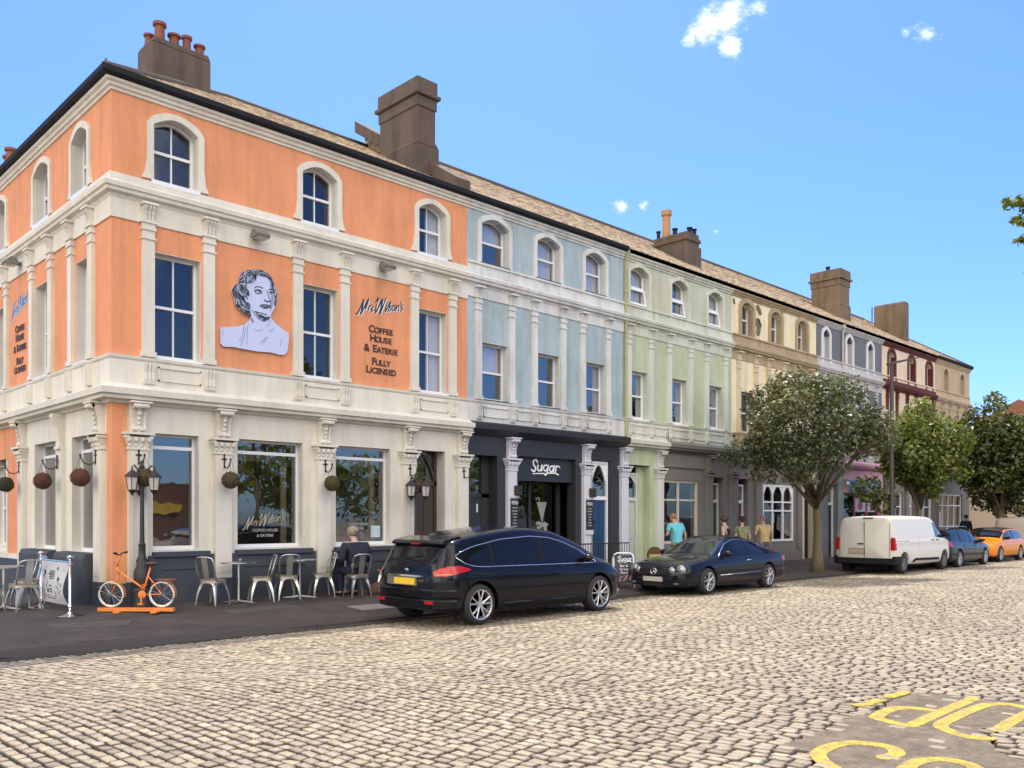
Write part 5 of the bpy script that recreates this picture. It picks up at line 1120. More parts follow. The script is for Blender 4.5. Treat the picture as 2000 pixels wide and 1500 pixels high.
# ---- bicycle on its orange stand
M_or=mat('orange_enamel',(.72,.22,.045),.35,var=.15,vscale=20); M_tyre=mat('cream_tyre',(.62,.58,.50),.7,var=.2,vscale=20); M_blk=mat('black_rubber',(.02,.02,.02),.6); M_brn=mat('brown_saddle',(.05,.03,.025),.5)
bx,by=.12,-.76; bz=gz(bx,by); ang=-math.atan2(C_,S_)
K=empty('bicycle',(bx,by,bz+.075),ang,'small orange bicycle with cream tyres parked across the building corner','bicycle')
def wheel_b(x):
    w=empty('wheel',(0,0,0)); bpy.data.objects.remove(w)
    t=MB(); t.tube([(x+.20*math.cos(2*math.pi*k/40),0,.215+.20*math.sin(2*math.pi*k/40)) for k in range(40)],.014,8,closed=True); wo=t.build('wheel',M_tyre,K,smooth='all')
    s=MB()
    for k in range(20): a=2*math.pi*k/20; s.tube([(x,.015*(-1)**k,.215),(x+.19*math.cos(a),0,.215+.19*math.sin(a))],.0016,4)
    s.tube([(x+.182*math.cos(2*math.pi*k/40),0,.215+.182*math.sin(2*math.pi*k/40)) for k in range(40)],.006,6,closed=True); s.tube([(x,-.05,.215),(x,.05,.215)],.014,8); s.build('spokes',M_chrome,wo)
wheel_b(-.415); wheel_b(.415)
f=MB(); f.tube([(-.30,0,.60),(.02,0,.38),(.12,0,.30)],.018,8); f.tube([(.10,0,.22),(.23,0,.66)],.016,8); f.tube([(.10,0,.215),(.415,.0,.215)],.011,6); f.tube([(.19,0,.52),(.415,0,.215)],.010,6)
f.tube([(-.32,0,.66),(-.28,0,.55)],.022,8); f.tube([(-.29,0,.56),(-.33,0,.42),(-.415,0,.215)],.012,7); f.tube([(-.32,0,.66),(-.26,0,.86)],.012,6); f.build('frame',M_or,K,smooth='all')
for x,a0,a1 in ((.415,-10,150),(-.415,-10,95)):
    f=MB(); P=[(x+.235*math.cos(R(a)),.215+.235*math.sin(R(a))) for a in range(a0,a1,10)]
    for (xa,za),(xb,zb) in zip(P,P[1:]): f.add([(xa,-.025,za),(xb,-.025,zb),(xb,.025,zb),(xa,.025,za)],[(0,1,2,3)])
    f.build('mudguard',M_or,K,norm=False)
f=MB(); f.tube([(-.26,-.20,.90),(-.30,-.12,.88),(-.26,0,.86),(-.30,.12,.88),(-.26,.20,.90)],.011,7); f.tube([(-.26,-.24,.90),(-.26,-.15,.895)],.017,8); f.tube([(-.26,.24,.90),(-.26,.15,.895)],.017,8); f.build('handlebar',M_blk,K,smooth='all')
f=MB(); f.sphere((.25,0,.72),.06,10,(2.0,1.1,.55)); f.tube([(.23,0,.64),(.245,0,.71)],.014,6); f.build('saddle',M_brn,K,smooth='all')
f=MB(); f.lathe([(.06,-.03),(.065,-.025),(.06,-.02)],20,(.10,0,.215),axis='y'); f.box(.09,.11,-.06,-.045,.06,.22); f.box(.06,.14,-.10,-.06,.055,.075); f.box(.09,.11,.045,.06,.21,.36); f.box(.06,.14,.06,.10,.355,.375); f.build('chainset',M_or,K)
f=MB(); f.tube([(.33,-.05,.46),(.62,-.05,.46),(.60,-.05,.42)],.006,5); f.tube([(.33,.05,.46),(.62,.05,.46)],.006,5)
for x in (.38,.44,.5,.56): f.tube([(x,-.05,.46),(x,.05,.46)],.005,5)
f.tube([(.58,-.05,.46),(.43,-.04,.22)],.006,5); f.build('luggage_rack',mat('rust_red_rack',(.3,.08,.05),.5),K)
st=MB(); st.box(-.62,.62,-.05,.05,.015,.075); st.box(-.30,-.20,-.20,.20,0,.03); st.box(.30,.40,-.20,.20,0,.03)
so=st.build('bicycle_stand',M_or,None,loc=(bx,by,bz-.0),rot=ang,bevel=.004); tag(so,'flat orange wooden stand under the orange bicycle','stand')
# ---- banner barrier
p0=Vector((-.80,-.45)); p1=Vector((-.79,1.04))
for (p,lab) in ((p0,'chrome barrier post nearer the camera with a dished base, right end of the banner'),(p1,'chrome barrier post at the far left end of the printed banner')):
    q=empty('barrier_post',(p.x,p.y,gz(p.x,p.y)),0,lab,'post','chrome posts of the cafe banner')
    MB().lathe([(.20,0),(.20,.012),(.10,.03),(.04,.05),(.03,.07),(.001,.08)],28).build('base',M_chrome,q,smooth=40)
    MB().lathe([(.02,.05),(.02,.12),(.034,.14),(.034,.17),(.02,.19),(.02,.80),(.034,.81),(.034,.84),(.02,.85),(.02,.89),(.045,.91),(.05,.94),(.03,.965),(.001,.97)],16).build('pole',M_chrome,q,smooth=40)
bn=MB(); nx,nz_=16,10; zb=gz(-.8,.3)
vs=[]
for j in range(nz_+1):
    for i in range(nx+1):
        t=i/nx; h=j/nz_; sag=(1-h)*math.sin(math.pi*t)*0.0
        y=p0.y+.05+(p1.y-p0.y-.10)*t; x=-.795-.05*(1-h)*math.sin(math.pi*h)*(1-t)*3-.02*math.sin(math.pi*t)
        y+= -.035*math.sin(math.pi*h)*(-1)*(1-t)**4+.0
        vs.append((x,y,zb+.14+.68*h))
bn.add(vs,[(j*(nx+1)+i,j*(nx+1)+i+1,(j+1)*(nx+1)+i+1,(j+1)*(nx+1)+i) for j in range(nz_) for i in range(nx)])
bo=bn.build('cafe_banner',mat('pale_grey_banner_cloth',(.50,.50,.52),.7,var=.1),norm=False,smooth='all'); tag(bo,'pale grey printed cafe banner stretched between two chrome posts','banner')
bp=MB()
rg=random.Random(11)
def bq(t,h): return (p0.y+.05+(p1.y-p0.y-.10)*t, zb+.14+.68*h)
for i in range(70):
    t=rg.uniform(.08,.92); h=rg.uniform(.12,.85)
    if .36<t<.66 and .2<h<.9: continue
    a,b=bq(t,h); s=rg.uniform(.006,.013); L=rg.uniform(.015,.05); an=rg.uniform(0,3.1); bp.stroke([(a-L*math.cos(an)/2,b-L*math.sin(an)/2),(a+L*math.cos(an)/2,b+L*math.sin(an)/2)],s,-.895,-.885,'y')
for (t,h,w,hh) in ((.60,.70,.09,.2),(.47,.68,.16,.24),(.52,.42,.13,.03),(.5,.34,.12,.03),(.49,.28,.12,.03),(.5,.12,.4,.015),(.24,.6,.03,.10),(.8,.72,.03,.11),(.62,.3,.03,.10)):
    a,b=bq(t,h); bp.stroke([(a-w/2*1.0,b),(a+w/2,b)],hh*.68 if hh<.15 else .02,-.895,-.885)
for dz in (-.06,-.03,0,.03,.06):
    a,b=bq(.5,.68); bp.stroke([(a-.12,b+dz),(a-.02,b+dz)],.016,-.895,-.885); bp.stroke([(a+.01,b+dz),(a+.12,b+dz)],.018,-.895,-.885)
v2=[]
for v in bp.v:
    t=(v[0]-p0.y-.05)/(p1.y-p0.y-.10); h=(v[2]-zb-.14)/.68
    xb=-.795-.05*(1-h)*math.sin(math.pi*h)*(1-t)*3-.02*math.sin(math.pi*max(0,min(1,t)))
    v2.append((xb-.004+(v[1]+.885)*.3,v[0]+.035*math.sin(math.pi*h)*(1-t)**4,v[2]))
bp.v=v2; bp.build('banner_print',mat('banner_dark_print',(.05,.05,.06),.7),bo)
MB().tube([(-.795,p0.y,zb+.83),(-.795,p1.y,zb+.83)],.014,8).build('banner_rail',M_chrome,bo)
# ---- A-board
ax,ay=10.72,-2.45; aa=R(-38)
Ab=empty('pavement_sign',(ax,ay,gz(ax,ay)),aa,'black A-board in a white tubular frame advertising the bar, on the pavement between two cars','sign')
for s,th in ((-1,.20),(1,-.20)):
    M=Matrix.Translation((0,s*.17,0))@Matrix.Rotation(-s*-.20,4,'X')
    f=MB(); f.tube([(-.24,0,0),(-.24,0,.72),(-.21,0,.80),(-.14,0,.83),(.14,0,.83),(.21,0,.80),(.24,0,.72),(.24,0,0)],.019,8,M=Matrix.Translation((0,s*.16,0))@Matrix.Rotation(s*.19,4,'X')); f.build('frame',M_upvc,Ab,smooth='all')
    MB().box(-.21,.21,-.008,.008,.15,.78,M=Matrix.Translation((0,s*.16,0))@Matrix.Rotation(s*.19,4,'X')).build('panel',mat('black_sign_panel',(.012,.012,.022),.4),Ab)
TM=Matrix.Translation((0,-.16,0))@Matrix.Rotation(-.19,4,'X')
def abtext(s,z,size,sx=1):
    o=text_mesh('lettering',s,size,M_inkwhite,Ab,(0,0,0),ext=.002,sx=1); o.matrix_local=TM@Matrix.Translation((0,-.011,z))@Matrix.Rotation(R(90),4,'X')@Matrix.Diagonal((sx,1,1,1))
sg=MB()
for w_,pts in SUGAR: sg.stroke([((p[0]-10.68)*.34,(p[1]-2.9)*.40+.68) for p in pts],w_*.42,-.001,.003)
so=sg.build('lettering',M_inkwhite,Ab); so.matrix_local=TM@Matrix.Translation((0,-.013,0))
abtext('Bar &',.50,.085); abtext('Street',.42,.085); abtext('Food',.34,.085)
fl=MB(); rg=random.Random(4)
for i in range(26): fl.sphere((rg.uniform(-.18,.18),-.012,rg.uniform(.18,.30)),rg.uniform(.01,.022),6,(1,.15,1))
fo=fl.build('printed_flowers',mat('dusty_pink_print',(.35,.12,.15),.6,var=.6,vscale=40,col2=(.6,.5,.5)),Ab); fo.matrix_local=TM
# ---- low black railing in front of the bar
Rl=empty('low_railing',(10.4,-.62,gz(10.4,-.6)),0,'low black metal railing outside the bar behind the front of the black car','railing')
f=MB(); f.tube([(0,0,.86),(2.9,0,.86)],.018,6); f.tube([(0,0,.15),(2.9,0,.15)],.014,6); f.build('rails',M_iron,Rl)
for k in range(30): MB().tube([(.1*k,0,.05),(.1*k,0,.86)],.009,5).build('baluster',M_iron,Rl)
# ---- arched yellow and brown sign with a white sack
yb=empty('arched_sign',(13.95,-1.0,gz(14,-1)),R(-25),'small yellow panelled board with a brown arched hood beside the green wall','sign')
f=MB(); P=[(-.22,0),(.22,0),(.22,.55)]+[(.22*math.cos(R(a)),.55+.22*math.sin(R(a))) for a in range(10,180,12)]+[(-.22,.55)]; f.prism(P,.0,.06); f.build('hood',mat('brown_wicker',(.11,.055,.025),.8,var=.4,vscale=30),yb)
f=MB(); f.box(-.18,.18,-.02,0,.05,.30); f.box(-.18,.18,-.02,0,.32,.56); f.build('panel',mat('mustard_yellow_panel',(.50,.40,.12),.6,var=.35,vscale=9),yb)
b=MB(); b.sphere((0,0,.2),.16,12,(1,.8,1.4)); b.box(-.1,.1,-.08,.08,0,.3); o=b.build('sack',mat('pinkish_white_sack',(.55,.45,.45),.8,var=.2),smooth=60,loc=(14.38,-1.1,gz(14.4,-1.1))); tag(o,'pinkish white sack standing between the arched sign and the man in turquoise','sack')
# ---- tall street lamp
tx=24.76; ty=-3.0
for it in range(1):
    T=empty('street_lamp',(tx,ty,gz(tx,ty)),0,'tall slim dark street lamp with a flat angled head, rising between the trees','lamp')
    MB().lathe([(.11,0),(.11,1.2),(.075,1.25),(.06,6.95),(.05,7.0)],12).build('pole',mat('dark_brown_pole',(.035,.022,.02),.5),T,smooth=40)
    M=Matrix.Translation((0,0,6.95))@Matrix.Rotation(-math.atan2(C_,S_)+R(8),4,'Z')
    f=MB(); f.add([(-.16,-.07,-.06),(.35,-.09,.06),(1.0,-.05,.22),(1.0,.05,.22),(.35,.09,.06),(-.16,.07,-.06),(-.16,-.06,.02),(.35,-.08,.13),(1.0,-.04,.25),(1.0,.04,.25),(.35,.08,.13),(-.16,.06,.02)],[(0,1,4,5),(1,2,3,4),(6,11,10,7),(7,10,9,8),(0,6,7,1),(1,7,8,2),(2,8,9,3),(3,9,10,4),(4,10,11,5),(5,11,6,0)],M); f.build('lamp_head',M_iron,T)
# ================================================================ vehicles
def paint(name,col,rough=.22,metal=.0,coat=1.0):
    m=mat(name,col,rough,metal,coat=coat*.5,spec=.15); m.node_tree.nodes['Principled BSDF'].inputs['Coat IOR'].default_value=1.38; return m
M_rubber=mat('tyre_rubber',(.022,.021,.021),.75,var=.3,vscale=20); M_arch=mat('wheel_arch_black',(.008,.008,.008),.9)
M_rim=mat('alloy_rim',(.55,.54,.53),.3,.7,fine=.0); M_plas=mat('black_plastic_trim',(.010,.010,.011),.6,spec=.2)
M_cg=mat('tinted_car_glass',(.006,.007,.010),.04,spec=.30); M_cgl=mat('clear_car_glass',(.02,.024,.028),.03,spec=.7,coat=.3)
M_red=mat('red_lamp_plastic',(.42,.008,.010),.2,coat=.3); M_amb=mat('amber_lamp_plastic',(.7,.2,.02),.2); M_head=mat('headlamp_glass',(.30,.31,.32),.10,.5,coat=1)
M_plateY=mat('yellow_number_plate',(.75,.50,.03),.4); M_plateW=mat('white_number_plate',(.45,.44,.40),.4)
def interp1(xs,vs,x):
    """monotone cubic"""
    xs=np.array(xs,float);vs=np.array(vs,float);h=np.diff(xs);d=np.diff(vs)/h;m=np.zeros(len(xs))
    m[0]=d[0];m[-1]=d[-1]
    for i in range(1,len(xs)-1): m[i]=0 if d[i-1]*d[i]<=0 else 2*d[i-1]*d[i]/(d[i-1]+d[i])
    x=np.clip(x,xs[0],xs[-1]); i=np.clip(np.searchsorted(xs,x)-1,0,len(h)-1); t=(x-xs[i])/h[i]
    return (2*t**3-3*t**2+1)*vs[i]+(t**3-2*t**2+t)*h[i]*m[i]+(-2*t**3+3*t**2)*vs[i+1]+(t**3-t**2)*h[i]*m[i+1]
class Body:
    def __init__(s,st,shoulder=.93,bulge=.03):
        s.st=st; s.x=[q[0] for q in st]; s.cols=list(zip(*[q[1:] for q in st])); s.sh=shoulder; s.bl=bulge; s.cache={}
    def par(s,x): return [float(interp1(s.x,c,np.array(x))) for c in s.cols]
    def ring(s,x):
        k=round(x,4)
        if k in s.cache: return s.cache[k]
        zb,w,zbe,wt,zt=s.par(x); H=zbe-zb
        ws=w*s.sh; tall=max(0,min(1,(zt-zbe-.06)/.25))
        P=[(0,zb),(w*.78,zb),(w*.93,zb+.03),(w*.985,zb+H*.18),(w,zb+H*.38),(w*.995,zb+H*.62),(w*.985-.0,zb+H*.80),(ws+.012,zbe-.015*1),(ws-.012,zbe+.012)]
        Hg=zt-zbe; wt2=min(wt,ws-.03)
        g=[(ws+(wt2-ws)*.35-.0,zbe+Hg*.36),(ws+(wt2-ws)*.72,zbe+Hg*.70),(wt2,zbe+Hg*.90),(wt2-.09,zt-.012*(.3+tall)),(wt2*.55,zt+.012),(0,zt+.025)]
        low=[(ws*.93,zbe+Hg*.35),(ws*.86,zbe+Hg*.62),(ws*.76,zbe+Hg*.82),(ws*.62,zbe+Hg*.94),(ws*.36,zt+.004),(0,zt+.01)]
        P+= [(a[0]*tall+b[0]*(1-tall),a[1]*tall+b[1]*(1-tall)) for a,b in zip(g,low)]
        n=len(P); Q=[]; P=np.array(P)
        for i in range(n-1):
            p0=P[max(i-1,0)];p1=P[i];p2=P[i+1];p3=P[min(i+2,n-1)]
            for t in (0,.34,.67): Q.append(.5*((2*p1)+(p2-p0)*t+(2*p0-5*p1+4*p2-p3)*t*t+(3*p1-p0-3*p2+p3)*t**3)*1.0 if 1 else 0)
        Q.append(P[-1]); Q=np.array(Q); s.cache[k]=Q; return Q
    def Y(s,x,z):
        Q=s.ring(x); i0=6; zs=Q[i0:,1].copy(); ys=Q[i0:,0]
        zs=np.maximum.accumulate(zs+np.arange(len(zs))*1e-7)
        return float(np.interp(z,zs,ys))
    def V(s,x,v):   # v in ring index units, 0..14
        Q=s.ring(x); t=np.linspace(0,14,len(Q)); return float(np.interp(v,t,Q[:,0])),float(np.interp(v,t,Q[:,1]))
    def mesh(s,nx=64):
        a,b=s.x[0],s.x[-1]; ts=np.linspace(0,1,nx); ts=.5-.5*np.cos(ts*math.pi)*(.35)-.0 if False else ts
        xs=a+(b-a)*(ts*.75+.25*(.5-.5*np.cos(ts*math.pi)))
        mb=MB(); n=None
        for x in xs:
            Q=s.ring(x); ring=[(x,-q[0],q[1]) for q in Q]+[(x,q[0],q[1]) for q in Q[-2:0:-1]]
            n=len(ring); mb.v+=ring
        for i in range(len(xs)-1):
            for k in range(n): mb.f.append((i*n+k,i*n+(k+1)%n,(i+1)*n+(k+1)%n,(i+1)*n+k))
        # end caps as fans
        for i,x in ((0,xs[0]),(len(xs)-1,xs[-1])):
            c=np.mean([mb.v[i*n+k] for k in range(n)],axis=0); ci=len(mb.v); mb.v.append((x+(-.02 if i==0 else .02),0,c[2]))
            for k in range(n): mb.f.append((ci,i*n+k,i*n+(k+1)%n) if i else (ci,i*n+(k+1)%n,i*n+k))
        return mb
    def side_patch(s,x0,x1,zlo,zhi,side,eps=.006,nx=26,nz=6):
        mb=MB()
        for j in range(nz+1):
            for i in range(nx+1):
                x=x0+(x1-x0)*i/nx; a=zlo(x);b=max(zhi(x),zlo(x)+.001); z=a+(b-a)*j/nz; mb.v.append((x,side*(s.Y(x,z)+eps),z))
        for j in range(nz):
            for i in range(nx): a=j*(nx+1)+i; mb.f.append((a,a+1,a+nx+2,a+nx+1))
        return mb
    def side_line(s,pts,side,r=.008,eps=.004,n=6,closed=False):
        return MB().tube([(x,side*(s.Y(x,z)+eps),z) for x,z in pts],r,n,closed=closed)
    def top_patch(s,x0,x1,v0,eps=.006,nx=12,nv=18,v0f=None):
        """patch across the top between ring params v0..14 on both sides"""
        mb=MB(); vv=list(np.linspace(0,1,nv//2+1)); 
        for i in range(nx+1):
            x=x0+(x1-x0)*i/nx; vs=v0 if v0f is None else v0f(i/nx)
            L=[s.V(x,vs+(14-vs)*t) for t in vv]; row=[(x,-y,z) for y,z in L]+[(x,y,z) for y,z in L[-2::-1]]
            # offset roughly along the surface normal in the x-z plane
            dz=(s.V(min(x+.02,s.x[-1]),14)[1]-s.V(max(x-.02,s.x[0]),14)[1])/.04; nn=1/math.sqrt(1+dz*dz)
            mb.v+=[(p[0]-dz*nn*eps,p[1],p[2]+nn*eps) for p in row]
        m=len(row)
        for i in range(nx):
            for k in range(m-1): mb.f.append((i*m+k,i*m+k+1,(i+1)*m+k+1,(i+1)*m+k))
        return mb
def poly_f(pts):
    xs=[p[0] for p in pts];zs=[p[1] for p in pts]
    return lambda x: float(np.interp(x,xs,zs))
def wheel(parent,x,y,side,rt,rr,w,style,rimm,zs=1):
    wo=MB(); M=Matrix.Translation((x,y,rt/zs))@Matrix.Diagonal((1,1,1/zs,1))
    wo.lathe([(rr,-w/2),(rt-.03,-w/2),(rt-.008,-w/2+.025),(rt,-w/2+.05),(rt,w/2-.05),(rt-.008,w/2-.025),(rt-.03,w/2),(rr,w/2),(rr-.01,0),(rr,-w/2)],36,M=M,axis='y',caps=False)
    o=wo.build('wheel',M_rubber,parent,smooth=50)
    r=MB(); yo=side*w/2
    r.lathe([(rr,-side*0.01+yo),(rr+.004,yo+side*.002),(rr-.016,yo-side*.006),(rr-.022,yo-side*.05),(rr-.03,yo-side*.12)],36,M=M,axis='y',caps=False)
    n=style
    for k in range(n):
        a=2*math.pi*k/n+.3
        for da in ((-.20,.20) if n==5 else (0,)):
            A=a+da*.35; B=a+da*1.25
            p=[(math.cos(A)*.045,math.sin(A)*.045),(math.cos(B)*(rr-.012),math.sin(B)*(rr-.012))]
            r.tube([(p[0][0],yo-side*.03,p[0][1]),((p[0][0]*.5+p[1][0]*.5),yo-side*.012,(p[0][1]*.5+p[1][1]*.5)),(p[1][0],yo-side*.012,p[1][1])],[.022,.015,.018],6,M=M)
    r.lathe([(.001,yo-side*.008),(.055,yo-side*.014),(.06,yo-side*.04)],16,M=M,axis='y')
    r.build('rim',rimm,o,smooth=40)
    d=MB(); d.lathe([(.001,yo-side*.09),(rr-.03,yo-side*.09)],28,M=M,axis='y'); d.build('brake_disc',mat('dark_brake',(.05,.045,.04),.5,.5),o)
def car(name,label,cat,x,y,heading,st,wb,rt,rr,ww,track,mpaint,z=-.09,front_x=None,**k):
    """st: body stations along x from tail to nose (x,zb,halfwidth,zbelt,halftop,ztop)"""
    Cr=empty(name,(x,y,z),heading,label,cat,'vehicles parked along the kerb')
    zs=k.get('zs',.92); Cr.scale=(1,1,zs); rt*=.94; rr*=.95
    B=Body(st,k.get('shoulder',.93)); mb=B.mesh()
    # cut wheel arches out of the solid body
    me=bpy.data.meshes.new('body'); me.from_pydata(mb.v,[],mb.f); bm=bmesh.new(); bm.from_mesh(me); bmesh.ops.remove_doubles(bm,verts=bm.verts,dist=1e-5); bmesh.ops.recalc_face_normals(bm,faces=bm.faces); bm.to_mesh(me); bm.free()
    bo=link('body',me,mpaint); 
    ra=rt+k.get('archgap',.055); cuts=[]
    cm=MB()
    for wx in (-wb/2,wb/2):
        for s in (-1,1):
            cm.lathe([(.001,-.2),(ra,-.2),(ra,.2),(.001,.2)],40,M=Matrix.Translation((wx,s*(track/2+.03),rt/zs))@Matrix.Diagonal((1,1,1/zs,1)),axis='y')
    co=cm.build('cut',None); md=bo.modifiers.new('x','BOOLEAN'); md.operation='DIFFERENCE'; md.object=co; md.solver='EXACT'
    me2=bpy.data.meshes.new_from_object(bo.evaluated_get(bpy.context.evaluated_depsgraph_get()))
    bo.modifiers.clear(); old=bo.data; bo.data=me2; bpy.data.meshes.remove(old); bpy.data.objects.remove(co)
    me2.name='body'; me2.materials.clear(); me2.materials.append(mpaint); me2.polygons.foreach_set('use_smooth',[True]*len(me2.polygons)); me2.polygons.foreach_set('material_index',[0]*len(me2.polygons))
    try: me2.set_sharp_from_angle(angle=R(42))
    except Exception: pass
    bo.parent=Cr
    a=MB()
    for wx in (-wb/2,wb/2):
        for s in (-1,1):
            M=Matrix.Translation((wx,s*(track/2+.03),rt/zs))@Matrix.Diagonal((1,1,1/zs,1)); a.lathe([(ra+.002,-.19),(ra+.002,.03)],40,M=M,axis='y',caps=False) if False else None
    a.box(-wb/2-.2,wb/2+.2,-.5,.5,.16,.3); a.build('underbody',M_arch,Cr)
    for wx in (-wb/2,wb/2):
        for s in (-1,1): wheel(Cr,wx,s*track/2,s,rt,rr,ww,k.get('spokes',5),k.get('rim',M_rim),zs)
    # glass
    gm=k.get('glass',M_cg)
    for s in (-1,1):
        x0,x1,lo,hi=k['side']; o=B.side_patch(x0,x1,poly_f(lo),poly_f(hi),s).build('side_window',gm,Cr,smooth='all',norm=False)
        for xp in k.get('pillars',()): B.side_patch(xp-.035,xp+.035,lambda x:poly_f(lo)(x)+.005,lambda x:poly_f(hi)(x)-.005,s,.009,2,6).build('pillar',k.get('pillarm',M_plas),Cr,norm=False)
        if k.get('trim'):
            P=[(x,poly_f(lo)(x)-.008) for x in np.linspace(x0,x1,24)]+[(x,poly_f(hi)(x)+.010) for x in np.linspace(x1,x0,30)]
            if k['trim']=='top': P=[(x,poly_f(hi)(x)+.010) for x in np.linspace(x1,x0,30)]
            B.side_line(P,s,.009,closed=k['trim']!='top').build('window_trim',M_chrome,Cr,smooth='all')
        for L in k.get('lines',()): B.side_line(L,s,.0045,.0005,4).build('door_gap',M_arch,Cr)
        for L,mm,r_ in k.get('mould',()): B.side_line(L,s,r_,.004,6).build('side_moulding',mm,Cr,smooth='all')
        for (hx,hz) in k.get('handles',()):
            B.side_line([(hx-.09,hz),(hx-.04,hz+.008),(hx+.04,hz+.008),(hx+.09,hz)],s,.016,.012).build('door_handle',k.get('handlem',mpaint),Cr,smooth='all')
        if 'mirror' in k:
            mx,mz=k['mirror']; yy=B.Y(mx,mz)
            f=MB(); f.sphere((mx+.02,s*(yy+.12),mz+.04),.095,12,(.75,1.25,.78)); f.tube([(mx+.04,s*(yy-.02),mz-.02),(mx+.03,s*(yy+.08),mz+.01)],.025,6); mo=f.build('door_mirror',k.get('mirrorm',mpaint),Cr,smooth='all')
        for (x0,x1,lo,hi,nm,mm) in k.get('lamps',()): B.side_patch(x0,x1,poly_f(lo),poly_f(hi),s,.008,14,6).build(nm,mm,Cr,smooth='all',norm=False)
    for (x0,x1,v0,v1,nm,mm) in k.get('tops',()): B.top_patch(x0,x1,v0,v0f=lambda t,a=v0,b=v1:a+(b-a)*t).build(nm,mm,Cr,smooth='all',norm=False)
    return Cr,B
# ---- black people carrier
M_blkcar=paint('black_metallic_paint',(.006,.006,.009),.16,coat=1.0)
mp,Bm=car('people_carrier','black people carrier seen from behind with chrome window line, nearest parked vehicle','car',5.27,-4.14,0,
 [(-2.24,.42,.56,.80,.42,.86),(-2.22,.34,.66,.90,.50,.98),(-2.17,.28,.76,.96,.56,1.10),(-2.08,.25,.85,1.0,.62,1.23),(-1.97,.23,.91,1.02,.67,1.38),(-1.88,.22,.925,1.03,.69,1.45),(-1.70,.21,.935,1.03,.71,1.50),(-1.0,.19,.94,1.02,.71,1.61),(-.3,.18,.94,1.00,.70,1.665),(.4,.18,.94,.99,.68,1.61),(.9,.19,.935,.98,.66,1.46),(1.3,.20,.93,.97,.66,1.27),(1.62,.21,.925,.95,.68,1.09),(1.90,.22,.90,.89,.66,.99),(2.12,.24,.83,.78,.6,.85),(2.23,.27,.73,.66,.5,.70),(2.28,.32,.58,.56,.4,.58)],
 2.93,.345,.25,.235,1.63,M_blkcar,z=-.078,
 side=(-1.88,1.42,[(-1.88,1.17),(-1.82,1.11),(-1.62,1.03),(-1.4,1.005),(1.42,.975)],[(-1.88,1.19),(-1.75,1.26),(-1.5,1.34),(-.9,1.45),(-.2,1.495),(.3,1.46),(.7,1.36),(1.1,1.19),(1.42,.99)]),
 pillars=(-1.15,.02),trim='all',glass=M_cg,
 lines=([(-1.10,1.0),(-1.12,.75),(-1.02,.58),(-.98,.40)],[(.02,.98),(.05,.6),(.0,.26)],[(1.02,.95),(1.05,.7),(.98,.30)]),
 mould=(([(-.95,.34),(.95,.34)],M_blkcar,.02),([(-1.7,.90),(-.9,.84),(.2,.80),(1.3,.78)],M_blkcar,.010)),
 handles=((-.85,.84),(.28,.82)),mirror=(1.05,1.03),
 lamps=((-2.21,-1.66,[(-2.21,.86),(-2.1,.86),(-1.66,.955)],[(-2.21,.93),(-2.16,.985),(-2.0,1.03),(-1.85,1.03),(-1.66,.975)],'tail_light',M_red),(-2.19,-2.02,[(-2.19,.875),(-2.02,.885)],[(-2.19,.90),(-2.02,.905)],'tail_light_strip',M_amb),(1.88,2.22,[(1.88,.84),(2.22,.62)],[(1.88,.90),(2.22,.70)],'headlight',M_head),(2.0,2.2,[(2.0,.36),(2.2,.36)],[(2.0,.42),(2.2,.40)],'daytime_lamp',M_head)),
 tops=((-2.165,-1.99,10.0,10.0,'rear_window',M_cg),(.95,1.60,10.2,10.4,'windscreen',M_cg)))
f=MB(); f.prism([(-1.92,1.37),(-2.03,1.375),(-2.05,1.40),(-2.0,1.455),(-1.7,1.525),(-1.6,1.52)],-.64,.64,'y'); f.build('rear_spoiler',M_blkcar,mp,bevel=.02)
MB().box(-2.045,-2.025,-.12,.12,1.382,1.400).build('high_brake_light',M_red,mp)
f=MB(); f.box(-2.275,-2.26,-.26,.26,.70,.81); f.build('number_plate',M_plateY,mp)
hp_=[(-1.86,.937),(-1.98,.942),(-2.09,.895),(-2.19,.80),(-2.25,.68),(-2.285,.45),(-2.295,.0)]; pl_=hp_+[(a_,-b_) for a_,b_ in hp_[-2::-1]]
for za_,zb_,nm_ in ((.30,.47,'lower_bumper'),(.485,.64,'rear_bumper')): MB().prism(pl_,za_,zb_,'z').build(nm_,M_blkcar,mp,bevel=.025)
MB().box(-2.262,-2.25,-.30,.46,.685,.83).build('plate_surround',mat('dull_plate_surround',(.13,.12,.10),.5),mp)
f=MB(); f.prism([(-2.27,.835),(-2.2,.835),(-2.2,.865),(-2.255,.865)],-.42,.42,'y'); f.build('tailgate_strip',M_chrome,mp)
for s in (-1,1): MB().box(-2.275,-2.24,s*.60-.09,s*.60+.09,.39,.44).build('reflector',M_red,mp)
MB().lathe([(.001,-.006),(.055,-.006),(.06,0),(.001,.004)],18,M=Matrix.Translation((-2.225,0,.94))@Matrix.Rotation(R(90),4,'Z')@Matrix.Diagonal((1,1,.55,1)),axis='y').build('tailgate_badge',M_chrome,mp)
text_mesh('trim_lettering','TITANIUM X' if False else 'TITANIUM',.045,M_chrome,mp,(-2.25,-.36,.76),rot=(R(90),0,R(-90)))
MB().tube([(-2.13,-.30,1.2),(-2.17,.1,1.14)],.008,5).build('rear_wiper',M_plas,mp)
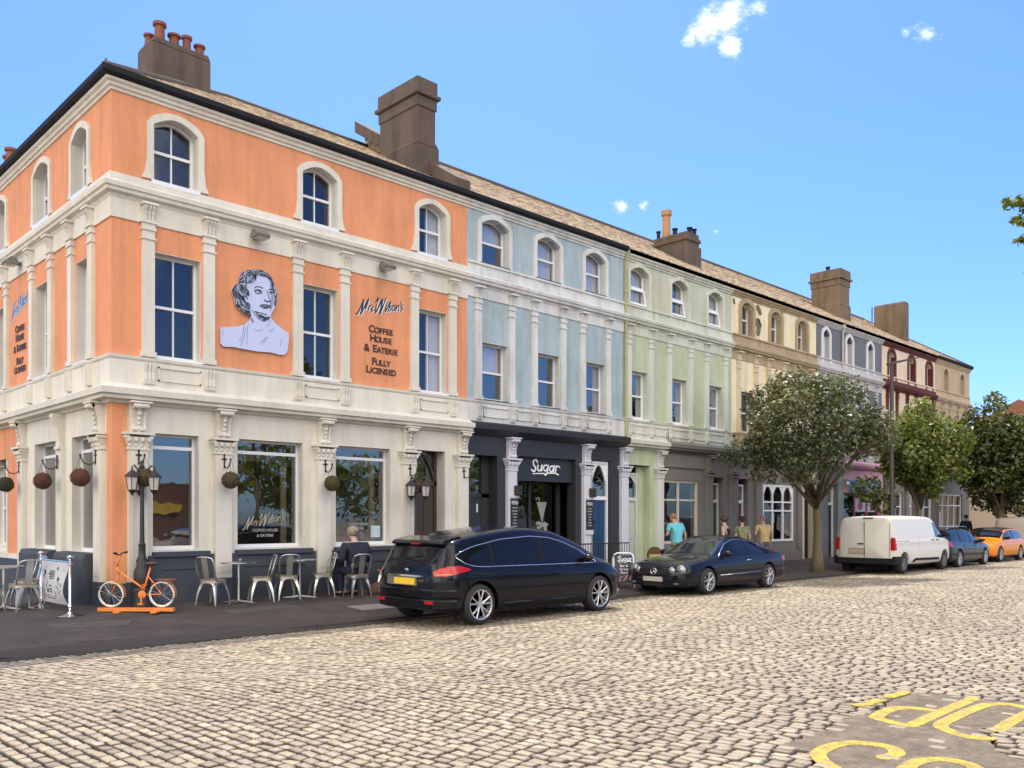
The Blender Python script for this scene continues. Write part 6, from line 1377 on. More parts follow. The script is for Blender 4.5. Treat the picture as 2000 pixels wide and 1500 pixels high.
# ---- dark coupe, nose towards the camera (heading 180)
M_coupe=paint('dark_grey_blue_paint',(.010,.011,.017),.15)
cp,Bc=car('coupe','dark coupe with four round headlights facing the camera, parked behind the black people carrier','car',12.62,-3.55,math.pi,
 [(-2.30,.42,.60,.80,.5,.84),(-2.26,.30,.78,.86,.6,.90),(-2.1,.24,.84,.90,.64,.97),(-1.75,.21,.86,.91,.60,1.03),(-1.45,.2,.868,.91,.56,1.13),(-1.0,.18,.87,.90,.55,1.30),(-.5,.17,.87,.89,.55,1.385),(0,.17,.87,.88,.555,1.385),(.35,.17,.87,.87,.57,1.28),(.75,.18,.868,.86,.62,1.06),(1.0,.18,.865,.84,.66,.935),(1.5,.19,.855,.79,.64,.87),(1.85,.2,.82,.72,.6,.79),(2.06,.22,.74,.64,.54,.71),(2.16,.28,.62,.56,.45,.60),(2.19,.34,.50,.50,.38,.53)],
 2.64,.315,.215,.215,1.54,M_coupe,z=-.10,
 side=(-1.62,.78,[(-1.62,1.0),(-1.4,.945),(-1,.93),(.78,.885)],[(-1.62,1.01),(-1.3,1.12),(-.9,1.235),(-.45,1.30),(-.05,1.30),(.3,1.20),(.78,.90)]),
 pillars=(-.52,),trim='top',lines=([(-.62,.92),(-.66,.6),(-.60,.28)],[(.66,.86),(.70,.6),(.62,.26)]),mould=(([(-.95,.47),(.85,.45)],M_chrome,.010),),handles=((-.42,.78),),handlem=M_chrome,mirror=(.55,.93),mirrorm=M_coupe,
 lamps=((-2.28,-1.98,[(-2.28,.70),(-1.98,.74)],[(-2.28,.83),(-1.98,.84)],'tail_light',M_red),),
 tops=((-1.95,-1.12,10.3,10.3,'rear_window',M_cg),(.28,.92,10.2,10.3,'windscreen',M_cgl)))
f=MB()
for s in (-1,1):
    for (yy,zz,r,nm) in ((.45,.60,.092,'inner'),(.625,.615,.128,'outer')):
        xx=2.155 if nm=='inner' else 2.05
        h=MB(); h.sphere((xx,s*yy,zz),r,18,(.6,1,.95)); h.build('headlight',M_head,cp,smooth='all')
        g=MB(); g.lathe([(r*1.0,-.01),(r*1.08,.0),(r*1.0,.02)],22,M=Matrix.Translation((xx-.01,s*yy,zz))@Matrix.Rotation(R(-90+s*14),4,'Z'),axis='y',caps=False); g.build('headlight_ring',M_coupe,cp,smooth='all')
g=MB(); g.prism([(-.36,.50),(.36,.50),(.40,.62),(.36,.645),(-.36,.645),(-.40,.62)],2.10,2.20,'x'); g.build('grille',M_arch,cp)
g=MB()
for z in (.525,.56,.595): g.box(2.20,2.21,-.35,.35,z,z+.012)
g.build('grille_bars',M_chrome,cp)
g=MB(); g.tube([(2.215,.075*math.cos(a*math.pi/12),.575+.075*math.sin(a*math.pi/12)) for a in range(24)],.008,6,closed=True)
for a in (90,210,330): g.tube([(2.215,0,.575),(2.215,.075*math.cos(R(a)),.575+.075*math.sin(R(a)))],.008,5)
g.build('grille_emblem',M_chrome,cp)
MB().box(2.238,2.246,-.26,.26,.335,.445).build('number_plate',M_plateW,cp)
g=MB(); g.prism([(1.75,-.83),(1.98,-.775),(2.12,-.66),(2.20,-.45),(2.235,-.2),(2.235,.2),(2.20,.45),(2.12,.66),(1.98,.775),(1.75,.83)],.21,.44,'z'); g.build('front_bumper',M_coupe,cp,bevel=.05)
g=MB(); g.box(2.232,2.24,-.24,.24,.22,.31); g.build('air_intake',M_arch,cp)
for s in (-1,1): MB().box(2.14,2.175,s*.56-.06,s*.56+.06,.27,.31).build('fog_lamp',M_head,cp)
# ---- white van
M_vanp=paint('white_van_paint',(.66,.64,.60),.35,coat=.5)
vn,Bv=car('van','white panel van with plain rear doors, parked beyond the first tree','van',23.40,-3.68,0,
 [(-2.36,.40,.82,.98,.62,1.72),(-2.33,.34,.90,1.05,.70,1.84),(-2.26,.32,.93,1.08,.74,1.89),(-1.5,.30,.945,1.10,.76,1.91),(0,.28,.95,1.10,.76,1.92),(.7,.28,.95,1.10,.755,1.91),(1.05,.28,.95,1.10,.74,1.86),(1.45,.28,.945,1.10,.72,1.64),(1.80,.29,.94,1.09,.72,1.33),(2.05,.30,.92,1.04,.70,1.16),(2.3,.32,.86,.92,.64,1.01),(2.42,.36,.76,.80,.55,.85),(2.46,.42,.62,.70,.45,.72)],
 3.34,.335,.19,.215,1.62,M_vanp,z=-.105,shoulder=.975,spokes=8,rim=mat('grey_steel_wheel',(.16,.16,.16),.5),
 side=(.92,1.92,[(.92,1.20),(1.92,1.13)],[(.92,1.72),(1.15,1.68),(1.45,1.50),(1.92,1.15)]),glass=M_cgl,
 lines=([(.80,1.80),(.78,1.0),(.8,.34)],[(-.50,1.80),(-.52,1.0),(-.5,.34)]),mould=(([(-1.0,.40),(-.85,.47),(1.05,.44)],M_plas,.045),([(-2.3,1.09),(-1.35,1.09)],M_plas,.010)),handles=((.98,1.09),(-.35+.95,1.09)),handlem=M_plas,mirror=(1.72,1.22),mirrorm=M_plas,
 lamps=((-2.345,-2.24,[(-2.345,.80),(-2.24,.80)],[(-2.345,1.22),(-2.24,1.22)],'tail_light',M_red),(2.1,2.38,[(2.1,.86),(2.38,.76)],[(2.1,1.0),(2.38,.86)],'headlight',M_head)),
 tops=((1.18,1.86,10.2,10.2,'windscreen',M_cg),))
for q_ in ((-.012,.012,1.75),(-.78,-.77,1.7),(.77,.78,1.7)): MB().box(-2.385,-2.37,q_[0],q_[1],.52,q_[2]).build('rear_door_gap',mat('grey_panel_gap',(.2,.19,.18),.8),vn)
g=MB(); g.prism([(-2.42,.34),(-2.3,.30),(-2.3,.55),(-2.40,.53)],-.90,.90,'y'); g.build('rear_bumper',M_plas,vn,bevel=.02)
for s in (-1,1): MB().box(-2.40,-1.98,s*.90-.05,s*.90+.055,.33,.60).build('bumper_corner',M_plas,vn,bevel=.02); MB().box(-2.375,-2.33,s*.86-.065,s*.86+.065,.80,1.20).build('tail_lamp',M_red,vn,bevel=.01)
MB().box(-2.385,-2.375,-.02,.50,.66,.86).build('number_plate_recess',mat('van_plate_recess',(.30,.28,.23),.6),vn); MB().box(-2.392,-2.385,.02,.45,.70,.80).build('number_plate',mat('plain_dull_plate',(.45,.38,.25),.5),vn)
MB().tube([(-2.385,.02,1.0),(-2.42,.1,1.01),(-2.385,.2,1.0)],.02,6).build('door_handle',M_plas,vn); MB().box(-2.352,-2.30,-.25,.05,1.845,1.875).build('high_brake_light',M_plas,vn)
# ---- dark estate
M_est=paint('dark_slate_blue_paint',(.018,.020,.024),.22)
es,Be_=car('estate_car','dark slate estate car parked in front of the white van','car',28.0,-3.68,0,
 [(-2.25,.40,.68,.80,.5,.90),(-2.2,.30,.82,.90,.6,1.05),(-2.05,.24,.87,.93,.62,1.28),(-1.85,.22,.88,.93,.62,1.41),(-1.2,.2,.885,.92,.63,1.47),(-.4,.19,.89,.91,.63,1.48),(.2,.19,.89,.90,.62,1.42),(.7,.19,.88,.89,.62,1.22),(1.1,.2,.875,.88,.64,1.01),(1.6,.21,.85,.83,.62,.90),(2.0,.23,.80,.72,.55,.78),(2.2,.30,.66,.60,.45,.62)],
 2.66,.32,.22,.215,1.54,M_est,z=-.10,side=(-1.95,1.05,[(-1.95,1.0),(1.05,.91)],[(-1.95,1.12),(-1.6,1.32),(-1.0,1.39),(-.3,1.39),(.2,1.34),(.7,1.13),(1.05,.93)]),pillars=(-1.05,-.05),
 lines=([(-1.0,.92),(-1.0,.3)],[(-.03,.9),(0,.3)],[(.95,.88),(.9,.3)]),handles=((-.8,.80),(.2,.79)),mirror=(.8,.95),
 lamps=((-2.22,-1.95,[(-2.22,.78),(-1.95,.80)],[(-2.22,.98),(-1.95,.97)],'tail_light',M_red),(1.7,2.1,[(1.7,.74),(2.1,.62)],[(1.7,.82),(2.1,.70)],'headlight',M_head)),tops=((-2.18,-1.98,10.2,10.2,'rear_window',M_cg),(.35,1.02,10.2,10.3,'windscreen',M_cg)))
for s in (-1,1): MB().tube([(-1.8,s*.60,1.44),(-1.6,s*.6,1.52),(.0,s*.6,1.53),(.2,s*.59,1.46)],.016,7).build('roof_rail',M_steel,es,smooth='all')
# ---- orange small hatchback facing the camera
M_org=paint('bright_orange_paint',(.72,.24,.02),.2)
mn,Bn=car('hatchback','small bright orange hatchback with a black roof facing the camera','car',32.9,-3.55,math.pi,
 [(-1.92,.40,.66,.82,.5,.90),(-1.87,.28,.80,.90,.6,1.08),(-1.72,.22,.84,.92,.62,1.28),(-1.5,.20,.85,.92,.62,1.36),(-.8,.18,.855,.91,.62,1.41),(-.1,.18,.855,.90,.61,1.40),(.35,.18,.85,.90,.60,1.28),(.75,.18,.845,.89,.62,1.06),(1.0,.19,.84,.87,.64,.96),(1.4,.20,.83,.82,.62,.89),(1.7,.22,.79,.74,.56,.80),(1.86,.27,.68,.62,.48,.66),(1.90,.34,.55,.54,.40,.56)],
 2.46,.31,.215,.205,1.48,M_org,z=-.095,side=(-1.62,.78,[(-1.62,.96),(.78,.92)],[(-1.62,1.16),(-1.3,1.30),(-.7,1.33),(-.1,1.32),(.35,1.18),(.78,.94)]),pillars=(-.45,),glass=M_cgl,
 lines=([(-.5,.92),(-.55,.3)],[(.6,.9),(.58,.3)]),mirror=(.55,.97),mirrorm=M_plas,mould=(([(-.85,.24),(.85,.24)],M_plas,.03),),handles=((-.35,.80),),
 lamps=(),tops=((-1.50,.30,11.2,11.2,'roof_panel',M_plas),(.32,.84,10.2,10.3,'windscreen',M_cg)))
for s in (-1,1):
    h=MB(); h.sphere((1.66,s*.60,.70),.12,18,(.8,.9,1.0)); h.build('headlight',M_head,mn,smooth='all')
    MB().lathe([(.115,-.02),(.13,0),(.115,.02)],22,M=Matrix.Translation((1.68,s*.605,.70))@Matrix.Rotation(R(-90+s*18),4,'Z'),axis='y',caps=False).build('headlight_ring',M_chrome,mn,smooth='all')
MB().prism([(-.34,.34),(.34,.34),(.38,.48),(.30,.60),(-.30,.60),(-.38,.48)],1.80,1.925,'x').build('grille',M_plas,mn); MB().box(1.925,1.935,-.25,.25,.40,.50).build('number_plate',M_plateW,mn)
# ---- pale van at the right edge
M_pv=paint('pale_beige_van_paint',(.50,.44,.38),.4,coat=.3)
v2,_=car('van','pale beige van cut by the right edge of the picture behind the orange hatchback','van',39.0,-3.5,0,
 [(-2.50,.40,.82,.98,.62,1.62),(-2.44,.34,.90,1.05,.72,1.80),(-2.3,.32,.93,1.08,.75,1.87),(0,.28,.95,1.10,.76,1.90),(1.05,.28,.95,1.10,.74,1.84),(1.80,.29,.94,1.09,.72,1.33),(2.3,.32,.86,.92,.64,1.01),(2.46,.42,.62,.70,.45,.72)],
 3.2,.335,.19,.215,1.62,M_pv,z=-.10,shoulder=.975,spokes=8,side=(.92,1.85,[(.92,1.20),(1.85,1.15)],[(.92,1.68),(1.35,1.5),(1.85,1.17)]),mirror=(1.7,1.22),mirrorm=M_plas)
for s in (-1,1): MB().box(-2.515,-2.46,s*.86-.06,s*.86+.06,.75,1.3).build('tail_light',M_red,v2); 
# ================================================================ people
M_skin=mat('skin',(.46,.25,.17),.6,var=.1,vscale=12); M_skin2=mat('fair_skin',(.50,.33,.26),.6,var=.1,vscale=12)
def skin(name,J,E,m,parent,loc=(0,0,0),root=0,lev=2):
    """J: dict name->(x,y,z,r); E: edges; one continuous skinned surface"""
    keys=list(J); idx={k:i for i,k in enumerate(keys)}
    me=bpy.data.meshes.new(name); me.from_pydata([J[k][:3] for k in keys],[(idx[a],idx[b]) for a,b in E],[])
    o=bpy.data.objects.new(name,me); COL.objects.link(o)
    sk=o.modifiers.new('s','SKIN'); sk.use_smooth_shade=True
    for i,k in enumerate(keys):
        r=J[k][3]; rr=(r,r) if not hasattr(r,'__len__') else r
        me.skin_vertices[0].data[i].radius=rr; me.skin_vertices[0].data[i].use_root=(i==root)
    ss=o.modifiers.new('u','SUBSURF'); ss.levels=lev; ss.render_levels=lev
    m2=bpy.data.meshes.new_from_object(o.evaluated_get(bpy.context.evaluated_depsgraph_get())); bpy.data.objects.remove(o)
    return link(name,m2,m,parent,smooth='all',loc=loc)
def person(name,x,y,rz,label,H=1.70,pose='stand',top=None,bottom=None,hairm=None,hat=None,skinm=None,lean=0,sleeve='short',arms='down',hair='short',shoes=None,z=None,wide=1.0,headdown=0):
    s=H/1.72; z0=gz(x,y) if z is None else z
    P=empty(name,(x,y,z0),rz,label,'person'); sm=skinm or M_skin
    def V(a,b,c,r): return (a*s,b*s,c*s,r*s)
    J={};E=[]
    sit=(pose=='sit')
    hz=.52 if sit else .94; ly=0
    def ln(zv): return -lean*(zv-hz)   # forward is -y
    J['pel']=V(0,0+.0,hz,(.145)); J['waist']=V(0,ln(hz+.17),hz+.17,.125*wide); J['chest']=V(0,ln(hz+.36),hz+.36,.15*wide); J['neck0']=V(0,ln(hz+.50),hz+.50,.085)
    hd=headdown
    J['neck']=V(0,ln(hz+.56)-.01,hz+.56,.055); J['jaw']=V(0,ln(hz+.63)-.03-hd*.02,hz+.63,.068); J['head']=V(0,ln(hz+.70)-.02-hd*.05,hz+.70-hd*.01,.098); J['crown']=V(0,ln(hz+.76)-.01-hd*.06,hz+.755-hd*.02,.078)
    E+=[('pel','waist'),('waist','chest'),('chest','neck0'),('neck0','neck'),('neck','jaw'),('jaw','head'),('head','crown')]
    J['nose']=V(0,ln(hz+.68)-.135-hd*.06,hz+.675-hd*.03,.014); E.append(('head','nose'))
    for t,sd in (('L',-1),('R',1)):
        J['ear'+t]=V(sd*.105,ln(hz+.69)-.0-hd*.04,hz+.69,.016); E.append(('head','ear'+t))
        J['sh'+t]=V(sd*.185*wide,ln(hz+.45),hz+.45,.065); E.append(('chest','sh'+t))
        a=arms if isinstance(arms,str) else arms[0 if sd<0 else 1]
        if a=='down': el=(sd*.25*wide,ln(hz+.18)+.03,hz+.17); wr=(sd*.24*wide,-.10,hz-.06)
        elif a=='fwd': el=(sd*.25*wide,ln(hz+.18)-.04,hz+.19); wr=(sd*.17,-.30,hz+.18)
        elif a=='bag': el=(sd*.27*wide,ln(hz+.18)+.03,hz+.18); wr=(sd*.30,-.05,hz-.08)
        J['el'+t]=V(*el,.042); J['wr'+t]=V(*wr,.028); E+=[('sh'+t,'el'+t),('el'+t,'wr'+t)]
        dx=(wr[0]-el[0],wr[1]-el[1],wr[2]-el[2]); L=math.sqrt(sum(q*q for q in dx)); d=[q/L for q in dx]
        hp=[wr[i]+d[i]*.075 for i in range(3)]; J['hand'+t]=V(*hp,(.036)); E.append(('wr'+t,'hand'+t))
        for fi,(off,ln_) in enumerate(((-.030,.075),(-.010,.085),(.010,.080),(.030,.062))):
            b=[hp[0]+off*.35,hp[1]+off,hp[2]]; c1=[b[i]+d[i]*ln_*.55 for i in range(3)]; c2=[c1[i]+d[i]*ln_*.45 for i in range(3)]; c2[0]-=sd*.018
            J[f'f{t}{fi}a']=V(*c1,.010); J[f'f{t}{fi}b']=V(*c2,.008); E+=[('hand'+t,f'f{t}{fi}a'),(f'f{t}{fi}a',f'f{t}{fi}b')]
        th=[wr[0]+d[0]*.03,wr[1]-.04,wr[2]+d[2]*.03]; tip=[th[0]+d[0]*.05,th[1]-.02,th[2]+d[2]*.05]; J[f't{t}']=V(*tip,.010); E.append(('hand'+t,f't{t}'))
        # legs
        if sit: kn=(sd*.15,-.42,hz-.02); an=(sd*.16,-.34+ (.0 if sd<0 else .0),.09); hx=(sd*.09,-.02,hz-.02)
        else: kn=(sd*.11,-.02,.50); an=(sd*.115,.02,.09); hx=(sd*.095,0,hz-.05)
        J['hip'+t]=V(*hx,.095); J['kn'+t]=V(*kn,.058); J['an'+t]=V(*an,.04); J['toe'+t]=V(an[0]+sd*.02,an[1]-.17,.045,.035); J['calf'+t]=V((kn[0]+an[0])/2,(kn[1]+an[1])/2+.02,(kn[2]*.6+an[2]*.4),.056)
        E+=[('pel','hip'+t),('hip'+t,'kn'+t),('kn'+t,'calf'+t),('calf'+t,'an'+t),('an'+t,'toe'+t)]
    skin('body',J,E,sm,P)
    def sub(keys,grow,edges,name,m,over={}):
        JJ={k:(*J[k][:3],(J[k][3]+grow*s)) for k in keys}; 
        for k,v in over.items(): JJ[k]=v
        return skin(name,JJ,edges,m,P)
    J['hem']=(0,0 if not sit else .02*s,(hz-.07 if not sit else hz-.03)*s,.150*s*wide); J['band']=(0,ln(hz+.07)*s,(hz+.07)*s,.13*s)
    # upper garment
    ks=['hem','pel','waist','chest','neck0','shL','shR']; ee=[('hem','pel'),('pel','waist'),('waist','chest'),('chest','neck0'),('chest','shL'),('chest','shR')]; over={}
    if sleeve=='none': ks=['hem','pel','waist','chest']; ee=[('hem','pel'),('pel','waist'),('waist','chest'),('chest','topc')]; over['topc']=(0,ln(hz+.44)*s,(hz+.44)*s,.165*s)
    else:
        for t in 'LR':
            if sleeve=='long': ks+=['el'+t,'wr'+t]; ee+=[('sh'+t,'el'+t),('el'+t,'wr'+t)]
            else:
                a,b=J['sh'+t],J['el'+t]; over['sl'+t]=(*[a[i]*.35+b[i]*.65 for i in range(3)],.068*s); ks.append('sl'+t) if False else None; ee.append(('sh'+t,'sl'+t))
    sub(ks,.028,ee,'jacket' if sleeve=='long' else 'shirt',top,over)
    ks=['band','pel','hipL','hipR']; ee=[('band','pel'),('pel','hipL'),('pel','hipR')]
    for t in 'LR': ks+=['kn'+t,'calf'+t,'an'+t]; ee+=[('hip'+t,'kn'+t),('kn'+t,'calf'+t),('calf'+t,'an'+t)]
    sub(ks,.018,ee,'trousers',bottom)
    hx,hy,hz2=J['head'][:3]
    h=MB()
    if hair=='short': h.sphere((hx,hy+.012*s,hz2+.032*s),.104*s,14,(1,1.08,.95))
    elif hair=='bald': pass
    else:
        h.sphere((hx,hy+.018*s,hz2+.026*s),.112*s,14,(1,1.08,1.0)); h.sphere((hx,hy+.12*s,hz2+.05*s),.055*s,10)
        if hair=='long': h.sphere((hx,hy+.06*s,hz2-.10*s),.095*s,12,(1,.8,1.5))
    if hair!='bald': h.build('hair',hairm,P,smooth='all')
    e=MB(); 
    for sd in (-1,1): e.sphere((sd*.034*s,hy-.092*s,hz2+.008*s),.011*s,8)
    e.build('eyes',M_arch,P,smooth='all'); MB().box(-.022*s,.022*s,hy-.098*s,hy-.088*s,hz2-.062*s,hz2-.056*s).build('mouth',mat('lip_red',(.3,.08,.07),.5),P)
    for t in 'LR':
        a=J['toe'+t]; k=J['an'+t]; f=MB(); f.sphere(((a[0]+k[0])/2,(a[1]+k[1])/2-.0,.045*s),.10*s,12,(.5,1.35,.5)); f.build('shoe',shoes or M_plas,P,smooth='all')
    if hat:
        f=MB(); f.lathe([(.16*s,hz2+.05*s),(.15*s,hz2+.062*s),(.105*s,hz2+.07*s),(.10*s,hz2+.12*s),(.06*s,hz2+.16*s),(.001,hz2+.165*s)],18,(hx,hy,0)); f.build('hat',hat,P,smooth='all')
    return P
H_grey=mat('ash_blonde_hair',(.30,.25,.19),.7,var=.5,vscale=60); H_dark=mat('dark_brown_hair',(.05,.03,.02),.6); H_lb=mat('light_brown_hair',(.20,.12,.07),.6); H_sh=mat('cropped_grey_hair',(.22,.17,.14),.8)
D_navy=mat('dark_navy_cloth',(.012,.016,.032),.85,var=.3,vscale=10); D_jean=mat('dark_blue_denim',(.03,.045,.08),.85)
D_teal=mat('turquoise_cotton',(.12,.46,.54),.8,var=.1,vscale=8); D_blk=mat('black_cotton',(.012,.012,.014),.85); D_tan=mat('apricot_yellow_cotton',(.50,.34,.20),.85,var=.8,vscale=5,col2=(.45,.42,.18)); D_gryb=mat('grey_shorts_cloth',(.10,.11,.12),.85); D_olive=mat('olive_yellow_top',(.45,.42,.20),.85,var=1,vscale=12,col2=(.08,.09,.08))
person('person',4.30,-.98,math.pi,'person with tied-up blonde hair and dark jacket sitting at a cafe table',H=1.78,pose='sit',top=D_navy,bottom=D_navy,hairm=H_grey,hair='bun',sleeve='long',arms='fwd',lean=.22,skinm=M_skin2,headdown=.3,wide=1.28)
person('person',14.62,-1.25,math.pi-.25,'man in a turquoise T-shirt seen from behind, looking into the grey shop window',H=1.66,top=D_teal,bottom=D_navy,hairm=H_lb,arms=('bag','fwd'),lean=.16,wide=1.2,headdown=1)
person('person',17.05,-1.3,math.pi+.2,'woman in a black sleeveless top with pinned-up hair beyond the dark coupe roof',H=1.58,top=D_blk,bottom=D_gryb,hairm=H_dark,hair='bun',sleeve='none',lean=.1,skinm=M_skin2)
person('person',17.95,-1.3,math.pi*.8,'person in a dark brimmed hat and patterned yellow top beyond the coupe',H=1.55,top=D_olive,bottom=D_gryb,hairm=H_dark,hat=mat('dark_plum_hat',(.03,.012,.015),.9),lean=.05,skinm=M_skin2)
person('person',18.8,-1.55,math.pi-.4,'man in a loose apricot and yellow shirt behind the tail of the coupe',H=1.62,top=D_tan,bottom=D_gryb,hairm=H_sh,arms=('down','fwd'),wide=1.25,lean=.1,skinm=M_skin2)
person('person',38.1,-1.0,math.pi/2,'person in black beyond the dark estate car, near the last shop window',H=1.66,top=D_blk,bottom=D_blk,hairm=H_dark,sleeve='long',lean=.1)
# ================================================================ trees
def leaf_mat(name,c1,c2,c3,trans=.35):
    m=bpy.data.materials.new(name); m.use_nodes=True; n=m.node_tree.nodes; l=m.node_tree.links; b=n['Principled BSDF']
    at=n.new('ShaderNodeAttribute'); at.attribute_name='tone'; at.attribute_type='GEOMETRY'
    r=n.new('ShaderNodeValToRGB'); e=r.color_ramp.elements; e[0].color=(*c1,1); e[1].color=(*c3,1); q=e.new(.5); q.color=(*c2,1)
    l.new(at.outputs['Fac'],r.inputs[0]); l.new(r.outputs[0],b.inputs['Base Color']); b.inputs['Roughness'].default_value=.42; b.inputs['Specular IOR Level'].default_value=.55
    t=n.new('ShaderNodeBsdfTranslucent'); v=n.new('ShaderNodeVectorMath'); v.operation='MULTIPLY'; v.inputs[1].default_value=(1.3,1.35,.5); l.new(r.outputs[0],v.inputs[0]); l.new(v.outputs[0],t.inputs[0])
    mx=n.new('ShaderNodeMixShader'); mx.inputs[0].default_value=trans; l.new(b.outputs[0],mx.inputs[1]); l.new(t.outputs[0],mx.inputs[2]); l.new(mx.outputs[0],n['Material Output'].inputs[0])
    return m
def leaves(name,centres,radii,n,size,m,parent,seed=1,shell=.55,flat=.5,drop=0):
    """many small folded leaves gathered in clumps through the crown volume"""
    rg=np.random.default_rng(seed); C=np.array(centres,float); Rr=np.array(radii,float)
    w=(Rr[:,0]*Rr[:,1]*Rr[:,2]); w=w/w.sum(); k=rg.choice(len(C),n,p=w)
    d=rg.normal(size=(n,3)); d/=np.linalg.norm(d,axis=1)[:,None]; rad=rg.random(n)**(1/3)*(1-shell)+shell*(rg.random(n)**.35); rad*=rg.uniform(.82,1.13,n)
    P=C[k]+d*rad[:,None]*Rr[k]
    # twig clumping
    tw=rg.normal(size=(n,3))*.5; P+=.045*np.sin(P[:,[1,2,0]]*9+2)*1.3
    nrm=rg.normal(size=(n,3))*flat+np.array([0,0,.55])+d*.5; nrm/=np.linalg.norm(nrm,axis=1)[:,None]
    u=np.cross(nrm,rg.normal(size=(n,3))); u/=np.linalg.norm(u,axis=1)[:,None]; v=np.cross(nrm,u)
    s=size*rg.uniform(.6,1.25,n)[:,None]
    A=P-u*s*.62; B=P+v*s*.36+nrm*s*.10; Cc=P+u*s*.62-nrm*s*.06; D_=P-v*s*.36+nrm*s*.10
    V=np.stack([A,B,Cc,D_],1).reshape(-1,3); F=np.stack([np.arange(n)*4,np.arange(n)*4+1,np.arange(n)*4+2],1); F2=np.stack([np.arange(n)*4,np.arange(n)*4+2,np.arange(n)*4+3],1)
    tone=np.repeat(np.clip(rg.normal(.45,.22,n)+.12*np.sin(k*1.7),0,1),4)
    me=np_mesh(name,V,np.concatenate([F,F2]),m,False,('tone',tone)); o=bpy.data.objects.new(name,me); COL.objects.link(o); o.parent=parent; return o
M_bark=mat('mottled_bark',(.17,.135,.085),.9,var=.5,vscale=14,col2=(.07,.06,.035),bump=.8,bscale=30)
def tree(name,x,y,label,trunk,r0,fork,blobs,n,size,lm,seed,group='street trees by the kerb',shell=.5):
    z=gz(x,y) if y>-6 else 0; T=empty(name,(x,y,z),0,label,'tree',group); rg=random.Random(seed)
    b=MB(); pts=[Vector(p) for p in trunk]; m=len(pts); b.tube(pts,[r0*(1.35 if i==0 else 1-.45*i/(m-1)) for i in range(m)],12)
    top=pts[-1]
    for (c,r) in blobs:
        c=Vector(c)
        if rg.random()<(.30 if len(blobs)>20 else .85):
            mid=top.lerp(c,.5)+Vector((rg.uniform(-.1,.1),rg.uniform(-.1,.1),rg.uniform(-.15,.05)))
            b.tube([top-Vector((0,0,rg.uniform(.05,.55))),mid,c],[r0*.42,r0*.22,r0*.08],7)
            for q in range(5):
                e=c+Vector((rg.uniform(-1,1)*r[0]*.8,rg.uniform(-1,1)*r[1]*.8,rg.uniform(-.7,.9)*r[2])); s_=mid.lerp(c,rg.uniform(.2,1)); b.tube([s_,s_.lerp(e,.6)+Vector((0,0,.05)),e],[r0*.10,r0*.06,r0*.02],5)
    b.build('trunk',M_bark,T,smooth='all')
    leaves('crown',[q[0] for q in blobs],[q[1] for q in blobs],n,size,lm,T,seed,shell)
    return T
L1=leaf_mat('grey_green_leaves',(.045,.058,.028),(.105,.122,.058),(.24,.24,.15),.3)
L2=leaf_mat('bright_green_leaves',(.055,.080,.020),(.15,.185,.04),(.32,.33,.09),.4)
L3=leaf_mat('deep_green_leaves',(.030,.044,.016),(.085,.105,.030),(.22,.23,.06),.35)
def blobs(cx,cy,cz,rx,ry,rz,n,seed,r=(.55,.9),extra=()):
    rg=random.Random(seed); out=[]
    for i in range(n):
        a=i*2.39996+rg.uniform(-.4,.4); h=1-2*(i+.5)/n; s=math.sqrt(max(0,1-h*h)); k=rg.uniform(.45,.80)
        q=rg.uniform(*r); out.append(((cx+rx*s*math.cos(a)*k,cy+ry*s*math.sin(a)*k,cz+rz*h*k),(q*rx*.62,q*ry*.62,q*rz*.62)))
    return out+list(extra)
# the crown is carried a little towards the left of the trunk, as in the picture
rt=Vector((S_,-C_,0))
b1=blobs(-.72*rt.x,-.72*rt.y*.9,4.25,2.5,2.35,1.75,40,5,(.30,.55),extra=[((-2.6*rt.x,-2.6*rt.y,3.55),(.75,.6,.55)),((1.35*rt.x,1.35*rt.y,4.2),(.8,.7,.8)),((-1.9*rt.x,-1.9*rt.y,3.0),(.6,.55,.4)),((-1.1*rt.x,-1.1*rt.y,5.5),(.75,.7,.5)),((.3*rt.x,.3*rt.y,5.35),(.8,.7,.5))])
b1=[((c[0]-.85,c[1]-.85,c[2]),r) for c,r in b1]
tree('street_tree',19.85,-2.75,'broad dense grey-green tree with a leaning trunk between the coupe and the white van',[(0,0,-.05),(.0,0,.5),(.02,.0,1.2),(-.02,.02,1.9),(-.05,.02,2.35)],.17,2.3,b1,15500,.115,L1,11,shell=.25)
b2=blobs(.0,0,4.05,2.05,1.95,2.0,32,8,(.32,.58),extra=[((-1.9*rt.x,-1.9*rt.y,2.7),(.7,.6,.6)),((-1.3*rt.x,-1.3*rt.y,2.2),(.5,.5,.5)),((0,0,5.6),(.6,.6,.5))])
tree('street_tree',27.6,-2.85,'bright yellow-green leafy tree above the bonnet of the white van',[(0,0,-.05),(0,0,1.2),(.03,0,2.3)],.15,2.3,b2,9500,.155,L2,12,shell=.25)
b3=blobs(.3,0,4.3,2.65,2.45,2.7,38,9,(.32,.58),extra=[((-.3*rt.x,-.3*rt.y,6.7),(.6,.6,.55)),((-1.1*rt.x,-1.1*rt.y,6.1),(.6,.6,.55)),((1.2*rt.x,1.2*rt.y,5.9),(.7,.6,.5))])
tree('street_tree',36.9,-2.9,'large dark green tree at the far right beyond the orange hatchback',[(0,0,-.05),(0,0,1.0),(.0,.05,2.0)],.2,2.0,b3,14000,.19,L3,13,shell=.25)
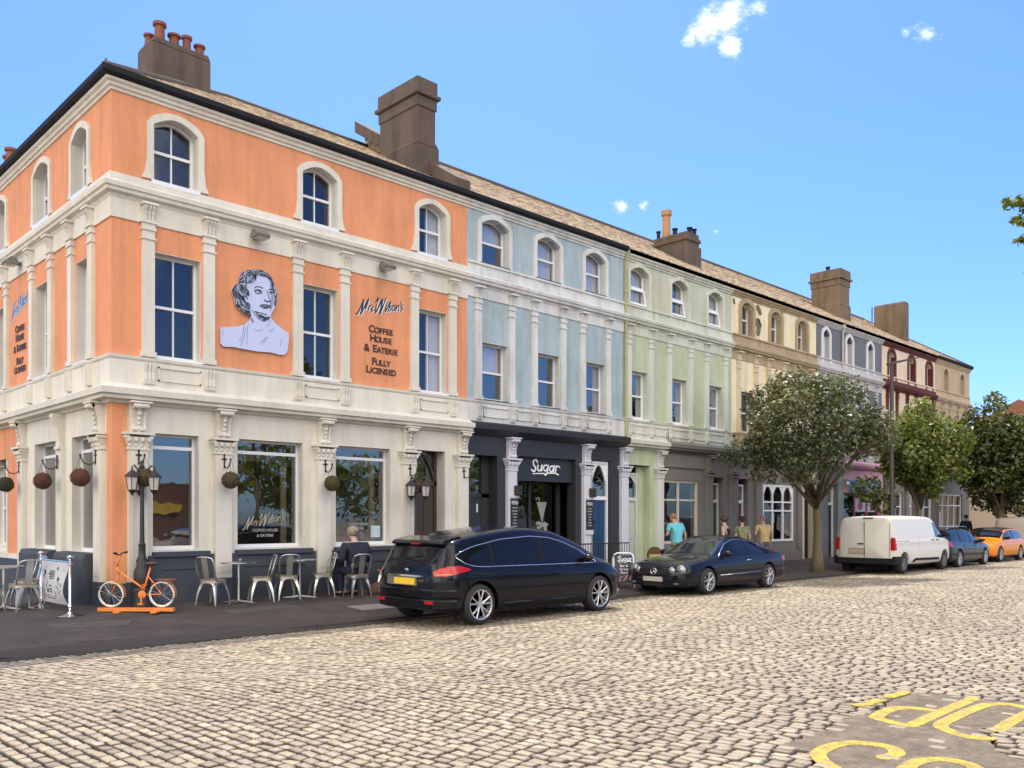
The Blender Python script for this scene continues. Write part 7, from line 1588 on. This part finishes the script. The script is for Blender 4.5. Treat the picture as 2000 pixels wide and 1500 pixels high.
# tree beside the camera whose twig ends reach into the right edge
NX,NY=10.3,-13.9
nb=[];tips=[]
def at(px,py,D):
    a=(px-1000)/1710; return Vector((cam.location.x+D*(C_+a*S_)-NX, cam.location.y+D*(S_-a*C_)-NY, 1.62+(1011-py)/1710*D))
for (px,py,D_,r) in ((2160,300,12.4,.6),(2240,480,12.6,.9),(2300,350,13.4,1.0)):
    p=at(px,py,D_); nb.append(((p.x,p.y,p.z),(r,r,r*.75)))
for (px,py,r) in ((1985,388,.11),(1962,398,.09),(2005,400,.15),(2030,420,.2),(1985,425,.09),(2010,430,.12),(1998,466,.06),(2012,460,.07),(2035,470,.13),(2003,532,.05),(2018,525,.08),(2040,530,.14),(2008,340,.03)):
    p=at(px,py,12); tips.append(((p.x,p.y,p.z),(r,r,r*.7)))
NT=tree('street_tree',NX,NY,'near tree whose lit leafy twig ends poke in at the right edge of the sky',[(0,0,0),(0,0,1.5),(.02,0,3.2)],.17,3.2,nb,3000,.13,L2,14,group='street trees by the kerb',shell=.2)
leaves('twig_leaves',[q[0] for q in tips],[q[1] for q in tips],620,.085,L2,NT,31,shell=.1)
tb=MB()
for q in tips[::2]:
    e=Vector(q[0]); b_=Vector(nb[0][0]); tb.tube([b_,b_.lerp(e,.55)+Vector((0,0,.06)),e],[.018,.010,.004],5)
tb.build('twigs',M_bark,NT)
# wooded green and low buildings across the street, seen only in reflections
rgp=random.Random(2); cc=[];rr_=[]
for i in [k for k in range(26) if not 8<=k<=13]: cc.append((-24+i*3.4+rgp.uniform(-1,1),-46+rgp.uniform(-3,3),rgp.uniform(2.5,6))); rr_.append((2.6,2.0,rgp.uniform(2,3.4)))
o=leaves('woodland',cc,rr_,9000,.55,L2,None,77); tag(o,'belt of trees on the green across the street','woodland',kind='stuff')

ob=empty('shop_building',(15,-50,0),0,'low shop row across the street, seen only as a reflection in the cafe windows','building')
MB().box(-12,12,-4,0,0,4.2).build('wall',mat('brown_brick_far',(.16,.08,.06),.9),ob); MB().box(-9,3,0,.2,2.2,3.4).build('fascia',mat('red_fascia',(.35,.03,.03),.6),ob); MB().box(5,8,0,.2,2.3,2.75).build('yellow_fascia',mat('yellow_fascia',(.7,.5,.06),.6),ob)
